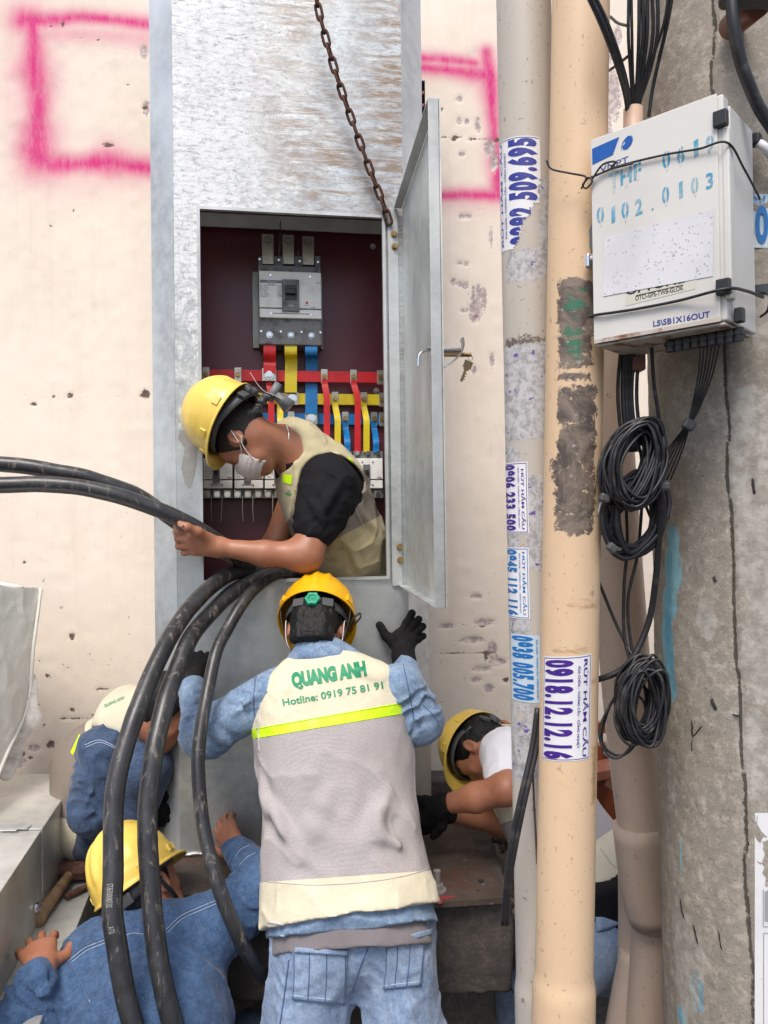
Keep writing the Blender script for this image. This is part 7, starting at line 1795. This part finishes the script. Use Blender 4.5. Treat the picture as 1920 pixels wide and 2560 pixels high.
# hair cut short
hr1 = inter(grow(hf1, .003), plane(L1_(.045, 0, 0), M1 @ V(1, 0, -.7)))
hr1 = minus(inter(hr1, plane(L1_(-.02, 0, -.062), M1 @ V(.7, 0, -1))), cap(L1_(-.008, .11, -.014), L1_(-.008, -.11, -.014), .026))
S('hair', rough(hr1, [wrinkle((120, 120, 120), .001, 8)]), *bb([hc1], .15), .0035, HAIR_SHORT, P1)
hel1, _ = helmet(P(570, 1050, 2.345), (-.46, .28, -.84), (-.86, .16, .48), P1, HELMET_OLD, .95, .150, knob=BAND, strap=False, label='faded yellow safety helmet')
# face mask: shell over the lower face, ear loops
mk = minus(inter(grow(Un([ell(L1_(.032, 0, -.064), (.068, .060, .055), M1), cap(L1_(.095, 0, -.034), L1_(.088, 0, -.075), .014, .020)], .02), .0065), plane(L1_(.034, 0, 0), M1 @ V(-1, 0, .10))), cap(L1_(.0, 0, .03), L1_(.12, 0, .04), .050), .005)
S('face_mask', rough(mk, [lambda p: .0007 * np.sin(((p - hc1) @ (M1 @ V(0, 0, 1))) * 420)]), *bb([hc1], .17), .0032, MASK, P1)
for sg in (-1, 1):
    for dz in (-.045, -.085):
        b = MB(); b.tube(spline([L1_(-.028, sg * .086, .008 if dz > -.05 else -.03), L1_(.0, sg * .082, -.02 + dz * .3), L1_(.030, sg * .066, dz)], .006), .0018, 6); b.obj('ear_loop', MASK, P1, True)
b = MB(); p_ = [P(632, 985, 2.33), P(640, 1005, 2.31), P(612, 1040, 2.30), P(598, 1058, 2.29)]
# torch tied at the back of the helmet
tc = P(682, 978, 2.34)
b = MB(); b.cyl(P(697, 958, 2.33), P(672, 1002, 2.33), .0125, n=20); b.obj('lamp_barrel', PLAST_DARK, hel1, True)
b = MB(); b.cyl(P(690, 985, 2.335), P(724, 1018, 2.335), .012, .024, 14); b.obj('lamp_head', PLAST_DARK, hel1, True)
b = MB(); v_, f_ = ribbon(spline([P(626, 932, 2.33), P(645, 962, 2.325), P(664, 980, 2.315), P(690, 990, 2.315), P(705, 1000, 2.32)], .005), V(0, 1, 0), .0075, .0016); b.add(v_, f_); b.obj('cable_tie', TIE, hel1, True)
b = MB()
for k in range(14): c = P(612 + 60 * rng.random(), 1055 - 45 * (k / 14) + rng.uniform(-6, 6), 2.31); b.box(c if False else P(598 + 5.4 * k, 1062 - 5.4 * k + rng.uniform(-5, 5), 2.32), (.022, .018, .020), np.array(Euler(rng.uniform(-1, 1, 3)).to_matrix()), bev=.004)
b.obj('torn_strap', BAND, hel1, True)

# ============ worker crouching at bottom left
nk3 = P(385, 2320, 2.06); sL3, sR3 = P(240, 2405, 2.00), P(555, 2310, 2.08); hp3 = P(370, 2760, 1.80)
hc3 = P(360, 2222, 2.13); f3, u3 = (.36, .90, -.02), (-.56, .20, .80)
hf3, L3_, M3h = headf(hc3, f3, u3, 1.0)
el3, wl3 = P(30, 2620, 1.80), P(106, 2428, 1.86); er3, wr3 = P(655, 2215, 2.12), P(590, 2118, 2.30)
base3 = V(hp3[0], hp3[1] + .25, Z0)
# left hand flat on the trunking, right hand pressed on the cabinet foot
hnL, _ = handf(wl3 + V(-.002, .0, .004), P(92, 2352, 1.96) - wl3, V(0, .25, -.95), -1, (.30, .28, .30, .35), .15, (.8, .2), 1.04, 1.05)
hnR, _ = handf(wr3, P(548, 2050, 2.39) - wr3, V(.0, 1, -.1), 1, (.35, .38, .35, .35), .05, (.5, .2), .95, 1.05)
tor3 = Un([cap(P(372, 2425, 2.06), P(365, 2560, 1.93), .165, .175, flat=unit(V(0, -.75, -.65)), ratio=1.35), cap(P(365, 2560, 1.93), hp3, .175, .155, flat=unit(V(0, -.8, -.5)), ratio=1.2), cap(sL3, sR3, .07, .07)], .06)
lg3 = [cap(hp3 + V(-.1, 0, -.05), hp3 + V(-.16, .42, -.12), .085, .06), cap(hp3 + V(-.16, .42, -.12), hp3 + V(-.14, .12, -.5), .055, .04), cap(hp3 + V(.1, 0, -.05), hp3 + V(.16, .42, -.15), .085, .06), cap(hp3 + V(.16, .42, -.15), hp3 + V(.14, .12, -.5), .055, .04)]
b3 = Un([tor3, cap(sL3, el3, .052, .042), cap(el3, wl3, .040, .029), cap(sR3, er3, .052, .042), cap(er3, wr3, .040, .028), cap(nk3, hc3 - M3h @ V(.02, 0, .03), .058, .056)] + lg3, .035)
P3 = body(lambda p: smin(smin(b3(p), hf3(p), .02), np.minimum(hnL(p), hnR(p)), .012), [hc3, el3, wl3, wr3, hp3, hp3 + V(.2, .45, -.55), hp3 + V(-.2, .4, -.5), P(540, 2000, 2.4)], .0042, base3, 'person in blue denim jacket crouching at bottom left, one hand beside the hammer', .16)
j3 = Un([grow(tor3, .014), cap(sL3, el3, .078, .082), cap(el3, wl3 + (el3 - wl3) * .06, .074, .045), cap(sR3, er3, .082, .070), cap(er3, wr3 + (er3 - wr3) * .12, .064, .046), cap(P(392, 2330, 2.06), P(385, 2370, 2.03), .070, .10, flat=V(0, 1, 0), ratio=1.2)], .035)
fo3 = [fold(P(200, 2440, 1.85), P(120, 2540, 1.7), .012, .011), fold(P(150, 2450, 1.85), P(60, 2520, 1.75), .010, .009), fold(P(240, 2480, 1.8), P(180, 2560, 1.68), .012, .010), fold(P(60, 2440, 1.8), P(20, 2520, 1.7), .009, .008), fold(P(530, 2330, 1.93), P(600, 2300, 2.0), .012, .010), fold(P(560, 2370, 1.9), P(640, 2260, 2.0), .011, .009),
       fold(P(620, 2170, 2.15), P(660, 2190, 2.12), .007, .007), fold(P(610, 2150, 2.2), P(650, 2160, 2.15), .006, .006), fold(P(300, 2400, 1.8), P(330, 2560, 1.66), .020, .006), fold(P(460, 2380, 1.85), P(520, 2540, 1.7), .018, .007), fold(P(560, 2420, 1.85), P(600, 2540, 1.75), .014, .009)]
J3, _, _ = S('denim_jacket', rough(j3, [limbfold(sL3, el3, .075, .06, .016, 64, .5), limbfold(el3, wl3, .07, .05, .016, 65, -.5), limbfold(sR3, er3, .075, .055, .017, 66, .6), limbfold(er3, wr3, .06, .042, .009, 67), wrinkle((8, 8, 5), .011, 68, True), wrinkle((13, 13, 9), .005, 61), wrinkle((34, 34, 22), .0024, 63)] + fo3), *bb([sL3, el3, wl3, er3, wr3, hp3, nk3], .17), .0050, DENIM_MID, P3)
S('collar', rough(loft(P(392, 2318, 2.07), unit(V(-.25, .5, .8)), V(1, -.1, .2), (-.05, .01, .030), (0, 0, 0), (0, 0, 0), (.092, .078, .072), (.080, .066, .060)), [wrinkle((20, 20, 20), .004, 9)]), *bb([P(392, 2318, 2.07)], .17), .0045, DENIM_MID, P3)
S('jeans', rough(Un([grow(Un(lg3, .03), .02)], .02), [wrinkle((12, 12, 8), .008, 71)]), *bb([hp3, hp3 + V(.2, .45, -.55), hp3 + V(-.2, .4, -.5)], .14), .007, DENIM_DARK, P3)
t3 = bvh([J3])
for ln, m_ in (([(172, 2395), (210, 2365), (260, 2345)], SEAM), ([(165, 2395), (195, 2440), (222, 2500)], SEAM), ([(412, 2320), (450, 2285), (500, 2262), (540, 2245)], SEAM), ([(416, 2327), (454, 2292), (504, 2269), (544, 2252)], SEAM), ([(308, 2335), (330, 2328), (365, 2332)], SEAM), ([(176, 2401), (214, 2372), (262, 2352)], SEAM), ([(540, 2245), (565, 2300), (585, 2380), (605, 2440)], SEAM), ([(585, 2138), (600, 2118), (622, 2108)], SEAM), ([(596, 2158), (615, 2138), (638, 2126)], SEAM)):
    dline(t3, ln, m_, P3, 'seam', .0017, .0003)
    if m_ is SEAM: dline(t3, [(x + 2.5, y + 4.5) for x, y in ln], SEAM_LIGHT, P3, 'seam', .0009, .0003)
hr3 = Un([inter(grow(ell(hc3 + M3h @ V(-.012, 0, .022), (.100, .079, .092), M3h), .005), plane(L3_(.03, 0, 0), M3h @ V(1, 0, -.1))), cap(L3_(-.06, 0, -.02), L3_(-.055, 0, -.07), .050, .045)], .02)
S('hair', rough(hr3, [wrinkle((90, 90, 22), .005, 8)]), *bb([hc3], .17), .0036, HAIR, P3)
helmet(hc3 + M3h @ V(-.004, 0, .036), f3, u3, P3, HELMET_OLD, 1.0, .152, knob=CLEAR_GREY, label='faded yellow safety helmet with a grey knob')

# ============ worker at the left back, mostly behind the cables
hc2 = P(414, 1776, 2.40); f2, u2 = (.75, .1, -.65), (.55, .1, .83)
hf2, L2_, M2 = headf(hc2, f2, u2, .88)
s2, e2, w2 = P(258, 1882, 2.41), P(232, 2030, 2.38), P(345, 1990, 2.44)
t2a, t2b, t2c = P(345, 1812, 2.54), P(248, 1925, 2.62), P(246, 2035, 2.60)
tor2 = Un([cap(t2a, t2b, .092, .112, flat=unit(V(.6, 0, .8)), ratio=1.3), cap(t2b, t2c, .135, .135), cap(P(325, 1800, 2.50), P(372, 1782, 2.44), .085, .06)], .06)
lg2 = [cap(t2c + V(.03, -.06, -.04), P(352, 1920, 2.40), .085, .075), cap(P(352, 1920, 2.40), P(330, 2080, 2.42), .065, .05), cap(t2c + V(.03, .1, -.04), P(350, 1930, 2.62), .08, .07), cap(P(350, 1930, 2.62), P(330, 2080, 2.6), .06, .045)]
base2 = V(t2c[0], t2c[1], -.085)
hn2, _ = handf(w2, V(.6, 0, -.6), V(0, 1, 0), 1, (.5, .5, .5, .5), .08, (.4, .3), .95, 1.15)
b2 = Un([tor2, cap(s2, e2, .05, .042), cap(e2, w2, .04, .028), cap(t2a, hc2 - M2 @ V(.02, 0, .05), .06, .055)] + lg2, .03)
P2 = body(lambda p: smin(smin(b2(p), hf2(p), .02), hn2(p), .012), [hc2, e2, w2, t2b, t2c, P(330, 2080, 2.6)], .0055, base2, 'person in cream vest and dark denim squatting at left behind the hanging cables', .19)
j2 = rough(Un([cap(s2, e2, .086, .072), cap(e2, w2 + (e2 - w2) * .1, .066, .050), inter(grow(tor2, .008), plane(P(250, 1800, 2.5), V(-.3, 0, 1)))], .03), [limbfold(s2, e2, .075, .05, .012, 84, .7), limbfold(e2, w2, .06, .045, .010, 85), wrinkle((14, 14, 9), .006, 81, True), wrinkle((34, 34, 22), .003, 83), fold(P(210, 1990, 2.3), P(280, 1960, 2.3), .010, .010), fold(P(205, 2040, 2.3), P(280, 2010, 2.3), .009, .009), fold(P(230, 1900, 2.34), P(290, 1940, 2.34), .012, .008)])
J2, _, _ = S('denim_jacket', j2, *bb([s2, e2, w2, t2b, t2a], .19), .0055, DENIM_DARK, P2)
S('jeans', rough(grow(Un(lg2, .02), .016), [wrinkle((14, 14, 9), .008, 91)]), *bb([t2c, P(352, 1920, 2.4), P(330, 2080, 2.6)], .17), .0060, DENIM_DARK, P2)
v2f = minus(grow(tor2, .020), cap(s2 + V(0.01, -.2, -.01), s2 + V(.0, .06, -.01), .092), .01)
v2f = rough(minus(v2f, cap(s2 + V(0, -.14, 0), e2 + V(.03, -.06, -.1), .085), .01), [wrinkle((9, 9, 7), .009, 95)])
vv2, vq2 = surf(v2f, *bb([t2a, t2b, t2c], .21), .0055)
(yk2, lo2) = surfcut(vv2, vq2, t2a * .42 + t2b * .58 + V(0, 0, .0), unit(V(-.75, 0, -.66)))
(md2, hm2) = surfcut(lo2[0], lo2[1], V(0, 2.5, P(200, 2035, 2.5)[2]), V(0, 0, -1))
vb2 = [part('vest_yoke', *yk2, VEST, P2), part('vest_mesh_back', *md2, MESH_DARK, P2), part('vest_hem', *hm2, VEST, P2)]
tb2 = bvh(vb2); dtext(tb2, 'QUANG ANH', (262, 1770), (312, 1748), 9, INK_GREEN, vb2[0], .03)
drape(bvh([J2] + vb2), [(346, 1828), (362, 1828), (358, 1845), (344, 1842)], NEON, P2, 'reflective_tape', .004, 6, 6); drape(tb2, [(176, 1880), (198, 1835), (204, 1840), (182, 1888)], NEON, P2, 'reflective_tape', .003, 6, 14)
tt2 = bvh([J2])
for ln in ([(212, 1862), (250, 1850), (295, 1870)], [(214, 1868), (252, 1856), (297, 1876)]): dline(tt2, ln, SEAM_LIGHT, P2, 'seam', .0011, .0002)
S('hair', rough(inter(grow(ell(hc2 + M2 @ V(-.012, 0, .022), (.096, .076, .088), M2), .006), plane(L2_(.03, 0, 0), M2 @ V(1, 0, -.2))), [wrinkle((90, 90, 22), .004, 8)]), *bb([hc2], .16), .004, HAIR, P2)
S('glove', grow(hn2, .003), *bb([w2], .2), .004, GLOVE, P2)

# ============ worker on the right behind the pipes
hc4 = P(1198, 1872, 2.47); f4, u4 = (-.32, -.08, -.92), (-.66, .68, .22)
hf4, L4_, M4 = headf(hc4, f4, u4, .93)
s4, e4, w4 = P(1262, 1898, 2.38), P(1268, 1972, 2.24), P(1108, 2012, 2.33)
s4b, e4b, w4b = P(1300, 1960, 2.58), P(1255, 2058, 2.52), P(1115, 2030, 2.47)
t4 = [P(1295, 1925, 2.48), P(1380, 2050, 2.42), P(1470, 2185, 2.32), P(1490, 2290, 2.26)]
fl4 = unit(V(.75, 0, .65))
tor4 = Un([cap(t4[0], t4[1], .125, .155, flat=fl4, ratio=1.25), cap(t4[1], t4[2], .155, .14, flat=fl4, ratio=1.2), cap(t4[2], t4[3], .14, .14), cap(P(1255, 1890, 2.44), t4[0], .07, .1)], .06)
k4a, k4b = P(1400, 2460, 2.05), P(1290, 2420, 2.45)
lg4 = [cap(t4[3] + V(-.03, -.07, -.03), k4a, .09, .065), cap(k4a, k4a + V(.08, .3, -.26), .06, .045), cap(t4[3] + V(-.05, .08, -.03), k4b, .09, .065), cap(k4b, k4b + V(.02, .05, -.42), .06, .045)]
base4 = V(t4[3][0], t4[3][1], Z0)
d4 = P(1045, 2040, 2.38) - w4
hn4, _ = handf(w4, d4, V(.2, .8, -.4), 1, (.55, .55, .55, .55), .06, (.4, .4), .95, 1.15); hn4b, _ = handf(w4b, V(-.9, .0, .1), V(.2, .8, -.4), 1, (.6,) * 4, .06, (.4, .4), .95, 1.15)
b4 = Un([tor4, Un(chain([s4, e4], (.053, .046)) + chain([e4, P(1190, 1994, 2.28), w4], (.044, .041, .027)), .02), cap(s4b, e4b, .05, .04), Un(chain([e4b, w4b], (.040, .027)), .02), cap(t4[0], hc4 - M4 @ V(.02, 0, .04), .06, .055)] + lg4, .03)
P4 = body(lambda p: smin(smin(b4(p), hf4(p), .02), np.minimum(hn4(p), hn4b(p)), .012), [hc4, e4, w4, w4b, t4[2], k4a, k4b, k4a + V(.1, .3, -.3), k4b + V(0, 0, -.45), P(1040, 2040, 2.4)], .0045, base4, 'person in white tee and cream vest bending low behind the pipes, wearing black gloves', .17)
# eyebrow and closed eyelid line
ht4 = bvh([P4])
for sg in (-1, 1):
    for pts, r_, m_ in (([L4_(.090, sg * .018, .012), L4_(.086, sg * .034, .016), L4_(.074, sg * .050, .010)], .0026, HAIR), ([L4_(.086, sg * .018, -.006), L4_(.083, sg * .032, -.010), L4_(.073, sg * .045, -.007)], .0014, HAIR)):
        q = []
        for p in spline(pts, .004):
            h = ht4.find_nearest(Vector(p)); q.append(np.array(h[0]) + np.array(h[1]) * .0006)
        v_, f_ = tube(q, r_ * .93, 6); part('eyebrow' if r_ > .002 else 'eyelid', v_, f_, m_, P4)
tee4 = rough(Un([cap(s4 + V(0, 0, .01), s4 + (e4 - s4) * .55, .074, .064), inter(grow(tor4, .006), plane(P(1290, 2000, 2.4), V(0.3, 0, -1)))], .04), [limbfold(s4, e4, .075, .05, .007, 102, .7), wrinkle((10, 10, 7), .005, 101, True), fold(P(1215, 1870, 2.35), P(1240, 1930, 2.3), .010, .005)])
S('white_tee', tee4, *bb([s4, t4[0], t4[1]], .20), .0045, WHITE_TEE, P4)
v4f = rough(minus(minus(inter(grow(tor4, .018), plane(t4[3] + V(0, 0, .145), V(.35, 0, -1))), cap(s4 + V(-.0, -.2, .0), s4 + V(0, .06, 0), .088), .01), cap(P(1240, 1840, 2.3), P(1200, 1900, 2.5), .06), .01), [wrinkle((9, 9, 7), .008, 105)])
vv4, vq4 = surf(v4f, *bb([t4[0], t4[2], t4[3]], .22), .005)
(a4, c4) = surfcut(vv4, vq4, t4[0] * .5 + t4[1] * .5, unit(t4[2] - t4[0])); (m4, h4) = surfcut(c4[0], c4[1], t4[2] + unit(t4[2] - t4[0]) * -.06, unit(t4[2] - t4[0]))
vb4 = [part('vest_yoke', *a4, VEST, P4), part('vest_mesh_back', *m4, MESH, P4), part('vest_hem', *h4, VEST, P4)]
tv4 = bvh(vb4); drape(tv4, [(1242, 2010), (1276, 2000), (1284, 2050), (1252, 2060)], VEST, P4, 'pocket_flap', .008, 10, 10, .006)
dline(tv4, [(1500, 2120), (1530, 2160), (1545, 2170)], PIPING, P4, 'seam', .0015)
belt4 = rough(loft(t4[3], unit(V(-.1, 0, 1)), V(1, 0, 0), (-.03, .05, .15), (0, 0, 0), (0, 0, 0), (.152, .150, .145), (.152, .150, .145)), [wrinkle((12, 12, 9), .004, 1)])
S('black_shirt', belt4, *bb([t4[3]], .24), .006, BLACK_TEE, P4)
JN4, _, _ = S('jeans', rough(Un([grow(Un(lg4, .03), .018), cap(t4[3] + V(0, 0, -.06), t4[3] + V(0, 0, -.005), .15, .152)], .03), [wrinkle((12, 12, 8), .008, 111), wrinkle((34, 34, 22), .003, 112)]), *bb([t4[3], k4a, k4b, k4a + V(.1, .3, -.3), k4b + V(0, 0, -.45)], .19), .006, JEANS, P4)
tj4 = bvh([JN4]); drape(tj4, [(1485, 2262), (1552, 2240), (1550, 2310), (1492, 2330)], JEANS, P4, 'back_pocket', .006, 10, 10, .006)
for ln in ([(1485, 2258), (1520, 2250), (1552, 2236)], [(1485, 2224), (1552, 2206)], [(1494, 2330), (1520, 2325), (1548, 2310)]): dline(tj4, ln if len(ln) > 2 else [ln[0], ((ln[0][0] + ln[1][0]) / 2, (ln[0][1] + ln[1][1]) / 2), ln[1]], SEAM, P4, 'seam', .0018)
gl = [rough(Un([grow(hn4, .0028), cap(w4 + (e4 - w4) * .06, w4 + unit(d4) * .02, .034, .032)], .015), [lambda p: .0012 * np.sin((p @ unit(d4)) * 900)]), Un([grow(hn4b, .0028), cap(w4b + (e4b - w4b) * .06, w4b, .033, .031)], .015)]
S('glove', gl[0], *bb([w4], .19), .0034, GLOVE, P4); S('glove', gl[1], *bb([w4b], .19), .004, GLOVE, P4)
S('hair', rough(inter(grow(ell(hc4 + M4 @ V(-.011, 0, .020), (.092, .072, .084), M4), .006), plane(L4_(.045, 0, 0), M4 @ V(1, 0, -.5))), [wrinkle((110, 110, 30), .003, 8)]), *bb([hc4], .15), .0036, HAIR, P4)
helmet(hc4 + M4 @ V(.004, 0, .022), (-.42, -.25, -.87), (-.46, .86, .10), P4, HELMET_OLD, .90, .14, knob=BAND, strap=False, label='yellow safety helmet seen edge-on')
